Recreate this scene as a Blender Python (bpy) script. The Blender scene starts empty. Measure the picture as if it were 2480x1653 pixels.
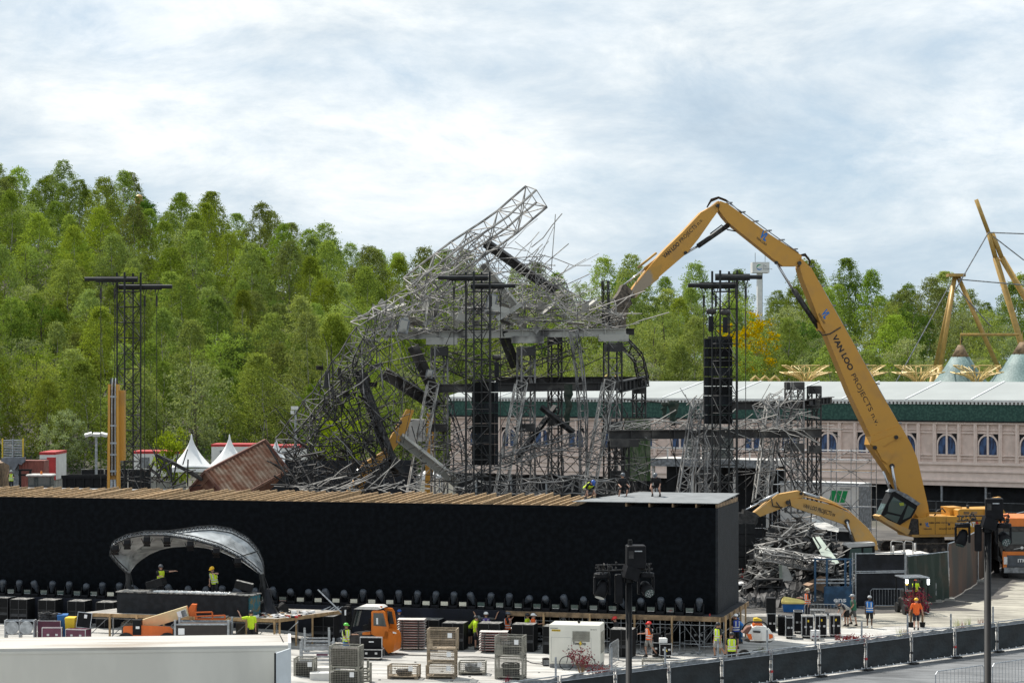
import bpy, bmesh, math, random
from mathutils import Vector, Matrix, noise as mnoise
R = math.radians
SC = bpy.context.scene
COL = SC.collection
random.seed(7)
F, UC, VH, H = 5400.0, 1240.0, 905.0, 13.85      # focal length / principal column / horizon row (px), eye height (m)
cam = bpy.data.cameras.new('camera')
cam_o = bpy.data.objects.new('camera', cam); COL.objects.link(cam_o)
cam_o.location = (0, 0, H); cam_o.rotation_euler = (R(90), 0, 0)
cam.sensor_width = 36.0; cam.lens = F / 2480.0 * 36.0
cam.shift_y = (VH - 826.5) / 2480.0
cam.clip_start = 1.0; cam.clip_end = 6000.0
SC.camera = cam_o
SUN_EL, SUN_AZ = R(57), R(-40)          # azimuth from +Y towards +X: the sun stands behind and to the left
sun_dir = Vector((math.sin(SUN_AZ) * math.cos(SUN_EL), math.cos(SUN_AZ) * math.cos(SUN_EL), math.sin(SUN_EL)))
W = bpy.data.worlds.new('World'); SC.world = W; W.use_nodes = True
nt = W.node_tree; nt.nodes.clear()
def N(tree, t, **kw):
 n = tree.nodes.new(t)
 for k, v in kw.items(): setattr(n, k, v)
 return n
def L(tree, a, b): tree.links.new(a, b)
def math_node(tree, op, a, b=None):
 n = N(tree, 'ShaderNodeMath', operation=op)
 for i, x in enumerate((a, b)):
  if x is None: continue
  if isinstance(x, (int, float)): n.inputs[i].default_value = x
  else: L(tree, x, n.inputs[i])
 return n.outputs[0]
def ramp(tree, fac, stops):
 r = N(tree, 'ShaderNodeValToRGB'); e = r.color_ramp.elements
 while len(e) > 1: e.remove(e[-1])
 for i, (p, c) in enumerate(stops):
  if i == 0: el = e[0]; el.position = p
  else: el = e.new(p)
  el.color = (*c, 1) if len(c) == 3 else c
 L(tree, fac, r.inputs[0]); return r.outputs[0]
out = N(nt, 'ShaderNodeOutputWorld'); bg = N(nt, 'ShaderNodeBackground')
sky = N(nt, 'ShaderNodeTexSky', sky_type='NISHITA')
sky.sun_disc = False; sky.sun_elevation = SUN_EL; sky.sun_rotation = SUN_AZ
sky.altitude = 20; sky.air_density = 1.0; sky.dust_density = 0.6; sky.ozone_density = 2.0
tc = N(nt, 'ShaderNodeTexCoord'); sep = N(nt, 'ShaderNodeSeparateXYZ'); L(nt, tc.outputs['Generated'], sep.inputs[0])
zz = math_node(nt, 'ADD', math_node(nt, 'MAXIMUM', sep.outputs[2], 0.0), 0.30)
comb = N(nt, 'ShaderNodeCombineXYZ')
L(nt, math_node(nt, 'DIVIDE', sep.outputs[0], zz), comb.inputs[0])
L(nt, math_node(nt, 'DIVIDE', sep.outputs[1], zz), comb.inputs[1])
def cloud_noise(scale, detail, dist, off, rough=0.55):
 mp = N(nt, 'ShaderNodeMapping'); mp.inputs['Location'].default_value = off
 L(nt, comb.outputs[0], mp.inputs[0])
 n = N(nt, 'ShaderNodeTexNoise'); n.inputs['Scale'].default_value = scale
 n.inputs['Detail'].default_value = detail; n.inputs['Distortion'].default_value = dist
 n.inputs['Roughness'].default_value = rough
 L(nt, mp.outputs[0], n.inputs['Vector']); return n.outputs['Fac']
SKYX, SKYY = 1.3, 0.2
big = cloud_noise(1.1, 6, 0.25, (0.6, 3.35, 0.0)); fine = cloud_noise(3.4, 11, 0.3, (4.0, 1.1, 2.0), 0.66)
dens = math_node(nt, 'ADD', math_node(nt, 'MULTIPLY', big, 0.55), math_node(nt, 'MULTIPLY', fine, 0.45))
cov = ramp(nt, dens, [(0.37, (0, 0, 0)), (0.46, (0.6, 0.6, 0.6)), (0.55, (1, 1, 1))])
lit = math_node(nt, 'ADD', math_node(nt, 'MULTIPLY', cloud_noise(1.25, 5, 0.2, (SKYX, SKYY, 0.6)), 0.62), math_node(nt, 'MULTIPLY', cloud_noise(4.5, 12, 0.35, (1.3, 7.2, 0.6), 0.68), 0.38))
shade = ramp(nt, lit, [(0.38, (3.1, 3.9, 4.7)), (0.47, (4.5, 5.2, 5.8)), (0.54, (6.2, 6.6, 6.8)), (0.61, (8.0, 8.1, 8.0))])
mv = N(nt, 'ShaderNodeMixRGB'); mv.inputs[0].default_value = 0.86
L(nt, sky.outputs[0], mv.inputs[1]); mv.inputs[2].default_value = (3.2, 4.2, 5.2, 1)
mx = N(nt, 'ShaderNodeMixRGB'); low = N(nt, 'ShaderNodeMapRange'); low.inputs['From Max'].default_value = 0.10; low.inputs['To Min'].default_value = 0.35; low.inputs['To Max'].default_value = 0.95; L(nt, sep.outputs[2], low.inputs['Value'])
L(nt, math_node(nt, 'MULTIPLY', cov, low.outputs[0]), mx.inputs[0])
L(nt, mv.outputs[0], mx.inputs[1]); L(nt, shade, mx.inputs[2])
L(nt, mx.outputs[0], bg.inputs[0]); bg.inputs[1].default_value = 0.11
L(nt, bg.outputs[0], out.inputs[0])
sl = bpy.data.lights.new('sun', 'SUN'); sl.energy = 4.2; sl.angle = R(0.6); sl.color = (1.0, 0.95, 0.87)
so = bpy.data.objects.new('sun', sl); COL.objects.link(so)
so.rotation_euler = (-sun_dir).to_track_quat('-Z', 'Y').to_euler(); so.location = (-60, 60, 120)
SC.view_settings.view_transform = 'Standard'; SC.view_settings.look = 'None'
SC.view_settings.exposure = 0.42; SC.view_settings.gamma = 1.0
SC.view_settings.use_curve_mapping = False
SC.render.engine = 'CYCLES'
SC.cycles.max_bounces = 5; SC.cycles.diffuse_bounces = 2; SC.cycles.glossy_bounces = 2
SC.cycles.transmission_bounces = 3; SC.cycles.transparent_max_bounces = 6
SC.cycles.caustics_reflective = False; SC.cycles.caustics_refractive = False
SC.cycles.sample_clamp_indirect = 6.0
def at(u, v, Y):                       # photo pixel at distance Y
 return Vector(((u - UC) / F * Y, Y, H - (v - VH) / F * Y))
def gy(v): return H * F / (v - VH)     # distance of a ground point seen at row v
def gp(u, v, z=0.0):                   # point at height z seen at (u, v)
 Y = (H - z) * F / (v - VH); return Vector(((u - UC) / F * Y, Y, z))
def sst(t): t = max(0.0, min(1.0, t)); return t * t * (3 - 2 * t)
def gz(x, y): return 0.5 * sst((-7.0 - x) / 6.0) * sst((y - 95.0) / 8.0)      # the yard rises a little at one end
def gpz(u, v):                         # ground point seen at (u, v) on the uneven yard
 z = 0.0
 for _ in range(12): p = gp(u, v, z); z = gz(p.x, p.y)
 return Vector((p.x, p.y, z))
def onplane(u, v, P, d):               # pixel -> (along, z) on the vertical plane through P with heading d
 k = (u - UC) / F
 a = (k * P.y - P.x) / (d.x - k * d.y)
 Y = P.y + a * d.y
 return a, H - (v - VH) / F * Y
class MB:
 def __init__(s): s.v = []; s.f = []
 def add(s, vs, fs):
  o = len(s.v); s.v += [Vector(p) for p in vs]; s.f += [tuple(i + o for i in f) for f in fs]; return s
 def box(s, c, d, rz=0.0, rx=0.0, ry=0.0):
  c = Vector(c); m = Matrix.Rotation(rz, 3, 'Z') @ Matrix.Rotation(ry, 3, 'Y') @ Matrix.Rotation(rx, 3, 'X')
  h = Vector(d) / 2
  vs = [c + m @ Vector((x * h.x, y * h.y, z * h.z)) for z in (-1, 1) for y in (-1, 1) for x in (-1, 1)]
  return s.add(vs, [(0, 2, 3, 1), (4, 5, 7, 6), (0, 1, 5, 4), (2, 6, 7, 3), (0, 4, 6, 2), (1, 3, 7, 5)])
 def bb(s, x0, x1, y0, y1, z0, z1):
  return s.box(((x0 + x1) / 2, (y0 + y1) / 2, (z0 + z1) / 2), (x1 - x0, y1 - y0, z1 - z0))
 def cbox(s, c, d, b, rz=0.0):       # box with chamfered vertical + top edges
  c = Vector(c); hx, hy, hz = d[0] / 2, d[1] / 2, d[2] / 2
  def ring(ix, z):
   x, y = hx - ix, hy - ix; q = b
   return [(-x + q, -y, z), (x - q, -y, z), (x, -y + q, z), (x, y - q, z), (x - q, y, z), (-x + q, y, z), (-x, y - q, z), (-x, -y + q, z)]
  rs = [ring(b, -hz), ring(0, -hz + b), ring(0, hz - b), ring(b, hz)]
  m = Matrix.Rotation(rz, 3, 'Z')
  return s.loft([[c + m @ Vector(p) for p in r] for r in rs])
 def loft(s, rings, cap=True, closed=True):
  n = len(rings[0]); vs = [p for r in rings for p in r]; fs = []
  for i in range(len(rings) - 1):
   for j in range(n if closed else n - 1):
    a, b2 = i * n + j, i * n + (j + 1) % n
    fs.append((a, b2, b2 + n, a + n))
  if cap: fs.append(tuple(range(n))[::-1]); fs.append(tuple(range((len(rings) - 1) * n, len(rings) * n)))
  return s.add(vs, fs)
 def bar(s, a, b, w, h=None, up=(0, 0, 1)):
  a, b = Vector(a), Vector(b); h = w if h is None else h; d = (b - a)
  if d.length < 1e-6: return s
  d.normalize(); up = Vector(up)
  if abs(d.dot(up)) > 0.98: up = Vector((0, 1, 0))
  x = d.cross(up).normalized(); y = x.cross(d)
  o = [x * w / 2 + y * h / 2, -x * w / 2 + y * h / 2, -x * w / 2 - y * h / 2, x * w / 2 - y * h / 2]
  return s.loft([[a + q for q in o], [b + q for q in o]])
 def tube(s, pts, r, n=6, cap=True):
  pts = [Vector(p) for p in pts]; rs = r if isinstance(r, (list, tuple)) else [r] * len(pts); rings = []
  ref = None
  for i, p in enumerate(pts):
   d = (pts[min(i + 1, len(pts) - 1)] - pts[max(i - 1, 0)])
   if d.length < 1e-9: d = Vector((0, 0, 1))
   d.normalize()
   if ref is None:
    ref = Vector((0, 0, 1)) if abs(d.z) < 0.9 else Vector((1, 0, 0))
   x = d.cross(ref)
   if x.length < 1e-4: x = d.cross(Vector((0, 1, 0.3)))
   x.normalize(); y = x.cross(d)
   rings.append([p + (x * math.cos(t) + y * math.sin(t)) * rs[i] for t in [2 * math.pi * k / n for k in range(n)]])
   ref = y
  return s.loft(rings, cap)
 def lathe(s, prof, n=16, c=(0, 0, 0), ax='Z'):
  c = Vector(c); rings = []
  for r, z in prof:
   ring = []
   for k in range(n):
    t = 2 * math.pi * k / n; p = Vector((r * math.cos(t), r * math.sin(t), z))
    if ax == 'Y': p = Vector((p.x, p.z, -p.y))
    elif ax == 'X': p = Vector((p.z, p.x, p.y))
    ring.append(c + p)
   rings.append(ring)
  return s.loft(rings)
 def prism(s, poly, mapf, t0, t1):   # polygon (a,b) extruded between t0 and t1; mapf(a,b,t) -> point
  n = len(poly); vs = [mapf(a, b, t0) for a, b in poly] + [mapf(a, b, t1) for a, b in poly]
  area = sum(poly[i][0] * poly[(i + 1) % n][1] - poly[(i + 1) % n][0] * poly[i][1] for i in range(n))
  fs = [tuple(range(n)), tuple(range(2 * n - 1, n - 1, -1))]
  for i in range(n): fs.append((i, i + n, (i + 1) % n + n, (i + 1) % n))
  return s.add(vs, fs)
 def quad(s, a, b, c, d): return s.add([a, b, c, d], [(0, 1, 2, 3)])
 def sphere(s, c, r, n=10, m=7, sq=(1, 1, 1)):
  c = Vector(c)
  rings = []
  for i in range(m + 1):
   ph = math.pi * i / m; rr = max(math.sin(ph), 0.02)
   rings.append([c + Vector((r * sq[0] * rr * math.cos(2 * math.pi * k / n), r * sq[1] * rr * math.sin(2 * math.pi * k / n), -r * sq[2] * math.cos(ph))) for k in range(n)])
  return s.loft(rings)
 def mesh(s, name, mt, smooth=False, off=None):
  me = bpy.data.meshes.new(name)
  vs = [p - off for p in s.v] if off is not None else s.v
  me.from_pydata([tuple(p) for p in vs], [], s.f)
  bm = bmesh.new(); bm.from_mesh(me); bmesh.ops.recalc_face_normals(bm, faces=bm.faces); bm.to_mesh(me); bm.free()
  if mt is not None:
   for x in (mt if isinstance(mt, (list, tuple)) else [mt]): me.materials.append(x)
  if smooth: me.shade_smooth() if smooth is True else me.shade_auto_smooth(use_auto_smooth=True, angle=smooth) if hasattr(me, 'shade_auto_smooth') else me.shade_smooth()
  return me
 def build(s, name, mt, parent=None, world=False, smooth=False, kind=None, label=None):
  off = parent.location.copy() if (world and parent is not None) else None
  o = bpy.data.objects.new(name, s.mesh(name, mt, smooth, off)); COL.objects.link(o)
  if parent is not None: o.parent = parent
  if kind: o['kind'] = kind
  if label: o['label'] = label
  return o
 def top(s, name, mt, label, cat, group=None, kind=None, smooth=False, origin=None):   # one-mesh thing; origin at its base
  if origin is None:
   xs = [p.x for p in s.v]; ys = [p.y for p in s.v]; z0 = min(p.z for p in s.v)
   origin = Vector(((min(xs) + max(xs)) / 2, (min(ys) + max(ys)) / 2, z0))
  o = bpy.data.objects.new(name, s.mesh(name, mt, smooth, Vector(origin))); COL.objects.link(o); o.location = origin
  return tag(o, label, cat, group, kind)
def tag(o, label=None, cat=None, group=None, kind=None):
 if label: o['label'] = label
 if cat: o['category'] = cat
 if group: o['group'] = group
 if kind or cat: o['kind'] = kind or 'thing'
 return o
def thing(name, label, cat, loc=(0, 0, 0), rz=0.0, group=None):
 o = bpy.data.objects.new(name, None); COL.objects.link(o); o.empty_display_size = 0.3
 o.location = loc; o.rotation_euler = (0, 0, rz)
 return tag(o, label, cat, group)
def dup(root, loc=None, rz=None, label=None, group=None, scale=None):
 r = root.copy(); COL.objects.link(r)
 if loc is not None: r.location = loc
 if rz is not None: r.rotation_euler = (0, 0, rz)
 if scale is not None: r.scale = (scale,) * 3 if isinstance(scale, (int, float)) else scale
 if label: r['label'] = label
 if group: r['group'] = group
 for ch in list(root.children):
  c = ch.copy(); COL.objects.link(c); c.parent = r
  for g in list(ch.children):
   d = g.copy(); COL.objects.link(d); d.parent = c
 return r
def struct(name, mb, mt, smooth=False, label=None):
 return tag(mb.build(name, mt, smooth=smooth), label, None, None, 'structure')
def text(body, size, mt, parent, origin, xdir, updir, name='lettering', bold=0.0, space=1.0, align='LEFT', sx=1.0, shear=0.0):
 c = bpy.data.curves.new(name, 'FONT'); c.body = body; c.size = size; c.extrude = 0.003; c.offset = bold
 c.space_character = space; c.align_x = align; c.shear = shear; c.resolution_u = 3
 c.materials.append(mt)
 tmp = bpy.data.objects.new(name, c); me = bpy.data.meshes.new_from_object(tmp); bpy.data.objects.remove(tmp)
 if not me.materials: me.materials.append(mt)
 o = bpy.data.objects.new(name, me); COL.objects.link(o)
 x = Vector(xdir).normalized(); y = Vector(updir); y = (y - x * y.dot(x)).normalized(); z = x.cross(y)
 m = Matrix((x, y, z)).transposed().to_4x4(); m.translation = Vector(origin)
 o.parent = parent; o.matrix_basis = m @ Matrix.Diagonal((sx, 1, 1, 1))
 return o
def text_between(body, A, B, mt, parent, h, bold=0.0, side=1, name='lettering', up_hint=None):
 """lettering whose baseline runs from A to B (points in the parent's space), height h"""
 A, B = Vector(A), Vector(B); d = B - A
 up = up_hint if up_hint is not None else Vector((0, 0, 1))
 o = text(body, 1.0, mt, parent, A, d, up, name, bold)
 xs_ = [v.co.x for v in o.data.vertices]; ys_ = [v.co.y for v in o.data.vertices if True]
 if not xs_: return o
 w = max(xs_) - min(xs_); x0 = min(xs_)
 sx = d.length / w; sy = h / 0.70
 for v in o.data.vertices: v.co.x = (v.co.x - x0) * sx; v.co.y *= sy
 return o
def mat(name, col, rough=0.6, metal=0.0, var=0.18, scale=2.0, bump=0.0, bscale=None, col2=None, mix=(0.42, 0.62), spec=None, stretch=None, coord='Object', detail=5, alpha=None, rnd=0.0):
 m = bpy.data.materials.new(name); m.use_nodes = True; t = m.node_tree; b = t.nodes['Principled BSDF']
 b.inputs['Roughness'].default_value = rough; b.inputs['Metallic'].default_value = metal
 if spec is not None: b.inputs['Specular IOR Level'].default_value = spec
 tc = N(t, 'ShaderNodeTexCoord'); mp = N(t, 'ShaderNodeMapping'); L(t, tc.outputs[coord], mp.inputs[0])
 if stretch: mp.inputs['Scale'].default_value = stretch
 n = N(t, 'ShaderNodeTexNoise'); n.inputs['Scale'].default_value = scale; n.inputs['Detail'].default_value = detail
 L(t, mp.outputs[0], n.inputs['Vector'])
 c2 = col2 if col2 is not None else tuple(min(1, x * (1 + var)) for x in col)
 c1 = col if col2 is not None else tuple(x * (1 - var) for x in col)
 c = ramp(t, n.outputs['Fac'], [(mix[0], c1), (mix[1], c2)])
 if rnd:
  oi = N(t, 'ShaderNodeObjectInfo'); hs = N(t, 'ShaderNodeHueSaturation')
  L(t, math_node(t, 'ADD', math_node(t, 'MULTIPLY', oi.outputs['Random'], rnd), 1 - rnd / 2), hs.inputs['Value'])
  L(t, c, hs.inputs['Color']); c = hs.outputs[0]
 L(t, c, b.inputs['Base Color'])
 if bump:
  n2 = N(t, 'ShaderNodeTexNoise'); n2.inputs['Scale'].default_value = bscale or scale * 6; n2.inputs['Detail'].default_value = 6
  L(t, mp.outputs[0], n2.inputs['Vector']); bp = N(t, 'ShaderNodeBump'); bp.inputs['Strength'].default_value = bump; bp.inputs['Distance'].default_value = 0.05
  L(t, n2.outputs['Fac'], bp.inputs['Height']); L(t, bp.outputs[0], b.inputs['Normal'])
 if alpha is not None: b.inputs['Alpha'].default_value = alpha
 return m
def leaf_mat(name, col, var=0.35, hue=0.03, trans=0.35):
 m = bpy.data.materials.new(name); m.use_nodes = True; t = m.node_tree; t.nodes.remove(t.nodes['Principled BSDF'])
 o = t.nodes['Material Output']
 oi = N(t, 'ShaderNodeObjectInfo'); geo = N(t, 'ShaderNodeNewGeometry')
 rgb = N(t, 'ShaderNodeRGB'); rgb.outputs[0].default_value = (*col, 1)
 hs = N(t, 'ShaderNodeHueSaturation')
 L(t, math_node(t, 'ADD', math_node(t, 'MULTIPLY', oi.outputs['Random'], 2 * hue), 0.5 - hue), hs.inputs['Hue'])
 r2 = math_node(t, 'FRACT', math_node(t, 'MULTIPLY', oi.outputs['Random'], 17.31))
 vv = math_node(t, 'ADD', math_node(t, 'MULTIPLY', r2, var), 1 - var / 2)
 vi = math_node(t, 'ADD', math_node(t, 'MULTIPLY', geo.outputs['Random Per Island'], 0.7), 0.65)
 L(t, math_node(t, 'MULTIPLY', vv, vi), hs.inputs['Value'])
 r3 = math_node(t, 'FRACT', math_node(t, 'MULTIPLY', oi.outputs['Random'], 41.7))
 L(t, math_node(t, 'ADD', math_node(t, 'MULTIPLY', r3, 0.3), 0.85), hs.inputs['Saturation'])
 L(t, rgb.outputs[0], hs.inputs['Color'])
 d = N(t, 'ShaderNodeBsdfDiffuse'); tr = N(t, 'ShaderNodeBsdfTranslucent'); mx = N(t, 'ShaderNodeMixShader')
 L(t, hs.outputs[0], d.inputs[0])
 tcol = N(t, 'ShaderNodeMixRGB', blend_type='MULTIPLY'); tcol.inputs[0].default_value = 1; L(t, hs.outputs[0], tcol.inputs[1]); tcol.inputs[2].default_value = (1.5, 1.5, 0.7, 1)
 L(t, tcol.outputs[0], tr.inputs[0]); mx.inputs[0].default_value = trans
 L(t, d.outputs[0], mx.inputs[1]); L(t, tr.outputs[0], mx.inputs[2]); L(t, mx.outputs[0], o.inputs[0])
 return m
def glass_mat(name, col=(0.02, 0.03, 0.03), rough=0.06, alpha=1.0):
 m = bpy.data.materials.new(name); m.use_nodes = True; b = m.node_tree.nodes['Principled BSDF']
 b.inputs['Base Color'].default_value = (*col, 1); b.inputs['Roughness'].default_value = rough; b.inputs['Alpha'].default_value = alpha
 b.inputs['Specular IOR Level'].default_value = 0.8
 return m
def emit_mat(name, col, st):
 m = bpy.data.materials.new(name); m.use_nodes = True; b = m.node_tree.nodes['Principled BSDF']
 b.inputs['Base Color'].default_value = (*col, 1); b.inputs['Emission Color'].default_value = (*col, 1); b.inputs['Emission Strength'].default_value = st
 return m
K = {}
K['black'] = mat('black_paint', (0.006, 0.0065, 0.0075), 0.6, var=0.3, spec=0.25)
K['led'] = mat('led_panel_black', (0.0040, 0.0052, 0.0068), 0.85, var=0.3, scale=4, bump=0.15, bscale=60, spec=0.08)
K['ledside'] = mat('led_side_black', (0.014, 0.0165, 0.020), 0.7, var=0.25, scale=3, bump=0.15, bscale=60, spec=0.25)  # side lighter than the front: its sky reflection is put into the colour
K['blackcloth'] = mat('black_cloth', (0.012, 0.013, 0.017), 0.9, var=0.4, scale=1.2, bump=0.6, bscale=2.5)
K['navycloth'] = mat('navy_skirt_cloth', (0.007, 0.009, 0.017), 0.9, var=0.4, scale=0.7, bump=0.8, bscale=2)
K['greycase'] = mat('speaker_black', (0.0075, 0.008, 0.009), 0.65, spec=0.3, var=0.35, scale=5)
K['grille'] = mat('speaker_grille', (0.005, 0.0053, 0.006), 0.7, spec=0.2, var=0.3, scale=30, bump=0.3, bscale=90)
K['dusty'] = mat('dusty_black_top', (0.30, 0.29, 0.27), 0.9, col2=(0.06, 0.06, 0.06), scale=7, mix=(0.42, 0.60))
K['timber'] = mat('pale_timber', (0.42, 0.28, 0.145), 0.75, var=0.22, scale=3, stretch=(1, 1, 1), bump=0.2, bscale=20, rnd=0.35)
K['timber_dark'] = mat('weathered_timber', (0.24, 0.16, 0.09), 0.8, var=0.35, scale=2.5, bump=0.2, bscale=20)
K['ply'] = mat('dusty_plywood', (0.34, 0.32, 0.29), 0.9, var=0.2, scale=1.3)
K['roofing'] = mat('grey_roofing_sheet', (0.19, 0.20, 0.205), 0.8, var=0.12, scale=1.5, bump=0.25, bscale=25)
K['galv'] = mat('galvanised_steel', (0.36, 0.38, 0.40), 0.42, 0.6, var=0.2, scale=5)
K['galvd'] = mat('dull_grey_steel', (0.22, 0.23, 0.24), 0.5, 0.5, var=0.3, scale=4)
K['alu'] = mat('aluminium_edge', (0.55, 0.56, 0.57), 0.35, 0.7, var=0.12, scale=6)
K['white'] = mat('white_paint', (0.72, 0.71, 0.68), 0.5, var=0.06, scale=1.0)
K['trailer'] = mat('dirty_white_trailer', (0.62, 0.595, 0.53), 0.5, var=0.06, scale=0.6, stretch=(1, 1, 0.3))
K['trailer_top'] = mat('stained_trailer_roof', (0.46, 0.44, 0.40), 0.55, col2=(0.28, 0.22, 0.16), scale=0.6, stretch=(0.3, 2.2, 1), mix=(0.48, 0.68))
K['tent'] = mat('white_tent_fabric', (0.78, 0.78, 0.77), 0.7, var=0.03, scale=1)
K['cat'] = mat('excavator_yellow', (0.57, 0.285, 0.04), 0.48, var=0.10, scale=0.7, col2=(0.47, 0.245, 0.055), mix=(0.5, 0.72))
K['cat2'] = mat('dusty_excavator_yellow', (0.56, 0.31, 0.08), 0.55, col2=(0.46, 0.30, 0.13), scale=1.4, mix=(0.46, 0.66))
K['catdirt'] = mat('mud_worn_arm', (0.50, 0.27, 0.05), 0.6, col2=(0.34, 0.27, 0.19), scale=0.7, mix=(0.44, 0.56))
K['iron'] = mat('dark_iron', (0.045, 0.042, 0.04), 0.55, 0.4, var=0.4, scale=4)
K['dirtyiron'] = mat('muddy_iron', (0.13, 0.105, 0.08), 0.75, 0.2, var=0.45, scale=4, bump=0.4)
K['chrome'] = mat('cylinder_rod', (0.55, 0.56, 0.58), 0.25, 0.8, var=0.1)
K['rubber'] = mat('black_rubber', (0.016, 0.016, 0.016), 0.8, var=0.3)
K['hose'] = mat('hydraulic_hose', (0.02, 0.02, 0.022), 0.55, var=0.3)
K['cabglass'] = glass_mat('cab_glass', (0.075, 0.11, 0.10), 0.04)
K['window'] = glass_mat('vehicle_glass', (0.05, 0.06, 0.06), 0.08)
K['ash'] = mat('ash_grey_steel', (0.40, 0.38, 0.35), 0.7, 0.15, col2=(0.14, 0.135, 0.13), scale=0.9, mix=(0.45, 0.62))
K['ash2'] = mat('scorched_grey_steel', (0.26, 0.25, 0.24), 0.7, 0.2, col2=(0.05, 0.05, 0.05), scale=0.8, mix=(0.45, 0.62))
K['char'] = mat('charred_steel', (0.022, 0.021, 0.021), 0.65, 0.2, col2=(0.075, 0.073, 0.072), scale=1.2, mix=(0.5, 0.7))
K['tower'] = mat('black_truss', (0.014, 0.0155, 0.0165), 0.6, 0.2, var=0.4, scale=2)
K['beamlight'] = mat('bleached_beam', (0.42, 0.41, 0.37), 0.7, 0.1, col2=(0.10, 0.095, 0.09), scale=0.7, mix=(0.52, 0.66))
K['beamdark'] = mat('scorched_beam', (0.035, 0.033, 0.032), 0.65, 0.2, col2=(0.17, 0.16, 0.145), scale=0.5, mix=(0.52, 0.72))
K['rust'] = mat('rusted_container', (0.30, 0.145, 0.09), 0.85, col2=(0.46, 0.34, 0.25), scale=0.9, mix=(0.44, 0.66), detail=9, stretch=(1, 1, 2.2), bump=0.2)
K['rustdark'] = mat('burnt_rust', (0.14, 0.06, 0.045), 0.85, col2=(0.25, 0.14, 0.10), scale=1.2, mix=(0.45, 0.62))
K['redcont'] = mat('red_brown_container', (0.25, 0.075, 0.055), 0.6, var=0.15, scale=1.5)
K['red'] = mat('red_paint', (0.45, 0.03, 0.03), 0.5, var=0.12)
K['orange'] = mat('orange_machine_paint', (0.62, 0.16, 0.012), 0.42, var=0.10, scale=1.6)
K['orangelift'] = mat('orange_lift_paint', (0.66, 0.13, 0.015), 0.4, var=0.08)
K['cream'] = mat('cream_boom', (0.62, 0.50, 0.28), 0.5, var=0.08)
K['blue'] = mat('blue_plastic', (0.012, 0.12, 0.36), 0.5, var=0.12)
K['yellow'] = mat('yellow_plastic', (0.72, 0.50, 0.02), 0.5, var=0.1)
K['paleyellow'] = mat('pale_yellow_lid', (0.78, 0.62, 0.18), 0.5, var=0.1)
K['purple'] = mat('maroon_case', (0.13, 0.035, 0.065), 0.5, var=0.15)
K['case'] = mat('flight_case_black', (0.0065, 0.0065, 0.008), 0.6, spec=0.2, var=0.3, scale=3)
K['cage'] = mat('cage_grey_green', (0.27, 0.26, 0.22), 0.6, 0.2, var=0.2, scale=4, rnd=0.3)
K['cagebrown'] = mat('cage_rusty_beige', (0.34, 0.27, 0.19), 0.7, 0.2, var=0.25, scale=4)
K['cable'] = mat('coiled_cable', (0.03, 0.03, 0.032), 0.6, var=0.5, scale=6)
K['gen'] = mat('generator_cream', (0.72, 0.70, 0.62), 0.45, var=0.05, scale=1)
K['paper'] = mat('white_label', (0.8, 0.8, 0.8), 0.6, var=0.04)
K['ink'] = mat('black_lettering', (0.012, 0.012, 0.014), 0.6, var=0.1)
K['inkblue'] = mat('blue_lettering', (0.01, 0.16, 0.5), 0.5, var=0.05)
K['inkgreen'] = mat('green_logo_paint', (0.0, 0.29, 0.075), 0.5, var=0.05)
K['inkwhite'] = mat('white_lettering', (0.8, 0.8, 0.8), 0.5, var=0.03)
K['board'] = mat('light_board', (0.55, 0.53, 0.50), 0.8, var=0.1)
K['redframe'] = mat('red_brown_frame', (0.16, 0.035, 0.03), 0.6, var=0.25)
K['gold'] = mat('gold_paint', (0.42, 0.26, 0.065), 0.45, 0.1, var=0.12)
K['goldpale'] = mat('pale_gold_paint', (0.62, 0.45, 0.16), 0.45, 0.1, var=0.1)
K['maple'] = leaf_mat('crimson_leaf', (0.15, 0.026, 0.042), 0.3, 0.02, 0.3)
K['barktan'] = mat('tan_stem', (0.26, 0.17, 0.09), 0.9, var=0.3)
K['fencecloth'] = mat('dark_fence_mesh', (0.010, 0.015, 0.0175), 0.55, var=0.5, scale=0.9, bump=1.0, bscale=1.6, stretch=(1, 1, 1.4))
K['greencloth'] = mat('dark_green_fence_mesh', (0.018, 0.032, 0.024), 0.8, col2=(0.05, 0.042, 0.03), scale=0.8, mix=(0.45, 0.7), bump=0.6, bscale=2)
K['browncloth'] = mat('brown_stained_fence_mesh', (0.12, 0.058, 0.032), 0.85, col2=(0.04, 0.036, 0.03), scale=0.5, mix=(0.4, 0.65), stretch=(1, 1, 0.4))
K['debris'] = mat('mixed_debris', (0.11, 0.106, 0.10), 0.85, col2=(0.018, 0.018, 0.018), scale=2.2, mix=(0.42, 0.56))
K['debrispale'] = mat('pale_debris', (0.50, 0.49, 0.46), 0.8, col2=(0.20, 0.20, 0.19), scale=1.2, mix=(0.5, 0.66))
K['panelgreen'] = mat('pale_green_panel', (0.34, 0.39, 0.33), 0.6, var=0.15, scale=1)
K['cardboard'] = mat('cardboard_brown', (0.36, 0.235, 0.155), 0.85, var=0.08)
K['concrete'] = mat('concrete_block', (0.30, 0.29, 0.26), 0.9, var=0.2, scale=2, bump=0.3)
CREST = [(-200, 440), (0, 462), (148, 448), (358, 480), (632, 548), (790, 590), (907, 632), (1012, 662), (1370, 690), (1600, 705), (1730, 735), (1815, 722), (2060, 705), (2160, 728), (2270, 728), (2480, 742), (2700, 745)]
def interp(k, x):
 if x <= k[0][0]: return k[0][1]
 for (a, b), (c, d) in zip(k, k[1:]):
  if x <= c: return b + (d - b) * (x - a) / (c - a)
 return k[-1][1]
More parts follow.
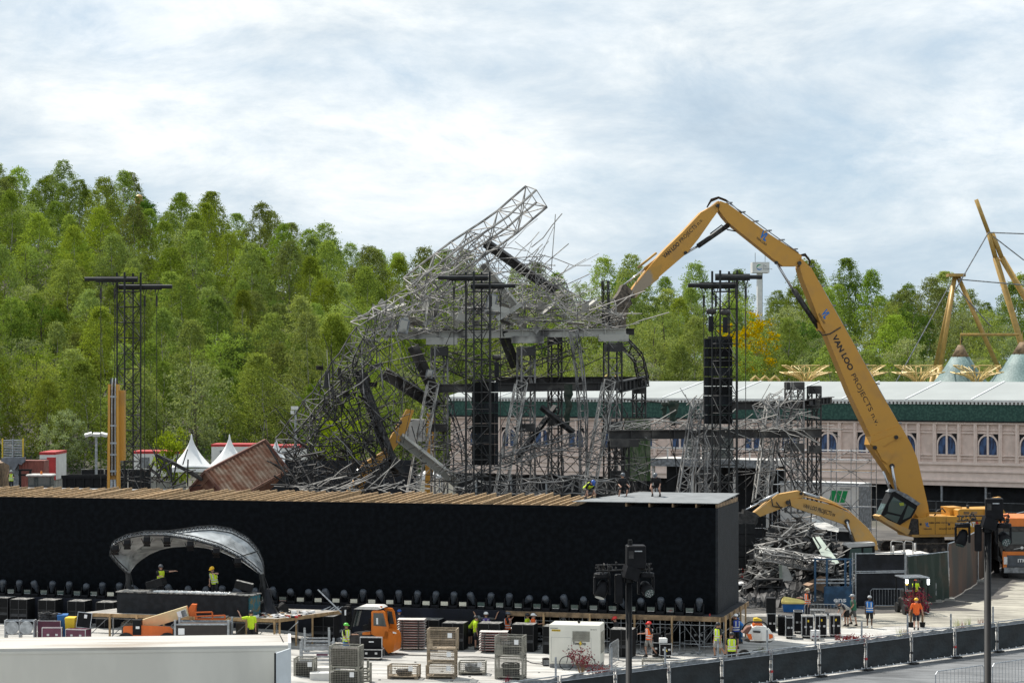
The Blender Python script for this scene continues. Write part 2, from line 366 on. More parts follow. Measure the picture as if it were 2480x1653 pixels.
def hill(x, y):
 if y < 292: return 0.0
 t = min((y - 292) / 140.0, 1.0); s = t * t * (3 - 2 * t) * 0.45 + t * 0.55
 v = interp(CREST, x / 432.0 * F + UC)
 top = H + (VH - v) / F * 432 - 11.5
 z = top * s
 if y > 440: z -= min((y - 440) * 0.05, 14)
 return max(z, 0.0)
xs = [-2500, -900, -400] + [-220 + 8 * i for i in range(56)] + [400, 900, 2500]
ys = [-60, 60, 130, 200, 285] + [290 + 8 * i for i in range(24)] + [500, 700, 1200, 5000]
g = MB(); nx = len(xs)
vs = [(x, y, hill(x, y) if -300 < x < 300 else hill(-300 if x < 0 else 300, y)) for y in ys for x in xs]
g.add(vs, [(j * nx + i, j * nx + i + 1, (j + 1) * nx + i + 1, (j + 1) * nx + i) for j in range(len(ys) - 1) for i in range(nx - 1)])
K['ground'] = mat('site_ground', (0.115, 0.105, 0.09), 0.95, col2=(0.05, 0.055, 0.032), scale=0.05, mix=(0.42, 0.58), bump=0.3, bscale=2)
struct('ground', g, K['ground'], smooth=True)
K['yard'] = bpy.data.materials.new('dusty_yard_floor')
def yard_material(m, bright, dull, dark):
 m.use_nodes = True; t = m.node_tree; b = t.nodes['Principled BSDF']; b.inputs['Roughness'].default_value = 0.9
 tc = N(t, 'ShaderNodeTexCoord'); mp = N(t, 'ShaderNodeMapping'); mp.inputs['Rotation'].default_value = (0, 0, R(15)); L(t, tc.outputs['Object'], mp.inputs[0])
 def nz(scale, stretch, det=8, rough=0.6):
  q = N(t, 'ShaderNodeMapping'); q.inputs['Scale'].default_value = stretch; L(t, mp.outputs[0], q.inputs[0])
  n = N(t, 'ShaderNodeTexNoise'); n.inputs['Scale'].default_value = scale; n.inputs['Detail'].default_value = det; n.inputs['Roughness'].default_value = rough
  L(t, q.outputs[0], n.inputs['Vector']); return n.outputs['Fac']
 base = ramp(t, nz(0.35, (1, 1, 1)), [(0.38, dull), (0.58, bright)])
 st = ramp(t, nz(0.9, (0.25, 1.6, 1), 10, 0.7), [(0.38, (0.1, 0.1, 0.1)), (0.55, (1, 1, 1))])
 m1 = N(t, 'ShaderNodeMixRGB', blend_type='MULTIPLY'); m1.inputs[0].default_value = 0.55; L(t, base, m1.inputs[1]); L(t, st, m1.inputs[2])
 sp = ramp(t, nz(3.5, (1, 1, 1), 3), [(0.69, (0, 0, 0)), (0.76, (1, 1, 1))])
 m2 = N(t, 'ShaderNodeMixRGB'); L(t, math_node(t, 'MULTIPLY', sp, 0.6), m2.inputs[0]); L(t, m1.outputs[0], m2.inputs[1]); m2.inputs[2].default_value = (*dark, 1)
 L(t, m2.outputs[0], b.inputs['Base Color'])
 bp = N(t, 'ShaderNodeBump'); bp.inputs['Strength'].default_value = 0.35; bp.inputs['Distance'].default_value = 0.05
 L(t, nz(5, (1, 1, 1)), bp.inputs['Height']); L(t, bp.outputs[0], b.inputs['Normal'])
yard_material(K['yard'], (0.52, 0.505, 0.47), (0.36, 0.345, 0.32), (0.10, 0.09, 0.08))
K['path'] = bpy.data.materials.new('grey_tarmac_path'); yard_material(K['path'], (0.19, 0.195, 0.20), (0.135, 0.14, 0.145), (0.07, 0.07, 0.07))
K['road'] = bpy.data.materials.new('dusty_track_mats'); yard_material(K['road'], (0.42, 0.39, 0.32), (0.26, 0.24, 0.20), (0.06, 0.055, 0.05))
K['soot'] = bpy.data.materials.new('sooty_ground'); yard_material(K['soot'], (0.11, 0.10, 0.09), (0.055, 0.05, 0.047), (0.02, 0.02, 0.02))
def rough_edge(pts, j, seed):
 rnd = random.Random(seed); r_ = []
 for i, p in enumerate(pts):
  q = pts[(i + 1) % len(pts)]; a, b = Vector((p[0], p[1])), Vector((q[0], q[1])); n = max(1, int((b - a).length / 0.9))
  for k in range(n): c = a.lerp(b, k / n); r_.append((c.x + rnd.gauss(0, j), c.y + rnd.gauss(0, j)))
 return r_
def sheet(name, pts, z, mt, nsub=1):
 m = MB(); m.add([(p[0], p[1], z) for p in pts], [tuple(range(len(pts)))]); return struct(name, m, mt)
FL0, FL1 = Vector((-3.9, 85.9, 0)), Vector((36.0, 121.6, 0))          # foot line of the mesh fence
FE = (FL1 - FL0).normalized(); FN = Vector((FE.y, -FE.x, 0))           # FN points to the path side
yf = MB(); poly = [(-70, 60), (FL0 - FE * 40)[:2], FL1[:2], (40, 128), (22, 124), (14.5, 121), (14, 122.5), (-60, 141)]
bm = bmesh.new(); bf = bm.faces.new([bm.verts.new((p[0], p[1], 0.008)) for p in poly])
for kx in range(-40, 0): bmesh.ops.bisect_plane(bm, geom=bm.verts[:] + bm.edges[:] + bm.faces[:], plane_co=(kx, 0, 0), plane_no=(1, 0, 0))
for ky in range(94, 126, 2): bmesh.ops.bisect_plane(bm, geom=bm.verts[:] + bm.edges[:] + bm.faces[:], plane_co=(0, ky, 0), plane_no=(0, 1, 0))
for v_ in bm.verts: v_.co.z += gz(v_.co.x, v_.co.y)
me = bpy.data.meshes.new('yard_floor'); bm.to_mesh(me); bm.free(); me.materials.append(K['yard']); yo = bpy.data.objects.new('yard_floor', me); COL.objects.link(yo); yo['kind'] = 'structure'
sheet('path', [(FL0 - FE * 40)[:2], (-10, 40), (90, 40), (90, 160), (FL1 + FE * 30)[:2]], 0.012, K['path'])
sheet('road', rough_edge([(14.5, 121.2), (22, 122), (30, 123), (60, 132), (60, 150), (34, 152), (30, 139), (25, 131), (15, 128)], 0.45, 1), 0.016, K['road'])
sheet('scorched_ground', rough_edge([(-45, 128), (14, 126.5), (25, 130.5), (31, 139), (38, 160), (52, 195), (-60, 215)], 0.7, 2), 0.020, K['soot'])
K['leaf_birch'] = leaf_mat('birch_leaf', (0.205, 0.262, 0.062), 0.85, 0.016, 0.26)
K['leaf_dark'] = leaf_mat('dark_leaf', (0.085, 0.14, 0.035), 0.45, 0.02, 0.28)
K['leaf_willow'] = leaf_mat('willow_leaf', (0.235, 0.275, 0.135), 0.4, 0.02, 0.30)
K['leaf_yellow'] = leaf_mat('yellow_leaf', (0.40, 0.29, 0.02), 0.2, 0.01, 0.35)
K['leaf_lime'] = leaf_mat('lime_leaf', (0.20, 0.26, 0.02), 0.2, 0.01, 0.4)
K['bark_birch'] = mat('birch_bark', (0.33, 0.31, 0.27), 0.9, col2=(0.06, 0.055, 0.05), scale=2.5, stretch=(1, 1, 0.6), mix=(0.5, 0.62))
K['bark'] = mat('brown_bark', (0.10, 0.08, 0.06), 0.95, var=0.35, scale=3)
def leaf(m, p, sz, rnd, flat=0.0):
 a = Vector((rnd.gauss(0, 1), rnd.gauss(0, 1), rnd.gauss(0, 1) * (1 - flat))).normalized()
 b = a.cross(Vector((rnd.gauss(0, 1), rnd.gauss(0, 1), rnd.gauss(0, 1)))).normalized()
 a *= sz * rnd.uniform(0.7, 1.3) * 0.5; b *= sz * rnd.uniform(0.45, 0.8) * 0.5
 m.v += [p - a, p + b, p + a, p - b]; n = len(m.v); m.f.append((n - 4, n - 3, n - 2, n - 1))
def trunk_mesh(h, r, seed, bark, lean=0.3, limbs=7, low=0.35):
 rnd = random.Random(seed); m = MB(); pts = []; x = y = 0
 for i in range(7):
  t = i / 6; pts.append((x, y, h * 0.92 * t)); x += rnd.uniform(-lean, lean); y += rnd.uniform(-lean, lean)
 m.tube(pts, [r * (1 - 0.85 * i / 6) for i in range(7)], 6)
 for i in range(limbs):
  t = rnd.uniform(low, 0.85); k = int(t * 6); p = Vector(pts[k]); a = rnd.uniform(0, 6.28); l = h * 0.2 * (1.2 - t)
  q = p + Vector((math.cos(a) * l * 0.6, math.sin(a) * l * 0.6, l * 0.7)); e = q + Vector((math.cos(a) * l * 0.6, math.sin(a) * l * 0.6, l * 0.15))
  m.tube([p, q, e], [r * 0.35 * (1 - t * 0.6), r * 0.2, r * 0.06], 4)
 me = m.mesh('trunk', bark, smooth=True); return me
def crown_birch(h, rad, seed, mt, base=0.16, n=360, leaves=26, droop=1.5, sz=0.25):
 rnd = random.Random(seed); m = MB()
 for i in range(n):
  t = rnd.random(); z = h * (base + (1 - base) * t)
  prof = (min(1.0, (1 - t) * 1.55 + 0.03) ** 0.72) * (0.55 + 0.45 * min(1, t * 4 + 0.3))
  a = rnd.uniform(0, 6.283); lob = 1 + 0.16 * math.sin(3 * a + seed) * math.sin(t * 9 + seed * 2.1) + 0.15 * math.sin(7 * a + t * 15 + seed)
  rr = rad * prof * lob * (rnd.random() ** 0.38)
  c = Vector((math.cos(a) * rr, math.sin(a) * rr, z)); dl = droop * rnd.uniform(0.6, 1.3) * (0.45 + 0.55 * (1 - t)); w = rnd.uniform(0.22, 0.5)
  out = Vector((math.cos(a), math.sin(a), 0)) * 0.35
  for k in range(leaves):
   s = rnd.random()
   leaf(m, c + out * math.sin(s * 2) + Vector((rnd.gauss(0, w) * (1 - s * 0.45), rnd.gauss(0, w) * (1 - s * 0.45), 0.35 - s * dl)), sz, rnd)
 for k in range(26):                    # feathery leader
  q = rnd.random(); leaf(m, Vector((rnd.gauss(0, 0.05 + 0.25 * q), rnd.gauss(0, 0.05 + 0.25 * q), h * 1.04 - q * 2.2)), sz * 0.7, rnd)
 return m.mesh('crown', mt)
def crown_round(h, rad, seed, mt, base=0.22, n=150, leaves=38, cl=0.75, sz=0.26, top=0.8):
 rnd = random.Random(seed); m = MB(); cz = h * (base + (1 - base) * 0.5); hz = h * (1 - base) * 0.5
 lobes = [(rnd.uniform(0, 6.28), rnd.uniform(-0.6, 0.8)) for _ in range(7)]
 for i in range(n):
  d = Vector((rnd.gauss(0, 1), rnd.gauss(0, 1), rnd.gauss(0, 1))).normalized()
  k = 0.78 + 0.3 * max(max(0, d.dot(Vector((math.cos(a) * 0.8, math.sin(a) * 0.8, zz)).normalized())) ** 4 for a, zz in lobes)
  f = rnd.random() ** 0.28 * k
  c = Vector((d.x * rad * f, d.y * rad * f, cz + d.z * hz * f)); w = cl * rnd.uniform(0.5, 1.0)
  for q in range(leaves):
   e = Vector((rnd.gauss(0, 1), rnd.gauss(0, 1), rnd.gauss(0, 0.7)))
   leaf(m, c + e * w * 0.55, sz, rnd)
 return m.mesh('crown', mt)
def tree_proto(crown, trunk): return (crown, trunk)
PROTO = {
 'birch': [tree_proto(crown_birch(14.5, 4.1, s, K['leaf_birch']), trunk_mesh(14, 0.16, s, K['bark_birch'])) for s in (1, 2, 3, 4)],
 'slim': [tree_proto(crown_birch(16, 3.4, s, K['leaf_birch'], 0.18, 290, 26, 1.7), trunk_mesh(15.5, 0.15, s, K['bark_birch'])) for s in (11, 12)],
 'dark': [tree_proto(crown_round(13.5, 4.0, s, K['leaf_dark']), trunk_mesh(13, 0.22, s, K['bark'])) for s in (21, 22)],
 'green': [tree_proto(crown_round(13.5, 4.2, s, K['leaf_birch'], 0.2, 130, 36, 0.9), trunk_mesh(13, 0.22, s, K['bark'])) for s in (31, 32)],
 'willow': [tree_proto(crown_round(12.5, 4.4, s, K['leaf_willow'], 0.12, 140, 38, 0.8, 0.27), trunk_mesh(12, 0.2, s, K['bark'])) for s in (41,)],
 'yellow': [tree_proto(crown_round(12, 3.4, 51, K['leaf_yellow'], 0.2, 90, 34, 0.8), trunk_mesh(12, 0.2, 51, K['bark']))],
}
TLAB = {'birch': ('birch_tree', 'light green birch with drooping twigs on the wooded slope', 'birches of the wooded slope'),
  'slim': ('birch_tree', 'slim tall birch with a pale stem among the trees of the slope', 'slim birches of the wooded slope'),
  'dark': ('broadleaf_tree', 'dark green round broadleaf tree standing among paler birches', 'dark broadleaf trees'),
  'green': ('broadleaf_tree', 'mid green wide broadleaf tree in the wood behind the site', 'green broadleaf trees'),
  'willow': ('willow_tree', 'pale grey green willow tree in the wood behind the site', 'pale willows'),
  'yellow': ('broadleaf_tree', 'yellow leaved tree standing behind the long hall', None)}
LMK = [(150, 'above the tube rack'), (290, 'above the black skip'), (420, 'behind the far truss tower'), (520, 'above the first pagoda tents'), (650, 'above the rusty container'), (760, 'above the camera mast'), (900, 'behind the charred fallen side'), (1050, 'behind the collapsed roof slope'), (1250, 'behind the toppled tower'), (1420, 'behind the bleached beam'), (1560, 'behind the grapple'), (1700, 'between grapple and speaker tower'), (1830, 'below the sign tower'), (1960, 'beside the elbow of the high boom'), (2080, 'behind the high boom'), (2220, 'beyond the flower canopies'), (2340, 'behind the golden A-frame'), (99999, 'behind the golden masts')]
TKIND = {'birch': 'light green birch', 'slim': 'slim tall birch', 'dark': 'dark green broadleaf tree', 'green': 'mid green broadleaf tree', 'willow': 'pale grey green willow', 'yellow': 'yellow tree'}
def plant_tree(kind, x, y, z, sc, rz, rnd, label=None, group=None, sz=1.0):
 nm, lab, grp = TLAB[kind]; cr, tr = rnd.choice(PROTO[kind]); uu = x / y * F + UC
 lm = next(b for a, b in LMK if uu < a); rw_ = 'in the front row' if y < 325 else 'on the lower slope' if y < 365 else 'on the upper slope' if y < 410 else 'on the crest'
 lab = '%s %s %s' % (TKIND[kind], rw_, lm); grp = '%s, %s %s' % (grp, rw_, lm)
 o = thing(nm, label or lab, 'tree', (x, y, z), rz, group if label else grp); o.scale = (sc, sc, sc * sz)
 for n2, me in (('trunk', tr), ('crown', cr)):
  c = bpy.data.objects.new(n2, me); COL.objects.link(c); c.parent = o
 return o
rt = random.Random(5); NT = 0
def wood(u0, u1, y0, y1, sp, weights):
 global NT
 y = y0; row = 0
 while y < y1:
  xa, xb = (u0 - UC) / F * y, (u1 - UC) / F * y; x = xa + (row % 2) * sp * 0.5
  while x < xb:
   px, py = x + rt.uniform(-0.33, 0.33) * sp, y + rt.uniform(-0.33, 0.33) * sp
   r = rt.random(); acc = 0
   for kd, w in weights:
    acc += w
    if r < acc: break
   if py > 398 and kd not in ('birch', 'slim') and rt.random() < 0.75: kd = 'birch'
   plant_tree(kd, px, py, hill(px, py) - 0.2, rt.uniform(0.82, 1.18), rt.uniform(0, 6.28), rt, sz=rt.uniform(0.9, 1.12)); NT += 1
   x += sp
  y += sp * (0.95 if y < 380 else 1.05); row += 1
wood(-70, 1130, 299, 446, 8.0, [('birch', 0.60), ('slim', 0.17), ('green', 0.10), ('dark', 0.06), ('willow', 0.07)])
wood(1130, 2560, 318, 446, 10.0, [('birch', 0.34), ('green', 0.26), ('willow', 0.22), ('dark', 0.14), ('slim', 0.04)])
for (u, v, Y, kd, sc, lab) in [
 (2075, 905, 425, 'dark', 1.2, 'large dark tree rising above the canopy behind the high boom'),
 (1945, 905, 372, 'dark', 1.0, 'dark tree beside the folded hydraulic cylinder of the high boom'),
 (1812, 905, 352, 'yellow', 1.55, 'yellow leaved tree behind the hall beside the loudspeaker tower'),
 (1590, 905, 392, 'dark', 1.05, 'dark tree behind the grapple of the high boom'),
 (1640, 905, 405, 'willow', 1.1, 'pale willow beside the grapple of the high boom')]:
 p = at(u, v, Y); plant_tree(kd, p.x, Y, hill(p.x, Y) - 0.2, sc, 1.0, rt, label=lab)
p = at(60, 1150, 296); plant_tree('willow', p.x + 6, 293, 0, 0.78, 0.4, rt, label='pale bushy willow at the foot of the slope beside the lamp mast')
m = crown_round(4.6, 2.1, 77, K['leaf_lime'], 0.1, 60, 34, 0.6, 0.26)
o = thing('shrub', 'bright lime green shrub beside the white pagoda tents', 'shrub', (at(421, 1090, 250).x, 250, 0)); o.scale = (1.05, 1.05, 1.7)
c = bpy.data.objects.new('crown', m); COL.objects.link(c); c.parent = o
c = bpy.data.objects.new('trunk', trunk_mesh(4, 0.08, 9, K['bark'])); COL.objects.link(c); c.parent = o
m2 = crown_round(8.5, 3.4, 78, K['leaf_lime'], 0.15, 90, 34, 0.7, 0.27)
o = thing('broadleaf_tree', 'lime green tree seen through the charred wreckage', 'tree', (at(812, 1090, 232).x, 232, 0)); o.scale = (1.0, 1.0, 1.25)
c = bpy.data.objects.new('crown', m2); COL.objects.link(c); c.parent = o
c = bpy.data.objects.new('trunk', trunk_mesh(8, 0.12, 10, K['bark'])); COL.objects.link(c); c.parent = o
ug = MB(); ru = random.Random(3)
for i in range(2600):
 y = ru.uniform(296, 330); x = ru.uniform(-0.245, 0.02) * y; z = hill(x, y)
 for k in range(4): leaf(ug, Vector((x + ru.gauss(0, 0.5), y + ru.gauss(0, 0.4), z + abs(ru.gauss(0, 0.8)))), 0.45, ru)
tag(ug.build('undergrowth', K['leaf_dark']), 'low green undergrowth along the foot of the wood', 'undergrowth', None, 'stuff')
def upos(s0, u): return None
BA = Vector((at(1090, 905, 238).x, 238, 0)); BB = Vector((at(2480, 905, 206).x, 206, 0)); BD = (BB - BA).normalized(); BL = 70.0
BR = math.atan2(BD.y, BD.x)
K['stone'] = mat('pink_stone_print', (0.80, 0.645, 0.565), 0.8, var=0.06, scale=1.5)
K['stone_dark'] = mat('recessed_stone_print', (0.70, 0.55, 0.475), 0.8, var=0.08, scale=1.5)
K['frieze'] = mat('green_leaf_frieze', (0.012, 0.055, 0.042), 0.7, col2=(0.035, 0.10, 0.075), scale=4.5, mix=(0.45, 0.6))
K['hallroof'] = mat('pale_grey_roof_sheet', (0.31, 0.33, 0.32), 0.6, var=0.05, scale=0.25)
K['pane'] = mat('blue_draped_pane', (0.05, 0.10, 0.22), 0.35, col2=(0.015, 0.022, 0.055), scale=1.6, stretch=(2.2, 1, 0.7), mix=(0.42, 0.58))
K['void'] = mat('void_shade_and_cloth', (0.012, 0.013, 0.015), 0.95, var=0.3)  # near-black for shade in open voids; also the real fence cloth
hall = thing('long_hall', 'long hall with pink stone arches, green frieze and pale grey roof', 'building', BA, BR)
m = MB(); m.bb(0, BL, 0.12, 16, 3.35, 11.2); m.build('wall', K['stone_dark'], hall)
m = MB(); m.bb(0, BL, 1.2, 15.5, 0, 3.35); m.build('base_void_shade', K['void'], hall)  # dark block set back, painted as the shade of the open base
m = MB(); m.bb(-0.3, BL, -0.18, 0.12, 9.42, 11.0); fz = m.build('frieze', K['frieze'], hall)
m = MB(); m.bb(-0.35, BL, -0.30, 0.12, 9.33, 9.46); m.build('frieze_edge', K['void'], hall)
m = MB()
for i in range(int(BL / 0.38)): m.bb(i * 0.38, i * 0.38 + 0.2, -0.32, -0.18, 11.0, 11.22)
m.build('dentil_course', K['white'], hall, kind='stuff')
m = MB(); m.bb(-0.4, BL, -0.35, -0.05, 11.22, 11.42); m.build('gutter', K['white'], hall)
rf = MB(); rf.add([(-0.4, -0.3, 11.42), (BL, -0.3, 11.42), (BL, 9.5, 13.08), (-0.4, 9.5, 13.08), (-0.4, 17, 11.4), (BL, 17, 11.4), (-0.4, -0.3, 11.2), (BL, -0.3, 11.2), (-0.4, 17, 11.2), (BL, 17, 11.2)],
                   [(0, 1, 2, 3), (3, 2, 5, 4), (6, 8, 9, 7), (0, 3, 4, 8, 6), (1, 7, 9, 5, 2)])
rfo = rf.build('roof', K['hallroof'], hall)
k0 = onplane(2354, 970, BA, BD)[0] % 6.45; m0 = None
while k0 < BL:
 m = MB(); m.bar((k0, -0.3, 11.47), (k0, 9.5, 13.13), 0.12, 0.06); m.build('roof_seam', K['inkwhite'], rfo); k0 += 6.45
for (z0, z1, y0) in ((9.14, 9.33, -0.16), (8.28, 8.40, 0.0), (8.56, 8.64, 0.0), (6.18, 6.30, -0.04), (5.90, 5.99, -0.02), (5.33, 5.58, -0.14), (4.66, 4.80, -0.10), (3.80, 3.95, -0.10)):
 m = MB(); m.bb(0, BL, y0, 0.13, z0, z1); m.build('string_course', K['stone'], hall)
m = MB(); m.bb(0, BL, 0.04, 0.125, 3.352, 5.33); m.build('plinth_panel', K['stone'], hall)
wA = onplane(2392.5, 905, BA, BD)[0]; wB = onplane(2005.6, 905, BA, BD)[0]; PITCH = (wA - wB) / 4
winm = None
pil = MB(); pil.bb(-0.17, 0.17, -0.10, 0.13, 5.58, 9.14).bb(-0.06, 0.06, -0.16, -0.10, 5.58, 9.14); pil_me = pil.mesh('pilaster', K['stone'])
def arch_poly(x0, x1, z0, zs, zt, left):       # half of a pointed arch
 pts = [(x0, z0), (x1, z0)]
 n = 6
 if left:
  pts += [(x1, zt)]; pts += [(x1 + (x0 - x1) * math.sin(i / n * math.pi / 2), zs + (zt - zs) * math.cos(i / n * math.pi / 2) ** 0.9) for i in range(1, n + 1)]
 else:
  pts += [(x0 + (x1 - x0) * math.sin(i / n * math.pi / 2), zs + (zt - zs) * math.cos(i / n * math.pi / 2) ** 0.9) for i in range(n, -1, -1)]
 return pts
pane_l = MB().prism(arch_poly(-0.84, -0.10, 6.32, 7.2, 8.02, True), lambda a, b, t: Vector((a, t, b)), 0.06, 0.125).mesh('pane', K['pane'])
pane_r = MB().prism(arch_poly(0.10, 0.84, 6.32, 7.2, 8.02, False), lambda a, b, t: Vector((a, t, b)), 0.06, 0.125).mesh('pane', K['pane'])
fr = MB(); arc = [(-0.92, 7.2)] + [(-0.92 + 0.92 * (1 - math.cos(i / 8 * math.pi / 2)), 7.2 + 0.95 * math.sin(i / 8 * math.pi / 2)) for i in range(1, 9)]
arc += [(-x, z) for x, z in arc[-2::-1]]
for (a, b), (c_, d_) in zip(arc, arc[1:]): fr.bar((a, 0.02, b), (c_, 0.02, d_), 0.14, 0.14)
fr.bb(-0.09, 0.09, -0.06, 0.125, 6.30, 9.14).bb(-0.99, -0.87, -0.03, 0.12, 6.3, 7.25).bb(0.87, 0.99, -0.03, 0.12, 6.3, 7.25)
fr_me = fr.mesh('window_frame', K['stone'])
sp_l = MB().add([(-0.99, 0.1, 8.24), (-0.42, 0.1, 8.24), (-0.99, 0.1, 7.55)], [(0, 2, 1)]).mesh('spandrel', K['void']); sp_r = MB().add([(0.99, 0.1, 8.24), (0.42, 0.1, 8.24), (0.99, 0.1, 7.55)], [(0, 1, 2)]).mesh('spandrel', K['void'])
def child(name, me, parent, loc=(0, 0, 0)):
 o = bpy.data.objects.new(name, me); COL.objects.link(o); o.parent = parent; o.location = loc; return o
x = wA - PITCH * int(wA / PITCH)
while x < BL:
 w = child('window', fr_me, hall, (x, 0, 0)); child('pane', pane_l, w); child('pane', pane_r, w); child('spandrel', sp_l, w); child('spandrel', sp_r, w)
 child('pilaster', pil_me, hall, (x - 1.2, 0, 0)); child('pilaster', pil_me, hall, (x + 1.2, 0, 0)); x += PITCH
post_me = MB().bb(-0.09, 0.09, 0.4, 0.6, 0, 3.35).mesh('post', K['galv'])
x = 3.0
while x < BL: child('post', post_me, hall, (x, 0, 0)); x += 4.3
def local_mesh_fence(name, label, P, rz, length, h, n, group):
 o = thing(name, label, 'fence', P, rz, group); k = length / n
 for i in range(n):
  m = MB()
  m.tube([(i * k + 0.06, 0, 0), (i * k + 0.06, 0, h), ((i + 1) * k - 0.06, 0, h), ((i + 1) * k - 0.06, 0, 0)], 0.025, 4).tube([(i * k + 0.06, 0, 0.15), ((i + 1) * k - 0.06, 0, 0.15)], 0.02, 4)
  m.tube([(i * k + 0.06, 0, h * 0.6), ((i + 1) * k - 0.06, 0, h * 0.6)], 0.015, 4)
  pn = m.build('fence_panel', K['galvd'], o)
  m = MB(); m.bb(i * k + 0.08, (i + 1) * k - 0.08, 0.02, 0.035, 0.16, h - 0.05); m.build('screen_cloth', K['void'], pn)
 return o
p = BA + BD * 46; local_mesh_fence('mesh_fence', 'dark screened fence panels along the base of the long hall', p + Vector((-BD.y, BD.x, 0)) * -2.2, BR, 21, 2.0, 7, None)
def pole(name, pts, r, mt, parent, world=True): return MB().tube(pts, r, 10).build(name, mt, parent, world=world, smooth=True)
YT = 262
o = thing('golden_a_frame', 'golden A-shaped pole frame standing behind the hall roof', 'pole frame', (at(2315, 905, YT).x, YT, 0))
ap = at(2315, 668, YT)
for (u, v, dy) in ((2262, 905, 2.0), (2424, 905, -2.0), (2275, 905, -3.0)):
 e = at(u, v, YT + dy); f = ap + (e - ap) * ((ap.z) / (ap.z - e.z)); mid = ap + (f - ap) * 0.42
 q = pole('leg', [ap + Vector(((f.x - ap.x) * 0.02, 0, 0)), mid], 0.27, K['gold'], o); pole('sleeve', [mid, f], 0.48, K['gold'], q, False) if False else pole('leg', [mid, f], 0.36, K['gold'], o)
MB().bb(ap.x - 1.0, ap.x + 1.0, YT - 0.8, YT + 0.8, ap.z - 0.1, ap.z + 0.25).build('apex_plate', K['gold'], o, world=True)
o = thing('golden_mast', 'tall pair of golden masts leaning together behind the hall roof', 'mast', (at(2480, 905, YT).x, YT, 0))
a = at(2364, 483, YT); b = at(2394, 563, YT); c = at(2411, 624, YT)
pole('mast', [a, b], 0.24, K['gold'], o); pole('mast', [b, c], 0.28, K['gold'], o)
e = at(2495, 905, YT); pole('mast', [c, e, e + (e - c) * 0.8], 0.36, K['gold'], o)
c2 = at(2426, 624, YT); pole('mast', [b + Vector((0.4, 0, 0)), c2], 0.28, K['gold'], o); e2 = at(2530, 800, YT); pole('mast', [c2, e2, e2 + (e2 - c2)], 0.36, K['gold'], o)
MB().tube([at(2326, 810, YT - 4), at(2468, 810, YT - 4)], 0.16, 8).build('cross_pole', K['gold'], o, world=True)
for (p1, p2) in (((2394, 563), (2480, 566)), ((2394, 563), (2312, 705)), ((2320, 676), (2480, 690)), ((2300, 690), (2170, 925)), ((2320, 700), (2400, 790)), ((2405, 572), (2480, 630))):
 MB().tube([at(*p1, YT - 1), at(*p2, YT - 1)], 0.07, 4).build('stay_wire', K['galvd'], o, world=True)
K['tealtent'] = mat('teal_scaled_fabric', (0.10, 0.17, 0.165), 0.6, col2=(0.17, 0.25, 0.24), scale=5, mix=(0.44, 0.58))
def cone_tent(u, v, Y, rb, label, px_per=None):
 pk = at(u, v, Y); o = thing('cone_tent', label, 'tent', (pk.x, Y, 0), 0, 'teal cone tents'); hh = pk.z
 prof = [(rb, 0), (rb, hh * 0.45), (rb * 0.62, hh * 0.60), (rb * 0.34, hh * 0.74), (rb * 0.2, hh * 0.84), (rb * 0.11, hh * 0.92)]
 MB().lathe(prof, 20).build('canopy_cloth', K['tealtent'], o, smooth=True); MB().lathe([(rb * 0.12, hh * 0.91), (rb * 0.03, hh)], 12).build('cap', K['timber_dark'], o, smooth=True)
 MB().lathe([(0.06, hh), (0.03, hh + 1.2)], 6).build('finial', K['gold'], o)
cone_tent(2326, 835, YT - 6, 9.5, 'teal scale-patterned cone tent under the golden A-frame'); cone_tent(2476, 828, YT - 6, 11, 'larger teal cone tent at the foot of the golden masts')
def flower_basket(u, Y, label, wpx=133):
 c = at(u, 884, Y); o = thing('flower_canopy', label, 'canopy', (c.x, Y, 0), 0, 'golden flower canopies'); s = Y / F; R0 = wpx / 2 * s; zt = c.z
 MB().lathe([(0.16, 0), (0.12, zt - 2.4)], 8).build('stem', K['goldpale'], o)
 for k in range(8):
  a = 2 * math.pi * (k + 0.25) / 8; ca, sa = math.cos(a), math.sin(a); lo = k % 2; q = 1.0 if lo else 0.88; zd = -0.75 if lo else 0.0
  def P(r, w, z): return Vector((ca * r * R0 * q - sa * w * R0, sa * r * R0 * q + ca * w * R0, zt + z + zd * min(1, r * 1.2)))
  loop = [P(0.05, 0, -2.45), P(0.16, -0.06, -1.55), P(0.38, -0.24, -0.85), P(0.70, -0.36, -0.30), P(0.93, -0.24, -0.02), P(1.0, 0, -0.05), P(0.93, 0.24, -0.02), P(0.70, 0.36, -0.30), P(0.38, 0.24, -0.85), P(0.16, 0.06, -1.55), P(0.05, 0, -2.45)]
  pt = MB().tube(loop, 0.065, 5).build('petal_rim', K['goldpale'], o)
  m = MB(); m.tube([P(0.05, 0, -2.4), P(0.4, 0, -0.75), P(0.98, 0, -0.06)], 0.03, 4)
  for sg in (-1, 1): m.tube([P(0.25, 0, -1.2), P(0.5, 0.10 * sg, -0.5), P(0.85, 0.2 * sg, -0.1)], 0.028, 4)
  m.build('petal_vein', K['goldpale'], pt)
for (u, lab) in ((1951, 'golden flower canopy behind the burnt truss stubs on the hall roof line'), (2087, 'golden flower canopy half hidden by the high boom'), (2224, 'golden flower canopy beside the golden A-frame leg'), (2366, 'golden flower canopy in front of the teal cone tents')):
 flower_basket(u, 252, lab)
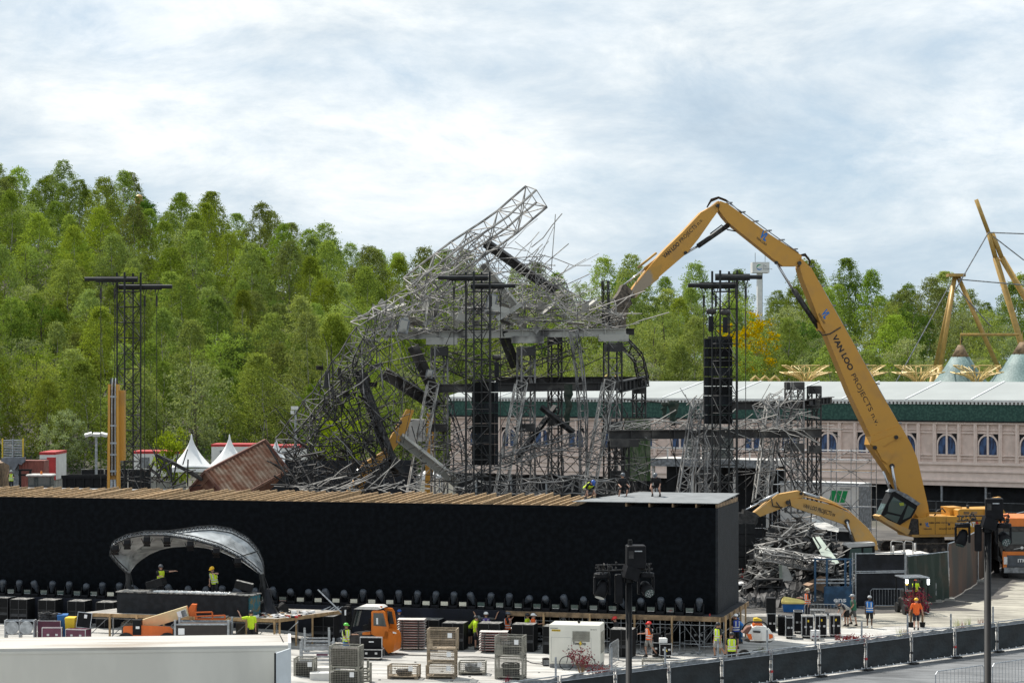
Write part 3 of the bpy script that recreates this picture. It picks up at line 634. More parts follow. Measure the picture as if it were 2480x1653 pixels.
def crest_ornament(u, v, label, n):
 c = at(u, v, 250); m = MB()
 for i in range(n):
  x0 = c.x + (i - n / 2) * 1.1; m.tube([(x0, 250, c.z - 1.5), (x0 + 0.1, 250, c.z - 0.2), (x0 + 0.55, 250, c.z + 0.2), (x0 + 1.0, 250, c.z - 0.2), (x0 + 1.1, 250, c.z - 1.5)], 0.17, 6)
 m.bb(c.x - n * 0.6, c.x + n * 0.6, 249.8, 250.2, 0, c.z - 1.3); m.top('carved_crest', K['goldpale'], label, 'ornament', 'carved cream crests')
crest_ornament(1853, 915, 'carved cream crest above the hall roof behind the loudspeaker tower', 3); crest_ornament(1481, 913, 'carved cream crest above the hall roof behind the wrecked stage', 2)
o = thing('sign_tower', 'white sign tower with a round logo rising above the trees', 'sign tower', (at(1838, 905, 480).x, 480, 14)); s = 480 / F
b = at(1840, 648, 480)
MB().bb(b.x - 20 * s, b.x + 21 * s, 478, 482, b.z - 1.15, b.z + 1.1).build('sign_box', K['white'], o, world=True)
MB().bb(b.x - 6.5 * s, b.x + 4.5 * s, 479, 481, 14, b.z - 1.1).build('mast', K['white'], o, world=True)
MB().bb(b.x + 5.4 * s, b.x + 6.4 * s, 479.5, 480.5, 14, b.z - 1.1).build('ladder', K['galv'], o, world=True)
m = MB(); m.tube([(b.x - 11 * s, 480, b.z + 1), (b.x - 11 * s, 480, b.z + 3.2)], 0.06, 4); m.tube([(b.x + 13 * s, 480, b.z + 1), (b.x + 13 * s, 480, b.z + 3.2)], 0.06, 4); m.build('antenna', K['galvd'], o, world=True)
def ring_arc(cx, cz, r, a0, a1, w, y, mt, nm='logo_arc'):
 m = MB(); n = 10
 for i in range(n):
  t0, t1 = R(a0 + (a1 - a0) * i / n), R(a0 + (a1 - a0) * (i + 1) / n); w0 = w * (0.35 + 0.65 * math.sin(math.pi * (i + 0.5) / n))
  m.add([(cx + (r - w0) * math.cos(t0), y, cz + (r - w0) * math.sin(t0)), (cx + r * math.cos(t0), y, cz + r * math.sin(t0)), (cx + r * math.cos(t1), y, cz + r * math.sin(t1)), (cx + (r - w0) * math.cos(t1), y, cz + (r - w0) * math.sin(t1))], [(0, 1, 2, 3)])
 m.build(nm, mt, o, world=True)
ring_arc(b.x - 3.4 * s, b.z, 0.62, 60, 190, 0.25, 477.98, K['inkgreen']); ring_arc(b.x - 3.4 * s, b.z, 0.62, 190, 330, 0.25, 477.98, K['inkblue'])
text('De\nSchorre', 0.62, K['galvd'], o, (b.x - o.location.x + 5.5 * s, -2.02, b.z - 14 + 0.1), (1, 0, 0), (0, 0, 1))
p = at(336, 500, 428); MB().lathe([(0.25, 0), (0.25, p.z - hill(p.x, 428) + 0.4), (0.7, p.z - hill(p.x, 428) + 0.5), (0.75, p.z - hill(p.x, 428) + 2.0), (0.2, p.z - hill(p.x, 428) + 2.3)], 8, (p.x, 428, hill(p.x, 428))).top('chimney_pipe', K['gold'], 'yellow capped pipe poking above the wooded hilltop', 'pipe')
def cabin(u0, u1, vt, Y, hh, depth, label, door=None, win=None, rz=0.0, group=None):
 a, b_ = at(u0, vt, Y), at(u1, vt, Y); w = b_.x - a.x; zt = a.z; zb = zt - hh
 o = thing('site_cabin', label, 'cabin', (a.x, Y, 0), rz, group)
 MB().bb(0, w, 0, depth, max(zb, 0.0), zt - 0.28).build('wall', K['white'], o); MB().bb(-0.03, w + 0.03, -0.03, depth + 0.03, zt - 0.28, zt).build('roof_band', K['red'], o)
 if door is not None: MB().bb(door, door + 0.95, -0.05, 0, max(zb, 0), zt - 0.55).build('door', K['red'], o)
 if win is not None: MB().bb(win, win + 0.9, -0.04, 0, zt - 1.9, zt - 0.7).build('window', K['galvd'], o)
 if zb > 0.05: MB().bb(0.2, w - 0.2, 0.2, depth - 0.2, 0, zb).build('support_block', K['concrete'], o)
cabin(96, 133, 1094, 232, 2.9, 6, 'white site cabin with a red door behind the red container', 0.75, 0.05)
cabin(322, 440, 1092, 255, 2.9, 5, 'white site cabin with a red roof band behind the burnt container', None, 1.0)
cabin(512, 610, 1075, 262, 2.9, 5, 'white site cabin between the pagoda tents', None, 1.0)
cabin(640, 735, 1078, 258, 2.9, 5, 'white site cabin with a red roof band beside the camera mast', None, 2.0)
def corrugated(o, x0, x1, y0, y1, z0, z1, mt, pitch=0.28, dep=0.05, nm='wall_panel'):
 m = MB(); n = max(2, int((x1 - x0) / pitch)); pts = []
 for i in range(n):
  a = x0 + (x1 - x0) * i / n; k = (x1 - x0) / n
  pts += [(a, y0), (a + k * 0.3, y0), (a + k * 0.5, y0 + dep), (a + k * 0.8, y0 + dep)]
 pts.append((x1, y0)); nn = len(pts)
 m.add([(p[0], p[1], z0) for p in pts] + [(p[0], p[1], z1) for p in pts], [(i, i + 1, i + 1 + nn, i + nn) for i in range(nn - 1)]); return m.build(nm, mt, o)
a = at(46, 1115, 205); o = thing('shipping_container', 'red brown shipping container under the tube rack', 'container', (a.x, 205, 0)); w = at(106, 1115, 205).x - a.x; zt = a.z
MB().bb(0.02, w - 0.02, 0.08, 2.4, 0.12, zt).build('body', K['redcont'], o); corrugated(o, 0, w, 0, 0, 0.15, zt - 0.1, K['redcont']); MB().bb(-0.9, 0, 0.05, 2.4, 0.1, zt - 0.05).build('end_door', K['galvd'], o)
MB().bb(-0.02, w, -0.02, 0.1, zt - 0.12, zt + 0.03).build('top_rail', K['redcont'], o); MB().bb(-0.02, w, -0.02, 0.1, 0.0, 0.15).build('bottom_rail', K['redcont'], o)
p = at(6, 1109, 205); q = at(56, 1064, 205); r_ = thing('tube_rack', 'rack of stacked scaffold tubes with yellow posts on a container', 'rack', (p.x, 205, p.z))
for xx in (0, (q.x - p.x) / 2, q.x - p.x): MB().bb(xx - 0.05, xx + 0.05, -0.1, 0.1, 0, q.z - p.z + 0.1).build('post', K['yellow'] if xx != (q.x - p.x) / 2 else K['galv'], r_)
nn = 11
for i in range(nn):
 z = (q.z - p.z) * (i + 0.5) / nn; MB().tube([(-0.1, 0.02 + 0.1 * (i % 2), z), (q.x - p.x + 0.1, 0.05, z + 0.05)], 0.045, 5).build('scaffold_tube', K['galv'], r_)
m = MB(); rr = random.Random(2); pts = [(6, 1108), (62, 1106), (60, 1117), (52, 1125), (45, 1122), (36, 1138), (28, 1130), (18, 1122), (3, 1116)]
m.prism([(at(u, v, 204.6).x, at(u, v, 204.6).z) for u, v in pts], lambda A, B, t: Vector((A, t, B)), 204.4, 204.9); m.top('tarpaulin', mat('grey_tarp', (0.16, 0.17, 0.19), 0.6, bump=0.9, bscale=1.5), 'grey tarpaulin hanging in folds below the tube rack', 'tarpaulin')
c = at(20, 1130, 212); MB().bb(c.x - 4, c.x + 0.6, 206, 213, 0, c.z + 0.6).top('storage_shed', K['timber_dark'], 'dark open storage shed behind the grey tarpaulin', 'shed')
a = at(151, 1151, 190); b_ = at(258, 1151, 190); o = thing('waste_skip', 'black open waste skip behind the timber roof', 'skip', (a.x, 190, 0)); w = b_.x - a.x
MB().bb(0, w, 0, 0.12, 0.2, a.z).bb(0, w, 2.2, 2.32, 0.2, a.z).bb(0, 0.12, 0.12, 2.2, 0.2, a.z).bb(w - 0.12, w, 0.12, 2.2, 0.2, a.z).bb(0, w, 0, 2.3, 0, 0.2).build('body', K['black'], o)
MB().bb(-0.08, w + 0.08, -0.1, 0.0, a.z - 0.25, a.z + 0.02).build('rim', K['black'], o)
for i in range(5): MB().bb(w * (i + 0.3) / 5, w * (i + 0.3) / 5 + 0.14, -0.12, 0, 0.1, a.z - 0.25).build('rib', K['black'], o)
def lamp_mast(u, vt, Y, label, kind):
 p = at(u, vt, Y); o = thing('lamp_mast' if kind == 'lamp' else 'camera_mast', label, 'mast', (p.x, Y, 0)); MB().lathe([(0.16, 0), (0.12, p.z)], 8).build('pole', K['galv'], o)
 if kind == 'lamp':
  for s_ in (-1, 0.1, 1): MB().box((s_ * 0.8, -0.1, p.z + 0.1), (0.75, 0.5, 0.3), 0, 0.3, s_ * 0.25).build('floodlight', K['white'], o)
  MB().bb(-0.9, 0.9, -0.05, 0.05, p.z - 0.1, p.z).build('crossbar', K['galv'], o)
 else: MB().box((-0.1, 0, p.z + 0.2), (0.75, 0.5, 0.35)).build('camera_housing', K['white'], o); MB().box((-0.35, 0, p.z - 0.25), (0.35, 0.35, 0.4)).build('camera_dome', K['white'], o)
lamp_mast(233, 1054, 235, 'grey floodlight mast beside the folded yellow boom', 'lamp'); lamp_mast(716, 992, 240, 'white camera mast beside the charred wreckage', 'cam')
o = thing('tractor', 'tractor with a pale cab roof and beacon behind the timber roof', 'tractor', (at(95, 1190, 195).x, 195, 0)); s = 195 / F
zc = lambda v: H - (v - VH) * s
MB().cbox((0, 0.8, (zc(1152) + zc(1180)) / 2), (2.0, 1.6, zc(1152) - zc(1180)), 0.1).build('cab', K['window'], o); MB().cbox((0, 0.8, zc(1151)), (2.3, 1.9, 0.22), 0.08).build('cab_roof', K['board'], o)
MB().cbox((-0.4, -1.0, 1.2), (1.4, 2.0, 1.0), 0.1).build('bonnet', K['red'], o); MB().lathe([(0.1, 0), (0.1, 0.2), (0.03, 0.3)], 8, (0.1, 0.4, zc(1151) + 0.1)).build('beacon', K['orange'], o)
for sx in (-1, 1):
 for yy, rr_ in ((-1.2, 0.55), (1.2, 0.85)): MB().lathe([(rr_ * 0.5, -0.2), (rr_, -0.18), (rr_, 0.18), (rr_ * 0.5, 0.2)], 16, (sx * 0.95, yy, rr_), 'X').build('wheel', K['rubber'], o)
o = thing('forklift_mast', 'black forklift mast in front of the red container', 'forklift', (at(61, 1190, 196).x, 196, 0))
for sx in (-0.45, 0.45): MB().bb(sx - 0.09, sx + 0.09, -0.1, 0.1, 0, zc(1138)).build('mast_rail', K['black'], o)
for z in (0.4, zc(1150), zc(1138)): MB().bb(-0.6, 0.6, -0.06, 0.06, z - 0.1, z + 0.06).build('crossbar', K['black'], o)
MB().cbox((0, 1.4, 0.9), (1.3, 2.0, 1.0), 0.15).build('body', K['tealtent'], o)
def pagoda(u, vt, vb, Y, wpx, label):
 p = at(u, vt, Y); zb = H - (vb - VH) / F * Y; w = wpx / 2 * Y / F; o = thing('pagoda_tent', label, 'tent', (p.x, Y, 0), R(8), 'white pagoda tents')
 hh = p.z - zb; rings = []
 for t in [0, 0.05, 0.12, 0.22, 0.35, 0.5, 0.68, 0.85, 1.0]:
  k = w * ((1 - t) ** 1.75 * 0.97 + 0.018); z = zb + hh * t; n = 6; ring = []
  for sgx, sgy, ex, ey in ((-1, -1, 1, 0), (1, -1, 0, 1), (1, 1, -1, 0), (-1, 1, 0, -1)):
   for i in range(n):
    f = i / n; sag = math.sin(f * math.pi) * hh * 0.05 * (1 - t)
    ring.append(Vector((k * (sgx + 2 * ex * f), k * (sgy + 2 * ey * f), z - 0.0 + sag * 0.6)))
  rings.append(ring)
 MB().loft(rings).build('roof_cloth', K['tent'], o, smooth=True); MB().bb(-w, w, -w, -w + 0.02, zb - 0.35, zb).build('valance', K['tent'], o)
 for sx in (-1, 1):
  for sy in (-1, 1): MB().bb(sx * w * 0.97 - 0.06, sx * w * 0.97 + 0.06, sy * w * 0.97 - 0.06, sy * w * 0.97 + 0.06, 0, zb).build('leg', K['galv'], o)
pagoda(464, 1050, 1132, 232, 100, 'white pagoda tent next to the lime green shrub'); pagoda(556, 1051, 1130, 236, 100, 'white pagoda tent behind the tilted rusty container'); pagoda(669, 1056, 1122, 228, 62, 'white pagoda tent beside the camera mast'); pagoda(1040, 1128, 1150, 205, 56, 'small white pagoda tent behind the leaning grey truss')
p = at(196, 1120, 240)
local_mesh_fence('mesh_fence', 'pale mesh fence panels beside the floodlight mast', Vector((p.x, 240, 0)), 0.1, 7.5, 3.6, 3, None)
def black_screen(u0, u1, vt, Y, label):
 a, b_ = at(u0, vt, Y), at(u1, vt, Y); o = thing('screen_wall', label, 'screen', (a.x, Y, 0)); w = b_.x - a.x; n = max(1, int(w / 2.6)); k = w / n
 for i in range(n): MB().bb(i * k + 0.03, (i + 1) * k - 0.03, 0, 0.08, 0.05, a.z - 0.05).build('panel', K['blackcloth'], o); MB().bb(i * k - 0.03, i * k + 0.03, -0.03, 0.1, 0, a.z).build('post', K['galvd'], o)
black_screen(690, 1010, 1112, 208, 'black screen wall behind the wreckage'); black_screen(640, 700, 1120, 206, 'black screen beside the tilted rusty container')
TH = math.atan(0.27); SO = Vector(((1733 - UC) / 48.3, F / 48.3, 0)); EX = Vector((math.cos(TH), -math.sin(TH), 0)); EY = Vector((math.sin(TH), math.cos(TH), 0))
SR = -TH; WL = 46.0; SD = 6.4; ZD = 1.8; ZT = 7.13
stage = thing('screen_stage', 'long black screen box with open timber rafters on its roof', 'stage', SO, SR)
MB().bb(-WL, 0, 0, 0.14, ZD + 0.02, ZT).build('front_screen', K['led'], stage)
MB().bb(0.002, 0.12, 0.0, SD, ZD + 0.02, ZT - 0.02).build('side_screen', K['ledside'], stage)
MB().bb(-WL, 0.1, SD, SD + 0.1, 0.1, ZT - 0.15).build('rear_screen', K['black'], stage)
MB().bb(-WL, -0.02, 0.16, 0.34, ZT - 0.20, ZT - 0.02).build('wall_plate', K['timber_dark'], stage)
MB().bb(-WL, -0.02, 0.4, SD - 0.1, ZT - 1.9, ZT - 1.8).build('inner_floor', K['black'], stage)
rr = random.Random(14); x = -WL + 0.3; rafm = []
for k in range(4):
 m = MB(); m.bb(-0.034, 0.034, 0.0, SD + (-0.1, 0.15, 0.3, 0.0)[k], -0.11, 0.11); rafm.append(m.mesh('rafter', K['timber']))
while x < -7.6:
 o = child('rafter', rr.choice(rafm), stage, (x, 0.18, ZT - 0.09 + rr.uniform(-0.02, 0.03))); o.rotation_euler = (R(rr.uniform(1.2, 2.2)), R(rr.uniform(-3, 3)), R(rr.uniform(-1.2, 1.2)))
 x += rr.choice((0.40, 0.46, 0.5, 0.56, 0.7))
for i in range(9):
 x = -WL + 2 + i * 4.1; m = MB(); m.bb(-0.03, 0.03, 0, 5.2, -0.02, 0.02); o = m.build('batten', K['timber'], stage); o.location = (x, 0.5, ZT - 0.35); o.rotation_euler = (0, 0, R(-20 + 14 * (i % 3)))
m = MB(); m.prism([(-7.4, 0.0), (0.14, -0.02), (0.14, SD + 0.05), (-5.2, SD + 0.05)], lambda a, b, t: Vector((a, b, t + b * 0.027)), ZT + 0.21, ZT + 0.24); m.build('roof_sheet', K['roofing'], stage)
for xx in (-4.6, -3.4, -2.2, -1.0, 0.03): MB().bb(xx - 0.04, xx + 0.04, 0.05, SD, ZT - 0.01, ZT + 0.2).build('rafter', K['timber_dark'], stage)
m = MB(); m.prism([(-WL, SD + 0.4), (-37.5, SD + 0.4), (-33.5, SD + 3.0), (-WL, SD + 3.2)], lambda a, b, t: Vector((a, b, t)), ZT - 0.25, ZT + 0.0); m.build('roof_membrane', K['galvd'], stage)
deck = thing('stage_deck', 'low stage deck with a timber edge on posts below the screen box', 'stage deck', SO, SR)
MB().bb(-WL, 0.55, -1.05, SD + 0.5, ZD - 0.06, ZD).build('deck_floor', K['blackcloth'], deck)
MB().bb(-WL, 0.56, -1.11, -1.05, ZD - 0.24, ZD + 0.005).build('fascia', K['timber_dark'], deck); MB().bb(0.55, 0.60, -1.10, SD + 0.4, ZD - 0.24, ZD + 0.005).build('fascia', K['timber_dark'], deck)
for xx in (-8.6, -6.2, -3.9, -2.0, 0.42): MB().bb(xx - 0.045, xx + 0.045, -1.21, -1.12, 0, ZD - 0.02).build('post', K['timber'], deck)
for yy in (-0.8, 0.6, 2.0, 3.8, 5.4): MB().bb(0.61, 0.69, yy - 0.045, yy + 0.045, 0, ZD + 0.05).build('post', K['timber'], deck)
for i in range(11):
 xx = 0.35 - i * 1.0
 for yy in (-0.9, 0.4, 2.4): MB().tube([(xx, yy, 0), (xx, yy, ZD - 0.1)], 0.026, 5).build('scaffold_leg', K['galv'], deck)
 if i < 10:
  for yy in (-0.9, 0.4):
   MB().tube([(xx, yy, 0.3 + 0.1 * (i % 2)), (xx - 1.0, yy, 0.3 + 0.1 * (i % 2))], 0.024, 5).build('ledger', K['galv'], deck)
   MB().tube([(xx, yy, 0.25 if i % 2 else 1.6), (xx - 1.0, yy, 1.6 if i % 2 else 0.25)], 0.022, 5).build('brace', K['galvd'], deck)
  MB().tube([(xx, -0.95, 1.35), (xx - 1.0, -0.95, 1.35)], 0.022, 5).build('ledger', K['galv'], deck)
  MB().tube([(xx, -0.9, 0.9), (xx, 2.4, 0.9)], 0.024, 5).build('ledger', K['galv'], deck)
MB().bb(-WL, -10.6, -1.19, -1.13, 0.02, ZD + 0.02).build('skirt', K['navycloth'], deck)
MB().bb(-10.4, 0.4, 3.0, 3.05, 0.02, ZD - 0.1).build('dark_backing', K['black'], deck)
def moving_head(tilt, pan):
 o = thing('moving_head_light', 'x', 'stage light', (0, 0, 0))
 b = MB(); b.cbox((0, 0, 0.08), (0.46, 0.42, 0.16), 0.03); b.build('base', K['case'], o)
 for s in (-1, 1): MB().cbox((s * 0.21, 0, 0.36), (0.07, 0.16, 0.46), 0.02).build('yoke_arm', K['case'], o)
 h = MB(); h.lathe([(0.09, -0.30), (0.105, -0.28), (0.115, -0.1), (0.165, 0.05), (0.18, 0.2), (0.17, 0.30), (0.10, 0.36)], 14); hd = h.build('head', mat('light_head_grey', (0.055, 0.065, 0.08), 0.38, var=0.15) if 'lh' not in K else K['lh'], o, smooth=True)
 if 'lh' not in K: K['lh'] = hd.data.materials[0]
 hd.location = (0, 0, 0.52); hd.rotation_euler = (tilt * 0.75, pan * 0.95, 0)
 l = MB(); l.lathe([(0.085, -0.315), (0.085, -0.302)], 12).build('lens', K['cabglass'], hd)
 return o
rl = random.Random(9); MH = []
def sloc(x, y, z=0): return SO + EX * x + EY * y + Vector((0, 0, z))
POSE = [(0.45, 0.3), (0.45, 0.3), (0.5, 0.25), (0.4, -0.35), (0.5, 0.3), (0.55, 0.3), (0.95, 0.9), (0.5, 0.2), (0.45, 0.25), (1.0, -1.0), (0.5, 0.3), (0.5, -0.45), (1.0, 0.8), (0.9, 0.9), (0.55, 0.3), (0.8, -1.1), (1.35, 0.0), (0.5, -0.3), (1.3, 0.0), (1.3, 0.1), (0.5, -0.5), (1.3, 0), (0.5, 0.2), (0.6, -0.2), (0.45, 0.1)]
LAB = ['moving head light on the screen deck, its head tipped {} at the front', '']
TW = ['steeply down', 'slantwise', 'nearly level', 'upright']
nh = 41
for k in range(nh):
 t, pn = POSE[(nh - 1 - k) % len(POSE)] if k > 8 else POSE[-1 - k]
 o = moving_head(t, pn); o.location = sloc(-0.72 - 0.985 * k, -0.6, ZD); o.rotation_euler = (0, 0, SR + rl.uniform(-0.1, 0.1))
 uu = o.location.x / o.location.y * F + UC; pl = next(b for a, b in ((90, 'above the first subwoofers'), (290, 'above the subwoofers beside the booth'), (640, 'seen behind the booth'), (830, 'between canopy foot and forklift'), (960, 'above the orange forklift'), (1130, 'above the tall panel stack'), (1300, 'above the low panel stack'), (1480, 'above the generator'), (1620, 'beside the lamp pole'), (9999, 'at the open corner of the deck')) if uu < a); o['label'] = 'black moving head light on the screen deck ' + pl; o['group'] = 'moving heads ' + pl
K['lamp_cream'] = mat('cream_strobe_face', (0.78, 0.74, 0.60), 0.5, var=0.1, scale=14)
def strobe(lit):
 o = thing('strobe_light', 'x', 'stage light', (0, 0, 0)); MB().cbox((0, 0, 0.05), (0.42, 0.34, 0.10), 0.02).build('base', K['case'], o)
 MB().cbox((0, 0.03, 0.24), (0.44, 0.16, 0.28), 0.02).build('housing', K['case'], o)
 if lit: MB().bb(-0.19, 0.19, -0.065, -0.052, 0.14, 0.34).build('lamp_face', K['lamp_cream'], o)
 else:
  MB().bb(-0.19, 0.19, -0.06, -0.052, 0.13, 0.35).build('lamp_face', K['cabglass'], o); MB().bb(-0.16, 0.16, -0.075, -0.06, 0.14, 0.165).build('trim', K['alu'], o)
 return o
LIT = {12, 13, 14, 15, 16, 17, 18, 19, 20, 21, 32}
protoS = {True: None, False: None}
for k in range(nh - 1):
 lit = k in LIT
 loc = sloc(-1.2 - 0.985 * k, -0.6, ZD)
 o = strobe(lit) if protoS[lit] is None else dup(protoS[lit]); protoS[lit] = protoS[lit] or o
 o.location = loc; o.rotation_euler = (0, 0, SR)
 o['label'] = 'strobe box with a cream lamp face between moving heads on the deck' if lit else 'strobe box with a dark glass face between moving heads on the deck'; o['group'] = 'cream strobes' if lit else 'dark strobes'
MB().lathe([(0.035, 0), (0.035, 0.12)], 10, sloc(-0.15, -0.8, ZD)).top('drink_can', K['red'], 'small red drink can at the corner of the screen deck', 'can')
K['edge'] = mat('cabinet_edge_grey', (0.03, 0.031, 0.034), 0.6, var=0.4, scale=8)  # lighter grey along the cabinet edges
def subwoofer(label, loc, rz, w=0.98, d=1.0, h=1.36):
 o = thing('subwoofer_stack', label, 'subwoofer', loc, rz, None)
 MB().bb(0, w, 0.03, d, 0.03, h).build('cabinet', K['greycase'], o); MB().bb(0.01, w - 0.01, 0.02, d - 0.01, h, h + 0.008).build('lid', K['dusty'], o)
 for i in range(2):
  x0, x1 = w * i / 2 + 0.03, w * (i + 1) / 2 - 0.03
  MB().bb(x0, x1, 0.0, 0.03, h * 0.64, h - 0.03).build('grille', K['grille'], o); MB().bb(x0, x1, 0.0, 0.03, 0.04, h * 0.33).build('grille', K['grille'], o)
  MB().add([(x0, 0.03, h * 0.60), (x1, 0.03, h * 0.60), (x1, 0.029, h * 0.37), (x0, 0.029, h * 0.37)], [(0, 1, 2, 3)]).build('port', K['black'], o)
  MB().prism([(0.0, h * 0.335), (0.028, h * 0.44), (0.028, h * 0.335)], lambda a, b, t: Vector((t, a, b)), x0, x1).build('horn_lip', K['edge'], o)
 pass
 for a, b, c, d_ in ((w / 2 - 0.018, w / 2 + 0.018, 0.03, h), (0.0, 0.025, 0.03, h), (w - 0.025, w, 0.03, h)): MB().bb(a, b, -0.006, 0.03, c, d_).build('divider', K['edge'], o)
 for z in (h * 0.62, h * 0.35, h - 0.02): MB().bb(0.03, w - 0.03, -0.004, 0.028, z - 0.012, z + 0.012).build('shelf_edge', K['edge'], o)
 return o
SUBS = [(-22, 1508, 'subwoofer stack at the free end of the row below the screen'), (24, 1512, 'first full subwoofer stack beside the grey fan truss'), (92, 1514, 'subwoofer stack behind the maroon case heaped with cables'), (163, 1517, 'subwoofer stack behind the blue wheelie bin'), (232, 1520, 'subwoofer stack partly hidden by the timber booth platform'),
  (757, 1556, 'subwoofer stack in front of the steel scrap and beside the orange forklift'), (1012, 1564, 'subwoofer stack behind the tall stack of red framed panels'), (1070, 1573, 'subwoofer stack behind the beige cage tower'), (1157, 1574, 'subwoofer stack behind the low stack of red framed panels'), (1239, 1577, 'subwoofer stack behind the worker in black shorts'), (1314, 1582, 'subwoofer stack against the cream generator'), (1477, 1590, 'subwoofer stack behind the dark lamp pole')]
for (u, v, lab) in SUBS: subwoofer(lab, gpz(u, v), SR + R(2), 0.98 if u < 700 else 1.12, 1.0, 1.36)
PB = gp(283, 1483, 1.8); BO = Vector((PB.x, PB.y, 0)); pe = gp(600, 1493, 1.8); BXd = (Vector((pe.x, pe.y, 0)) - BO).normalized(); BRZ = math.atan2(BXd.y, BXd.x); BW = (Vector((pe.x, pe.y, 0)) - BO).length
booth = thing('presenter_booth', 'long black presenter booth with a dusty top and white plastic strip', 'booth', BO + Vector((0, 0, 1.8)), BRZ)
MB().bb(0, BW, 0, 1.1, 0.0, 1.04).build('body', K['ledside'], booth); MB().bb(-0.05, BW + 0.25, -0.05, 1.2, 1.04, 1.09).build('top', K['dusty'], booth)
MB().bb(BW + 0.002, BW + 0.22, 0.1, 1.1, 0, 1.02).build('end_panel', mat('teal_mural_panel', (0.02, 0.12, 0.16), 0.6, col2=(0.16, 0.12, 0.05), scale=5, mix=(0.48, 0.62)), booth)
m = MB(); rp = random.Random(4)
for i in range(46):
 t = i / 45; m.sphere((2.0 + (BW - 3.2) * t, 0.12 + 0.06 * math.sin(i), 1.12), rp.uniform(0.05, 0.09), 6, 4)
 if i % 3 == 0: m.sphere((2.0 + (BW - 3.2) * t, 0.55, 1.11), rp.uniform(0.04, 0.07), 6, 4)
m.bb(1.95, BW - 1.15, 0.1, 0.58, 1.092, 1.105); m.build('plastic_wrap', K['tent'], booth, kind='stuff')
plat = thing('booth_platform', 'timber edged scaffold platform carrying the presenter booth', 'platform', BO, BRZ)
x0, x1 = -1.75, BW + 1.7
m = MB(); m.prism([(x0, -0.35), (x1, -0.35), (x1 + 1.7, 4.2), (x0 + 1.5, 4.2)], lambda a, b, t: Vector((a, b, t)), 1.74, 1.8); m.build('floor', K['ply'], plat)
MB().bb(x0, x1, -0.40, -0.35, 1.62, 1.802).build('fascia', K['timber'], plat); MB().bar((x1 + 0.02, -0.38, 1.71), (x1 + 1.72, 4.2, 1.71), 0.05, 0.18).build('fascia', K['timber'], plat)
for i in range(8): xx = x0 + 0.1 + i * (x1 - x0 - 0.2) / 7; MB().bb(xx - 0.045, xx + 0.045, -0.49, -0.41, 0.3, 1.78).build('post', K['timber'], plat)
for i in range(4): MB().bb(x1 + 0.06 + 0.43 * i, x1 + 0.13 + 0.43 * i, -0.3 + i * 1.14, -0.22 + i * 1.14, 0.3, 1.78).build('post', K['timber'], plat)
for i in range(9):
 xx = x0 + 0.2 + i * (x1 - x0 - 0.4) / 8
 MB().tube([(xx, 0.1, 0), (xx, 0.1, 1.72)], 0.025, 5).build('scaffold_leg', K['galv'], plat)
 MB().tube([(xx, 0.0, 0.6), (xx + (x1 - x0) / 9, 0.0, 1.65)], 0.022, 5).build('brace', K['galv'], plat)
 MB().tube([(xx + 0.3, 2.2, 0), (xx + 0.3, 2.2, 1.72)], 0.025, 5).build('scaffold_leg', K['galv'], plat)
MB().tube([(x0, -0.05, 1.52), (x1, -0.05, 1.52)], 0.025, 6).build('ledger', K['alu'], plat); MB().tube([(x0, 0.1, 0.75), (x1, 0.1, 0.75)], 0.025, 6).build('ledger', K['galv'], plat)
for q in range(3): MB().bb(-0.7 + q * 2.9 + 0.8, 0.35 + q * 2.9 + 0.8, 0.8, 1.7, 0.4, 1.22).bb(-0.55 + q * 2.9 + 0.8, 0.2 + q * 2.9 + 0.8, 1.0, 1.5, 1.22, 1.3).top('concrete_block', K['concrete'], ('grey concrete ballast block under the platform end', 'grey concrete ballast block under the middle of the platform', 'grey concrete ballast block under the platform near the hot yellow shirt')[q], 'block').location += BO
def scatter(name, mt, label, cat, cx, cy, z, sx, sy, n, rnd, rz, sizes=(0.04, 0.16), flat=0.6, tubes=0):
 m = MB(); c, s = math.cos(rz), math.sin(rz)
 for i in range(n):
  a, b_ = rnd.uniform(-sx, sx), rnd.uniform(-sy, sy); w = rnd.uniform(*sizes); hh = w * rnd.uniform(0.3, 1.0) * flat
  m.box((cx + a * c - b_ * s, cy + a * s + b_ * c, z + hh / 2), (w, w * rnd.uniform(0.3, 1.2), hh), rnd.uniform(0, 3))
 for i in range(tubes):
  a, b_ = rnd.uniform(-sx, sx), rnd.uniform(-sy, sy); pts = []
  for k in range(5): pts.append((cx + a * c - b_ * s, cy + a * s + b_ * c, z + 0.02 + abs(rnd.gauss(0, 0.07)))); a += rnd.gauss(0, 0.2); b_ += rnd.gauss(0, 0.2)
  m.tube(pts, 0.018, 4)
 o = m.build(name, mt); return tag(o, label, cat, None, 'stuff')
rs = random.Random(21)
q = BO + BXd * (BW + 1.6) + Vector((0, 1.6, 0))
for mt, lab in ((K['paper'], 'white rags and packaging strewn on the booth platform'), (K['galv'], 'loose metal couplers strewn on the booth platform'), (K['black'], 'tangled black cables strewn on the booth platform'), (K['red'], 'red clamps strewn on the booth platform'), (K['timber'], 'offcuts of timber strewn on the booth platform')):
 scatter('litter', mt, lab, 'litter', q.x, q.y, 1.8, 1.3, 1.5, 26 if mt is not K['red'] else 8, rs, BRZ, (0.05, 0.28 if mt is K['paper'] else 0.18), 0.6, 6 if mt in (K['galv'], K['black']) else 0)
def wedge_monitor(loc, rz, label):
 o = thing('wedge_speaker', label, 'loudspeaker', loc, rz); MB().prism([(0, 0), (0.55, 0), (0.55, 0.22), (0.2, 0.45), (0, 0.3)], lambda a, b, t: Vector((t, a, b)), -0.32, 0.32).build('cabinet', K['greycase'], o)
 MB().prism([(0.55, 0.22), (0.2, 0.45), (0.21, 0.465), (0.56, 0.235)], lambda a, b, t: Vector((t, a, b)), -0.29, 0.29).build('grille', K['grille'], o)
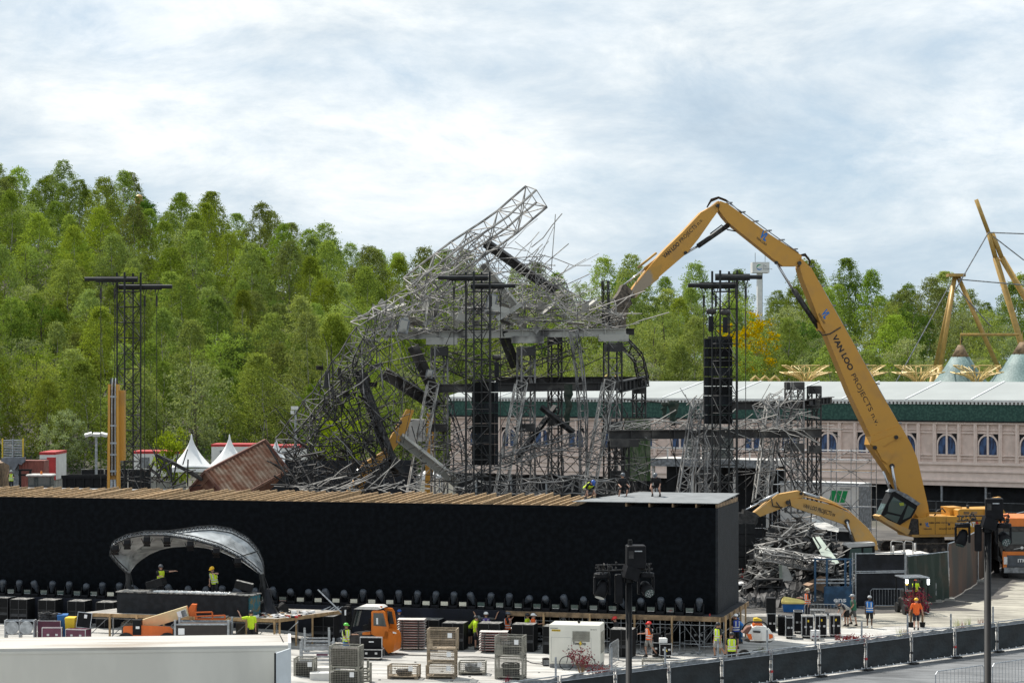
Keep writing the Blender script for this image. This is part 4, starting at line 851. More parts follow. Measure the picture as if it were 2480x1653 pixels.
wedge_monitor(BO + BXd * (BW + 1.55) + Vector((0.2, 3.0, 1.8)), BRZ + 2.2, 'black wedge monitor beside the canopy foot')
def line_speaker(loc, rz, tilt, label):
 o = thing('line_speaker', label, 'loudspeaker', loc, rz); b = MB(); b.bb(-0.45, 0.45, -0.25, 0.35, 0, 0.38); bo = b.build('cabinet', K['greycase'], o); bo.rotation_euler = (0, tilt, 0); bo.location = (0, 0, 0.18)
 for i in range(3): MB().bb(-0.38 + i * 0.27, -0.18 + i * 0.27, -0.258, -0.25, 0.05, 0.33).build('horn', K['black'], bo)
 MB().bb(-0.42, 0.42, -0.2, 0.33, 0.38, 0.39).build('lid', K['dusty'], bo)
line_speaker(BO + BXd * 2.05 + Vector((0, 0.85, 2.895)), BRZ, R(-17), 'tilted black speaker box held by the worker behind the booth'); line_speaker(BO + BXd * (BW - 0.35) + Vector((0.0, 0.75, 2.895)), BRZ + 0.3, R(14), 'tilted black speaker box on the end of the booth')
can = thing('booth_canopy', 'curved clear membrane canopy on black arched trusses over the booth', 'canopy', BO + Vector((0, 1.9, 1.8)), 0)
def zp(pts, Y0, Y1=None):
 n = len(pts); r_ = []
 for i, (a, b) in enumerate(pts):
  Y = Y0 if Y1 is None else Y0 + (Y1 - Y0) * i / (n - 1); r_.append(at(200 + a / 4.706, 1240 + b / 4.706, Y))
 return r_
def resample(pts, n):
 ln = [0]
 for a, b in zip(pts, pts[1:]): ln.append(ln[-1] + (b - a).length)
 res = []
 for i in range(n):
  t = ln[-1] * i / (n - 1); k = 0
  while k < len(pts) - 2 and ln[k + 1] < t: k += 1
  f = (t - ln[k]) / max(ln[k + 1] - ln[k], 1e-6); res.append(pts[k].lerp(pts[k + 1], f))
 return res
FA = zp([(520, 690), (400, 575), (312, 465), (345, 355), (510, 275), (700, 242), (960, 245), (1280, 300), (1560, 380), (1800, 500), (1940, 610), (2040, 700)], 113.9, 112.6)
BK = zp([(700, 242), (960, 240), (1150, 215), (1330, 188), (1500, 180), (1700, 212), (1880, 310), (2000, 440), (2065, 590), (2070, 700)], 113.6, 114.6)
LW = zp([(560, 640), (640, 560), (760, 480), (880, 425), (1010, 397), (1190, 387), (1400, 402), (1600, 452), (1800, 545), (1950, 645), (2040, 700)], 116.6, 114.8)
K['membrane'] = bpy.data.materials.new('clear_membrane'); K['membrane'].use_nodes = True; t = K['membrane'].node_tree; b = t.nodes['Principled BSDF']; b.inputs['Base Color'].default_value = (0.72, 0.75, 0.76, 1); b.inputs['Roughness'].default_value = 0.32
nz = N(t, 'ShaderNodeTexNoise'); nz.inputs['Scale'].default_value = 0.9; nz.inputs['Detail'].default_value = 8; nz.inputs['Distortion'].default_value = 1.2; tcn = N(t, 'ShaderNodeTexCoord'); L(t, tcn.outputs['Object'], nz.inputs['Vector']); L(t, ramp(t, nz.outputs['Fac'], [(0.36, (0.30, 0.30, 0.30)), (0.64, (0.72, 0.72, 0.72))]), b.inputs['Alpha'])
def membrane(A, B, sag, n=24, mrows=7):
 A, B = resample(A, n), resample(B, n); m = MB(); vs = []
 for j in range(mrows):
  f = j / (mrows - 1)
  for i in range(n): p = A[i].lerp(B[i], f); p = p + Vector((0, 0, -sag * math.sin(f * math.pi))); vs.append(p)
 m.add(vs, [(j * n + i, j * n + i + 1, (j + 1) * n + i + 1, (j + 1) * n + i) for j in range(mrows - 1) for i in range(n - 1)]); return m
membrane(FA[0:], LW, 0.12).build('membrane', K['membrane'], can, world=True, smooth=True)
membrane(FA[5:], BK, 0.10).build('membrane', K['membrane'], can, world=True, smooth=True)
def arch_truss(pts, n, w, nm):
 P = resample(pts, n); ch = []
 for k in range(3):
  off = [Vector((0, 0.0, w * 0.6)), Vector((0, -w * 0.5, -w * 0.4)), Vector((0, w * 0.5, -w * 0.4))][k]; c_ = [p + off for p in P]; ch.append(c_); MB().tube(c_, 0.03, 5).build('chord', K['tower'], can, world=True)
 m = MB()
 for i in range(n - 1):
  for k in range(3): m.tube([ch[k][i], ch[(k + 1) % 3][i + 1]], 0.015, 3).tube([ch[k][i], ch[(k + 1) % 3][i]], 0.015, 3)
 m.build('bracing', K['galvd'], can, world=True, kind='stuff')
arch_truss(FA, 46, 0.20, 'a'); arch_truss(BK, 38, 0.22, 'b')
MB().tube(resample(LW, 20), 0.03, 5).build('edge_cable', K['tower'], can, world=True)
for (p, q, nm) in ((FA[0], (545, 880), 'l'), (FA[-1], (2110, 1090), 'r')):
 Y = p.y; foot = at(200 + q[0] / 4.706, 1240 + q[1] / 4.706, Y); foot.z = 1.81
 m = MB(); m.tube([p, foot], [0.14, 0.12], 8); m.build('leg', K['tower'], can, world=True)
 MB().lathe([(0.62, 0), (0.5, 0.06), (0.24, 0.5), (0.17, 1.2)], 12, foot).build('foot_skirt', K['blackcloth'], can, world=True, smooth=True)
 for k in range(3): MB().tube([p + Vector((0.05 * k, 0, 0)), foot + Vector((-0.5 + 0.5 * k, -0.3, 0))], 0.02, 4).build('stay', K['hose'], can, world=True)
MB().tube([BK[7], FA[9]], 0.03, 5).build('strut', K['tower'], can, world=True)
FR = resample(FA, 60)
def par_lamp(p, label, rz, tl):
 o = thing('canopy_lamp', label, 'stage light', p, rz, 'lamps hung from the canopy'); MB().box((0, 0, -0.08), (0.30, 0.22, 0.06)).build('clamp', K['iron'], o)
 b_ = MB().cbox((0, 0, -0.30), (0.34, 0.3, 0.30), 0.03).build('body', K['case'], o); b_.rotation_euler = (tl, 0, 0)
 for s in (-1, 1): MB().box((s * 0.22, -0.1, -0.30), (0.02, 0.26, 0.3), 0, 0, s * 0.4).build('barn_door', K['case'], o)
 MB().box((0, -0.12, -0.52), (0.34, 0.02, 0.16), 0, 0.7).build('barn_door', K['case'], o)
for (u, v) in ((390, 380), (530, 300), (720, 262), (975, 268), (1230, 312), (1515, 395), (1760, 515)):
 p = min(FR, key=lambda q: (q - at(200 + u / 4.706, 1240 + v / 4.706, q.y)).length); par_lamp(p + Vector((0, 0, -0.06)), 'black barn-door lamp hanging from the front arch of the booth canopy', 0.1, -0.5)
def frame_of(d):
 d = d.normalized(); x = d.cross(Vector((0, 1, 0)))
 if x.length < 0.05: x = Vector((1, 0, 0))
 x.normalize(); y = d.cross(x).normalized(); return x, y
def truss(o, pts, w, dep, seg, rc, rb, mt, mtb=None, rot=0.0, jit=0.0, rnd=None, xb=False, skip=0.0, name='chord'):
 """box truss along a polyline: four chords (each a part) and its lacing"""
 pts = [Vector(p) for p in pts]; P = []
 ln = sum((b - a).length for a, b in zip(pts, pts[1:])); n = max(2, int(ln / seg) + 1); P = resample(pts, n)
 cor = []
 for i, p in enumerate(P):
  d = P[min(i + 1, n - 1)] - P[max(i - 1, 0)]; x, y = frame_of(d); c, s = math.cos(rot), math.sin(rot); x, y = x * c + y * s, y * c - x * s
  j = (lambda: Vector((rnd.gauss(0, jit), rnd.gauss(0, jit), rnd.gauss(0, jit)))) if jit else (lambda: Vector((0, 0, 0)))
  cor.append([p + x * (sx * w / 2) + y * (sy * dep / 2) + j() for sx, sy in ((-1, -1), (1, -1), (1, 1), (-1, 1))])
 for k in range(4): MB().tube([c[k] for c in cor], rc, 5).build(name, mt, o, world=True)
 m = MB()
 for i in range(n):
  for k in range(4):
   k2 = (k + 1) % 4
   if skip and rnd.random() < skip: continue
   m.tube([cor[i][k], cor[i][k2]], rb, 4)
   if i < n - 1:
    if (i + k) % 2 or xb: m.tube([cor[i][k], cor[i + 1][k2]], rb, 4)
    if not (i + k) % 2 or xb: m.tube([cor[i][k2], cor[i + 1][k]], rb, 4)
 m.build('bracing', mtb or mt, o, world=True, kind='stuff'); return cor
def ibeam(o, a, b, h, w, mt, name='beam', up=(0, 0, 1)):
 a, b = Vector(a), Vector(b); d = (b - a).normalized(); up = Vector(up); x = d.cross(up).normalized(); y = x.cross(d)
 m = MB(); t = h * 0.10
 for off, ww, hh in ((y * (h / 2 - t / 2), w, t), (y * (-h / 2 + t / 2), w, t), (y * 0, w * 0.14, h - 2 * t)): m.bar(a + off, b + off, ww, hh, up)
 n = max(2, int((b - a).length / 1.4))
 for i in range(1, n): p = a.lerp(b, i / n); m.bar(p - d * 0.04, p + d * 0.04, w * 0.8, h - 2 * t, up)
 return m.build(name, mt, o, world=True)
def pa_tower(u, Y, wm, vtop, label, bars, rotz):
 b = at(u, 905, Y); o = thing('truss_tower', label, 'truss tower', (b.x, Y, 0)); zt = H - (vtop - VH) / F * Y
 truss(o, [(b.x, Y, 0.05), (b.x, Y, zt)], wm, wm, 1.0, 0.055, 0.028, K['tower'], rot=rotz, xb=False)
 MB().bb(b.x - wm, b.x + wm, Y - wm, Y + wm, 0, 0.05).build('base_plate', K['tower'], o, world=True)
 for k, z in enumerate((zt, zt - 0.15)):
  x, y = Vector((math.cos(rotz), math.sin(rotz), 0)) * wm / 2, Vector((-math.sin(rotz), math.cos(rotz), 0)) * wm / 2
 for sx in (-1, 1):
  for sy in (-1, 1): q = Vector((b.x, Y, 0)) + x * sx + y * sy; MB().tube([q + Vector((0, 0, zt)), q + Vector((0, 0, zt + 1.25))], 0.075, 6).build('head_pin', K['tower'], o, world=True)
 for (u0, u1, v, dy) in bars:
  p, q = at(u0, v, Y + dy), at(u1, v, Y + dy); bo = MB().bb(p.x, q.x, Y + dy - 0.09, Y + dy + 0.09, p.z - 0.2, p.z + 0.2).build('cantilever_beam', K['tower'], o, world=True)
  MB().tube([(p.x - 0.7 if u0 < u - 40 else p.x, Y + dy - 0.16, p.z), (q.x + 0.7 if u1 > u + 40 else q.x, Y + dy - 0.16, p.z)], 0.13, 8).build('cantilever_tube', K['tower'], o, world=True)
  for f in ((0.12, 0.45) if u0 < u - 40 else (0.88, 0.6)):
   hx = p.x + (q.x - p.x) * f; hk = MB().tube([(hx - 0.12, Y + dy, p.z - 0.2), (hx, Y + dy, p.z - 0.65), (hx + 0.12, Y + dy, p.z - 0.2)], 0.035, 5).tube([(hx, Y + dy, p.z - 0.6), (hx, Y + dy, p.z - 1.3)], 0.07, 5).build('shackle', K['iron'], o, world=True)
   MB().tube([(hx, Y + dy, p.z - 1.2), (hx, Y + dy, 0.6 if f > 0.2 and f < 0.8 else 2.0)], 0.022, 4).build('hoist_chain', K['iron'], o, world=True)
 return o, b
YL, YM, YR = 146, 140, 134
pa_tower(312, YL, 1.15, 706, 'black truss tower beside the folded yellow boom', [(232, 334, 676, -0.62), (288, 392, 694, 0.3)], R(35))
pa_tower(1157, YM, 1.12, 706, 'black truss tower with a hanging speaker column in front of the wrecked stage', [(1088, 1182, 672, -0.5), (1140, 1222, 692, 0.45)], R(28))
pa_tower(1755, YR, 1.12, 706, 'black truss tower with a hanging speaker column beside the high boom', [(1732, 1816, 671, -0.5), (1694, 1782, 691, 0.4)], R(20))
def speaker_column(u0, u1, us, v0, v1, Y, n, label, left=False):
 a, b = at(u0, v0, Y), at(u1, v1, Y); o = thing('speaker_column', label, 'loudspeaker', (a.x, Y, b.z)); w = b.x - a.x; hh = a.z - b.z; sw = abs(at(us, v0, Y).x - (a.x if left else b.x))
 for i in range(n):
  z0 = hh * i / n; m = MB(); m.bb(0, w, 0, 0.75, z0 + 0.015, z0 + hh / n - 0.015)
  c = m.build('speaker_cabinet', K['greycase'] if i % 3 else K['ledside'], o)
  MB().bb(0.03, w - 0.03, -0.02, 0, z0 + 0.04, z0 + hh / n - 0.04).build('grille', K['grille'] if (i + 1) % 3 else K['ledside'], c)
 x0, x1 = (-sw, 0) if left else (w, w + sw)
 for i in range(n):
  z0 = hh * i / n; sp = MB().bb(x0 + 0.01, x1 - 0.01, 0.05, 0.7, z0 + 0.015, z0 + hh / n - 0.015).build('side_plate', K['ledside'], o)
  for q in (0.28, 0.62): MB().bb(x0 + sw * 0.3, x0 + sw * 0.42, 0.04, 0.05, z0 + hh / n * q, z0 + hh / n * (q + 0.12)).build('rigging_slot', K['black'], sp)
  for q in (0.2, 0.75): MB().bb(x0 + sw * 0.62, x0 + sw * 0.72, 0.04, 0.05, z0 + hh / n * q, z0 + hh / n * (q + 0.1)).build('rigging_slot', K['black'], sp)
 MB().bb(0, w, 0.1, 0.6, hh, hh + 0.12).build('hanging_frame', K['iron'], o)
 return o
speaker_column(1143, 1198, 1207, 924, 1126, YM + 0.9, 8, 'black hanging speaker column at the tower in front of the wrecked stage')
speaker_column(1716, 1774, 1706, 819, 1027, YR + 0.8, 9, 'black hanging speaker column at the tower beside the high boom', True)
def chain_motor(u, v, Y, label):
 p = at(u, v, Y); o = thing('chain_hoist', label, 'hoist', p, 0, 'chain hoists'); MB().lathe([(0.12, -0.28), (0.18, -0.2), (0.18, 0.2), (0.12, 0.28)], 10, (0, 0, 0), 'X').build('motor', K['iron'], o); MB().cbox((0, 0.05, -0.75), (0.3, 0.25, 0.95), 0.05).build('chain_bag', K['blackcloth'], o)
chain_motor(1722, 754, YR, 'chain hoist with a bag beside the upper part of the speaker tower'); chain_motor(1757, 756, YR - 0.9, 'chain hoist with a bag in front of the upper part of the speaker tower'); chain_motor(1203, 865, YM, 'chain hoist above the speaker column of the wrecked stage')
YS = 158.0
def column(u, vt, vb, Y, wpx, label, mt, rot=R(18), mtb=None):
 s = Y / F; t = at(u, vt, Y); zb = max(0.0, H - (vb - VH) * s); o = thing('truss_column', label, 'truss column', (t.x, Y, zb))
 truss(o, [(t.x, Y, zb), (t.x, Y, t.z)], wpx * s, wpx * s, 1.0, 0.07, 0.04, mt, mtb, rot)
 for f in (0.5, 0.97): z = zb + (t.z - zb) * f; MB().bb(t.x - wpx * s * 0.62, t.x + wpx * s * 0.62, Y - wpx * s * 0.55, Y + wpx * s * 0.55, z - 0.28, z + 0.28).build('collar', K['beamdark'], o, world=True)
 return o
column(1064, 840, 1230, YS, 32, 'scorched truss column beside the tower with the speaker column', K['ash2'])
column(1274, 840, 1230, YS, 34, 'scorched truss column in the middle of the wrecked stage', K['ash2'])
column(1484, 830, 1230, YS, 34, 'scorched truss column under the bleached beam end', K['char'], mtb=K['ash2'])
column(1344, 812, 1230, 168, 26, 'slim black truss column behind the middle of the wrecked stage', K['char'])
column(1548, 935, 1230, 168, 24, 'black truss column with an arched bracket under the platform corner', K['char'])
column(1500, 1068, 1230, YS - 4, 36, 'black short truss column below the lower beam', K['char'])
column(1716, 1060, 1230, 150, 34, 'scorched truss column under the beam end at the speaker tower', K['ash2'])
column(1924, 925, 1240, 160, 34, 'scorched truss column stub rising above the hall roof line', K['ash2'])
column(1972, 935, 1240, 164, 24, 'thin black truss column stub beside the rooftop stub', K['char'])
def leaner(u0, v0, u1, v1, Y0, Y1, wpx, label, mt):
 a, b = at(u0, v0, Y0), at(u1, v1, Y1); b.z = max(b.z, 0.3); o = thing('leaning_truss', label, 'truss', (b.x, b.y, b.z)); w = wpx * Y0 / F
 truss(o, [b, a], w, w * 0.9, 0.75, 0.05, 0.028, mt, rot=R(10))
leaner(1048, 930, 992, 1230, YS - 2, YS - 6, 26, 'pale leaning truss brace beside the yellow demolition arm', K['ash'])
leaner(1262, 928, 1204, 1230, YS - 2, YS - 6, 26, 'pale leaning truss brace in the middle of the wrecked stage', K['ash'])
leaner(1474, 925, 1418, 1235, YS - 2, YS - 6, 26, 'grey leaning truss brace under the platform corner', K['ash'])
leaner(1690, 970, 1648, 1230, 148, 145, 26, 'grey leaning truss brace beside the speaker tower', K['ash2'])
leaner(1872, 960, 1838, 1215, 156, 152, 26, 'grey leaning truss brace topped by frayed metal', K['ash'])
def beam_thing(u0, v0, u1, v1, Y0, Y1, h, label, mt, extra=()):
 a, b = at(u0, v0, Y0), at(u1, v1, Y1); o = thing('steel_beam', label, 'steel beam', ((a.x + b.x) / 2, (a.y + b.y) / 2, min(a.z, b.z) - h / 2)); ibeam(o, a, b, h, 0.45, mt)
 for (u, v, w, hh) in extra: p = at(u, v, Y0 - 0.1); MB().bb(p.x - w / 2, p.x + w / 2, Y0 - 0.55, Y0 + 0.6, p.z - hh / 2, p.z + hh / 2).build('bearing_block', mt, o, world=True)
beam_thing(965, 812, 1516, 804, YS, YS, 0.55, 'bleached steel beam carrying the collapsed roof', K['beamlight'], ((1070, 826, 2.2, 0.5), (1278, 822, 2.3, 0.5), (1486, 818, 2.1, 0.5)))
beam_thing(1000, 806, 1536, 803, 165, 166, 0.5, 'dark rear beam under the collapsed roof', K['beamdark'])
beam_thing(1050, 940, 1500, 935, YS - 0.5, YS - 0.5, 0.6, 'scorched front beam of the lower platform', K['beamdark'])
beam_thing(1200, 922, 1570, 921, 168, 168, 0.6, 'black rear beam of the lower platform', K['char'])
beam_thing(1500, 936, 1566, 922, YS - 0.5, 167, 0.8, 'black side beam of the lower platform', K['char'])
beam_thing(1475, 1052, 1990, 1048, 150, 153, 0.62, 'scorched beam at the height of the arched windows', K['beamdark'], ((1512, 1072, 1.9, 0.5), (1722, 1066, 1.8, 0.5)))
beam_thing(1770, 982, 1985, 978, 160, 162, 0.6, 'scorched beam across the green frieze', K['beamdark'])
beam_thing(1960, 974, 2014, 968, 160, 168, 0.5, 'black beam end in front of the pale hall roof', K['char'])
def plate_beam(pts, Y0, Y1, w, h, label, mt, name='fallen_girder'):
 P = [at(u, v, Y0 + (Y1 - Y0) * i / (len(pts) - 1)) for i, (u, v) in enumerate(pts)]; lo = min(P, key=lambda p: p.z); o = thing(name, label, 'girder', (lo.x, lo.y, lo.z - h / 2))
 for a, b in zip(P, P[1:]):
  ibeam(o, a, b, h, w, mt, 'girder_section', up=(0, -0.5, 1))
plate_beam([(930, 902), (1060, 985)], 155, 158, 0.55, 0.8, 'charred fallen girder slanting below the roof edge', K['beamdark'])
plate_beam([(868, 898), (942, 1100), (968, 1150)], 152, 152, 0.45, 0.7, 'black fallen girder hanging over the yellow demolition arm', K['char'])
plate_beam([(1000, 838), (1055, 955)], 156, 157, 0.4, 0.55, 'charred girder hanging under the bleached beam', K['beamdark'])
plate_beam([(968, 1058), (1072, 1140), (1108, 1172)], 152, 154, 0.45, 0.62, 'pale bent girder leaning against the grey truss', K['beamlight'])
plate_beam([(1176, 588), (1270, 655), (1345, 705)], 160, 162, 0.5, 0.6, 'dark girder running down from the raised tower top', K['beamdark'])
plate_beam([(1215, 800), (1250, 890)], 158, 159, 0.35, 0.5, 'black girder stub hanging in the middle of the wreck', K['char'])
plate_beam([(1170, 640), (1252, 745)], 157, 158, 0.35, 0.5, 'bleached bent plate in the collapsed roof', K['beamlight'])
plate_beam([(1310, 985), (1390, 1048)], 157, 156, 0.3, 0.32, 'dark green torn girder hanging in the middle of the wreck', K['char'])
plate_beam([(1255, 1105), (1345, 985)], 156, 160, 0.3, 0.36, 'black slanting girder behind the pale leaning brace', K['char'])
rw = random.Random(33)
def wreck_truss(pts, Y0, Y1, w, label, mt, mtb=None, jit=0.04, seg=0.9, rc=0.05, rb=0.026, skip=0.05, rot=0.3):
 P = [at(u, v, Y0 + (Y1 - Y0) * i / (len(pts) - 1)) for i, (u, v) in enumerate(pts)]; lo = min(P, key=lambda p: p.z)
 o = thing('collapsed_truss', label, 'truss', lo); truss(o, P, w, w, seg, rc, rb, mt, mtb, rot, jit, rw, False, skip)
wreck_truss([(1000, 700), (1120, 610), (1220, 545), (1300, 475)], 158, 160, 1.55, 'pale truss tower toppled sideways and pointing at the sky', K['ash'], jit=0.02, seg=1.35, rc=0.085, rb=0.04, rot=0.55, skip=0)
wreck_truss([(1010, 720), (1090, 660), (1180, 590)], 160, 161, 1.7, 'pale truss lying along the toppled tower', K['ash'], jit=0.1)
wreck_truss([(880, 800), (960, 745), (1080, 680), (1150, 640)], 156, 158, 1.3, 'grey crumpled truss on the slope of the collapsed roof', K['ash'], jit=0.12, seg=0.8)
wreck_truss([(880, 790), (1000, 775), (1150, 765), (1320, 755)], 157, 159, 1.2, 'crumpled grey truss lying on the bleached beam', K['ash'], K['ash2'], jit=0.16, seg=0.7)
wreck_truss([(1000, 740), (1160, 735), (1300, 720), (1360, 690)], 161, 163, 1.2, 'crumpled pale truss in the heart of the collapsed roof', K['ash'], jit=0.16, seg=0.7)
wreck_truss([(1330, 690), (1390, 745), (1460, 760), (1500, 785)], 158, 160, 1.0, 'bent pale truss reaching the grapple', K['ash'], jit=0.08, seg=0.9)
wreck_truss([(1180, 745), (1300, 760), (1420, 750), (1490, 745)], 160, 161, 0.9, 'thin pale truss lying towards the grapple', K['ash'], jit=0.08)
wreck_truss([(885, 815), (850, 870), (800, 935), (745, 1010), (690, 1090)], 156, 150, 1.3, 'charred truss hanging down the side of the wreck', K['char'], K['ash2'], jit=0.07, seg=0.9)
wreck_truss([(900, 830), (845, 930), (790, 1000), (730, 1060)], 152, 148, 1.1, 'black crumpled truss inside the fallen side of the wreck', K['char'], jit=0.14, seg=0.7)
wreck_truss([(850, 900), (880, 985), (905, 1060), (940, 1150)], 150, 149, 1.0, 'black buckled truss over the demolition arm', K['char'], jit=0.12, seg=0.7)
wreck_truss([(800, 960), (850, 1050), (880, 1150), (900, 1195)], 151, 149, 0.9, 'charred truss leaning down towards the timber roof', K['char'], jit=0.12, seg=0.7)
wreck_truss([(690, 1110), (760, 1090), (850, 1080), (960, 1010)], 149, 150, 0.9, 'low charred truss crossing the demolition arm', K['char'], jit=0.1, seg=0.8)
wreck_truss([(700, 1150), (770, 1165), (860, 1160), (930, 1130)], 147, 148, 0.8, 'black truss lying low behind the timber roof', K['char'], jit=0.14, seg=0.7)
wreck_truss([(1060, 870), (1130, 890), (1210, 900), (1300, 860), (1400, 830)], 163, 166, 1.2, 'charred truss hanging under the rear beam', K['char'], jit=0.06)
wreck_truss([(990, 900), (1060, 960), (1100, 1050), (1110, 1130)], 160, 158, 1.0, 'black truss hanging beside the speaker column', K['char'], jit=0.08)
wreck_truss([(1508, 825), (1545, 865), (1560, 925)], 160, 164, 0.7, 'curved black truss bracket above the platform corner', K['char'], jit=0.0, seg=0.6, rc=0.05, rb=0.03)
wreck_truss([(1388, 800), (1404, 900), (1412, 1000), (1414, 1190)], 154, 154, 0.5, 'grey ladder truss hanging down through the wreck', K['ash2'], jit=0.02, seg=0.9)
wreck_truss([(1466, 680), (1468, 790)], 160, 160, 0.42, 'short black ladder truss standing beside the grapple', K['char'], jit=0, seg=0.8)
wreck_truss([(1480, 1040), (1600, 1030), (1720, 1040), (1850, 1030)], 151, 153, 0.6, 'flattened grey truss lying on the beam at window height', K['ash'], jit=0.12, seg=0.7)
wreck_truss([(1840, 975), (1868, 1010), (1862, 1100), (1850, 1200)], 155, 154, 1.0, 'buckled grey truss column with a frayed head', K['ash2'], jit=0.12, seg=0.7)
wreck_truss([(1930, 950), (1900, 1010), (1895, 1080), (1960, 1200)], 158, 156, 0.9, 'twisted black truss beside the frayed column', K['char'], K['ash2'], jit=0.1, seg=0.7)
wreck_truss([(1700, 975), (1690, 1040), (1705, 1130), (1700, 1200)], 148, 147, 0.8, 'crumpled grey truss behind the second speaker column', K['ash2'], jit=0.12, seg=0.7)
wreck_truss([(1090, 1160), (1200, 1120), (1300, 1090), (1400, 1060)], 152, 155, 0.7, 'grey tubular ramp truss rising through the wreck', K['ash2'], jit=0.04, seg=0.8)
wreck_truss([(1100, 1195), (1240, 1180), (1400, 1170), (1520, 1185)], 149, 150, 0.8, 'grey truss lying behind the timber rafters', K['ash2'], jit=0.10, seg=0.7)
def tangle(name, label, mt, spec, seed, bend=0.2, r=(0.018, 0.036), zmin=0.2):
 rnd = random.Random(seed); m = MB()
 for (poly, n, Y0, Y1, lmin, lmax, ang) in spec:
  us = [p[0] for p in poly]; vs_ = [p[1] for p in poly]
  def inside(u, v):
   c = False; j = len(poly) - 1
   for i in range(len(poly)):
    if (poly[i][1] > v) != (poly[j][1] > v) and u < (poly[j][0] - poly[i][0]) * (v - poly[i][1]) / (poly[j][1] - poly[i][1]) + poly[i][0]: c = not c
    j = i
   return c
  k = 0; tries = 0
  while k < n and tries < n * 30:
   tries += 1; u, v = rnd.uniform(min(us), max(us)), rnd.uniform(min(vs_), max(vs_))
   if not inside(u, v): continue
   p = at(u, v, rnd.uniform(Y0, Y1)); l = rnd.uniform(lmin, lmax)
   a = rnd.gauss(ang, 0.55) if ang is not None else rnd.uniform(0, math.pi); d = Vector((math.cos(a), rnd.gauss(0, 0.4), math.sin(a))).normalized()
   pts = [p]; nseg = rnd.choice((1, 1, 2, 3))
   for q in range(nseg): pts.append(pts[-1] + d * l / nseg); d = (d + Vector((rnd.gauss(0, bend), rnd.gauss(0, bend), rnd.gauss(0, bend)))).normalized()
   if min(q.z for q in pts) < zmin: continue
   m.tube(pts, rnd.uniform(*r), 4, True); k += 1
 o = m.build(name, mt); return tag(o, label, 'wreckage', None, 'stuff')
roof_poly = [(880, 815), (890, 775), (990, 735), (1050, 680), (1150, 640), (1230, 700), (1330, 690), (1400, 740), (1510, 780), (1515, 805), (1200, 806)]
tangle('twisted_roof_tubes', 'tangle of pale bent tubes heaped on the bleached beam', K['ash'], [(roof_poly, 210, 156, 163, 1.2, 4.5, 0.15), ([(1010, 700), (1130, 600), (1260, 570), (1400, 700), (1300, 690), (1100, 690)], 38, 157, 163, 1.5, 4.5, 0.5)], 1)
tangle('scorched_roof_tubes', 'tangle of dark scorched tubes inside the collapsed roof', K['ash2'], [(roof_poly, 110, 157, 164, 1.0, 3.5, None), ([(1100, 640), (1180, 575), (1320, 640), (1380, 700), (1250, 690)], 26, 157, 163, 1.5, 4.0, -0.7)], 2)
side_poly = [(885, 815), (960, 840), (1000, 900), (980, 1000), (1000, 1100), (960, 1190), (700, 1190), (690, 1110), (740, 1010), (800, 930)]
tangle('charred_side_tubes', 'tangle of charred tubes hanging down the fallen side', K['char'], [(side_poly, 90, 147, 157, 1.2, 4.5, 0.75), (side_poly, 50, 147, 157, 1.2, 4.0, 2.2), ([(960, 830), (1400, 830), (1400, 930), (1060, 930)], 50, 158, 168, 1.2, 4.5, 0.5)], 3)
tangle('grey_side_tubes', 'grey bent tubes caught in the charred fallen side', K['ash2'], [(side_poly, 60, 146, 155, 1.5, 5.5, 1.9), ([(1000, 1050), (1560, 1040), (1560, 1195), (1000, 1195)], 75, 149, 158, 1.0, 4.0, 0.3)], 4)
tangle('low_wreck_tubes', 'tangle of tubes and rods between the columns behind the rafters', K['char'], [([(1000, 1080), (1650, 1060), (1660, 1195), (1000, 1195)], 90, 148, 160, 1.0, 3.8, None), ([(1640, 1080), (2000, 1080), (2000, 1200), (1640, 1200)], 40, 148, 158, 1.0, 3.5, None)], 5)
tangle('frayed_tubes', 'frayed pale tubes on the beams beside the second speaker column', K['ash'], [([(1480, 1035), (1990, 1025), (1990, 1046), (1480, 1050)], 45, 149, 153, 1.0, 3.2, 0.05), ([(1820, 960), (1920, 960), (1950, 1020), (1840, 1030)], 18, 153, 158, 0.8, 2.0, 0.4), ([(1660, 970), (1710, 970), (1710, 1010), (1660, 1000)], 8, 147, 150, 0.8, 1.6, None), ([(700, 1170), (1000, 1170), (1000, 1190), (700, 1190)], 40, 140, 146, 0.8, 3.0, 0.1)], 6)
def sheets(name, label, mt, poly_specs, seed):
 rnd = random.Random(seed); m = MB()
 for (u, v, Y, w, h) in poly_specs:
  p = at(u, v, Y); a = rnd.uniform(0, 3); x = Vector((math.cos(a), rnd.gauss(0, 0.4), math.sin(a))) * w / 2; y = Vector((-math.sin(a), rnd.gauss(0, 0.5), math.cos(a))) * h / 2
  n = x.cross(y).normalized() * 0.03; c = [p - x - y, p + x - y * 0.6 + n * 6, p + x * 0.8 + y, p - x + y * 0.7 - n * 8]
  m.add([q - n for q in c] + [q + n for q in c], [(0, 1, 2, 3), (7, 6, 5, 4), (0, 4, 5, 1), (1, 5, 6, 2), (2, 6, 7, 3), (3, 7, 4, 0)])
 return tag(m.build(name, mt), label, 'wreckage', None, 'stuff')
sheets('torn_sheets', 'torn pale metal sheets in the collapsed roof', K['beamlight'], [(rw.uniform(900, 1450), rw.uniform(735, 800), rw.uniform(156, 160), rw.uniform(0.4, 1.6), rw.uniform(0.2, 0.6)) for _ in range(46)], 8)
sheets('charred_sheets', 'charred plates caught in the fallen side', K['char'], [(rw.uniform(760, 960), rw.uniform(880, 1180), rw.uniform(148, 154), rw.uniform(0.3, 1.2), rw.uniform(0.12, 0.4)) for _ in range(36)], 9)
K['greenrag'] = mat('dark_green_rag', (0.014, 0.03, 0.02), 0.9, col2=(0.06, 0.065, 0.05), scale=2, mix=(0.45, 0.65))
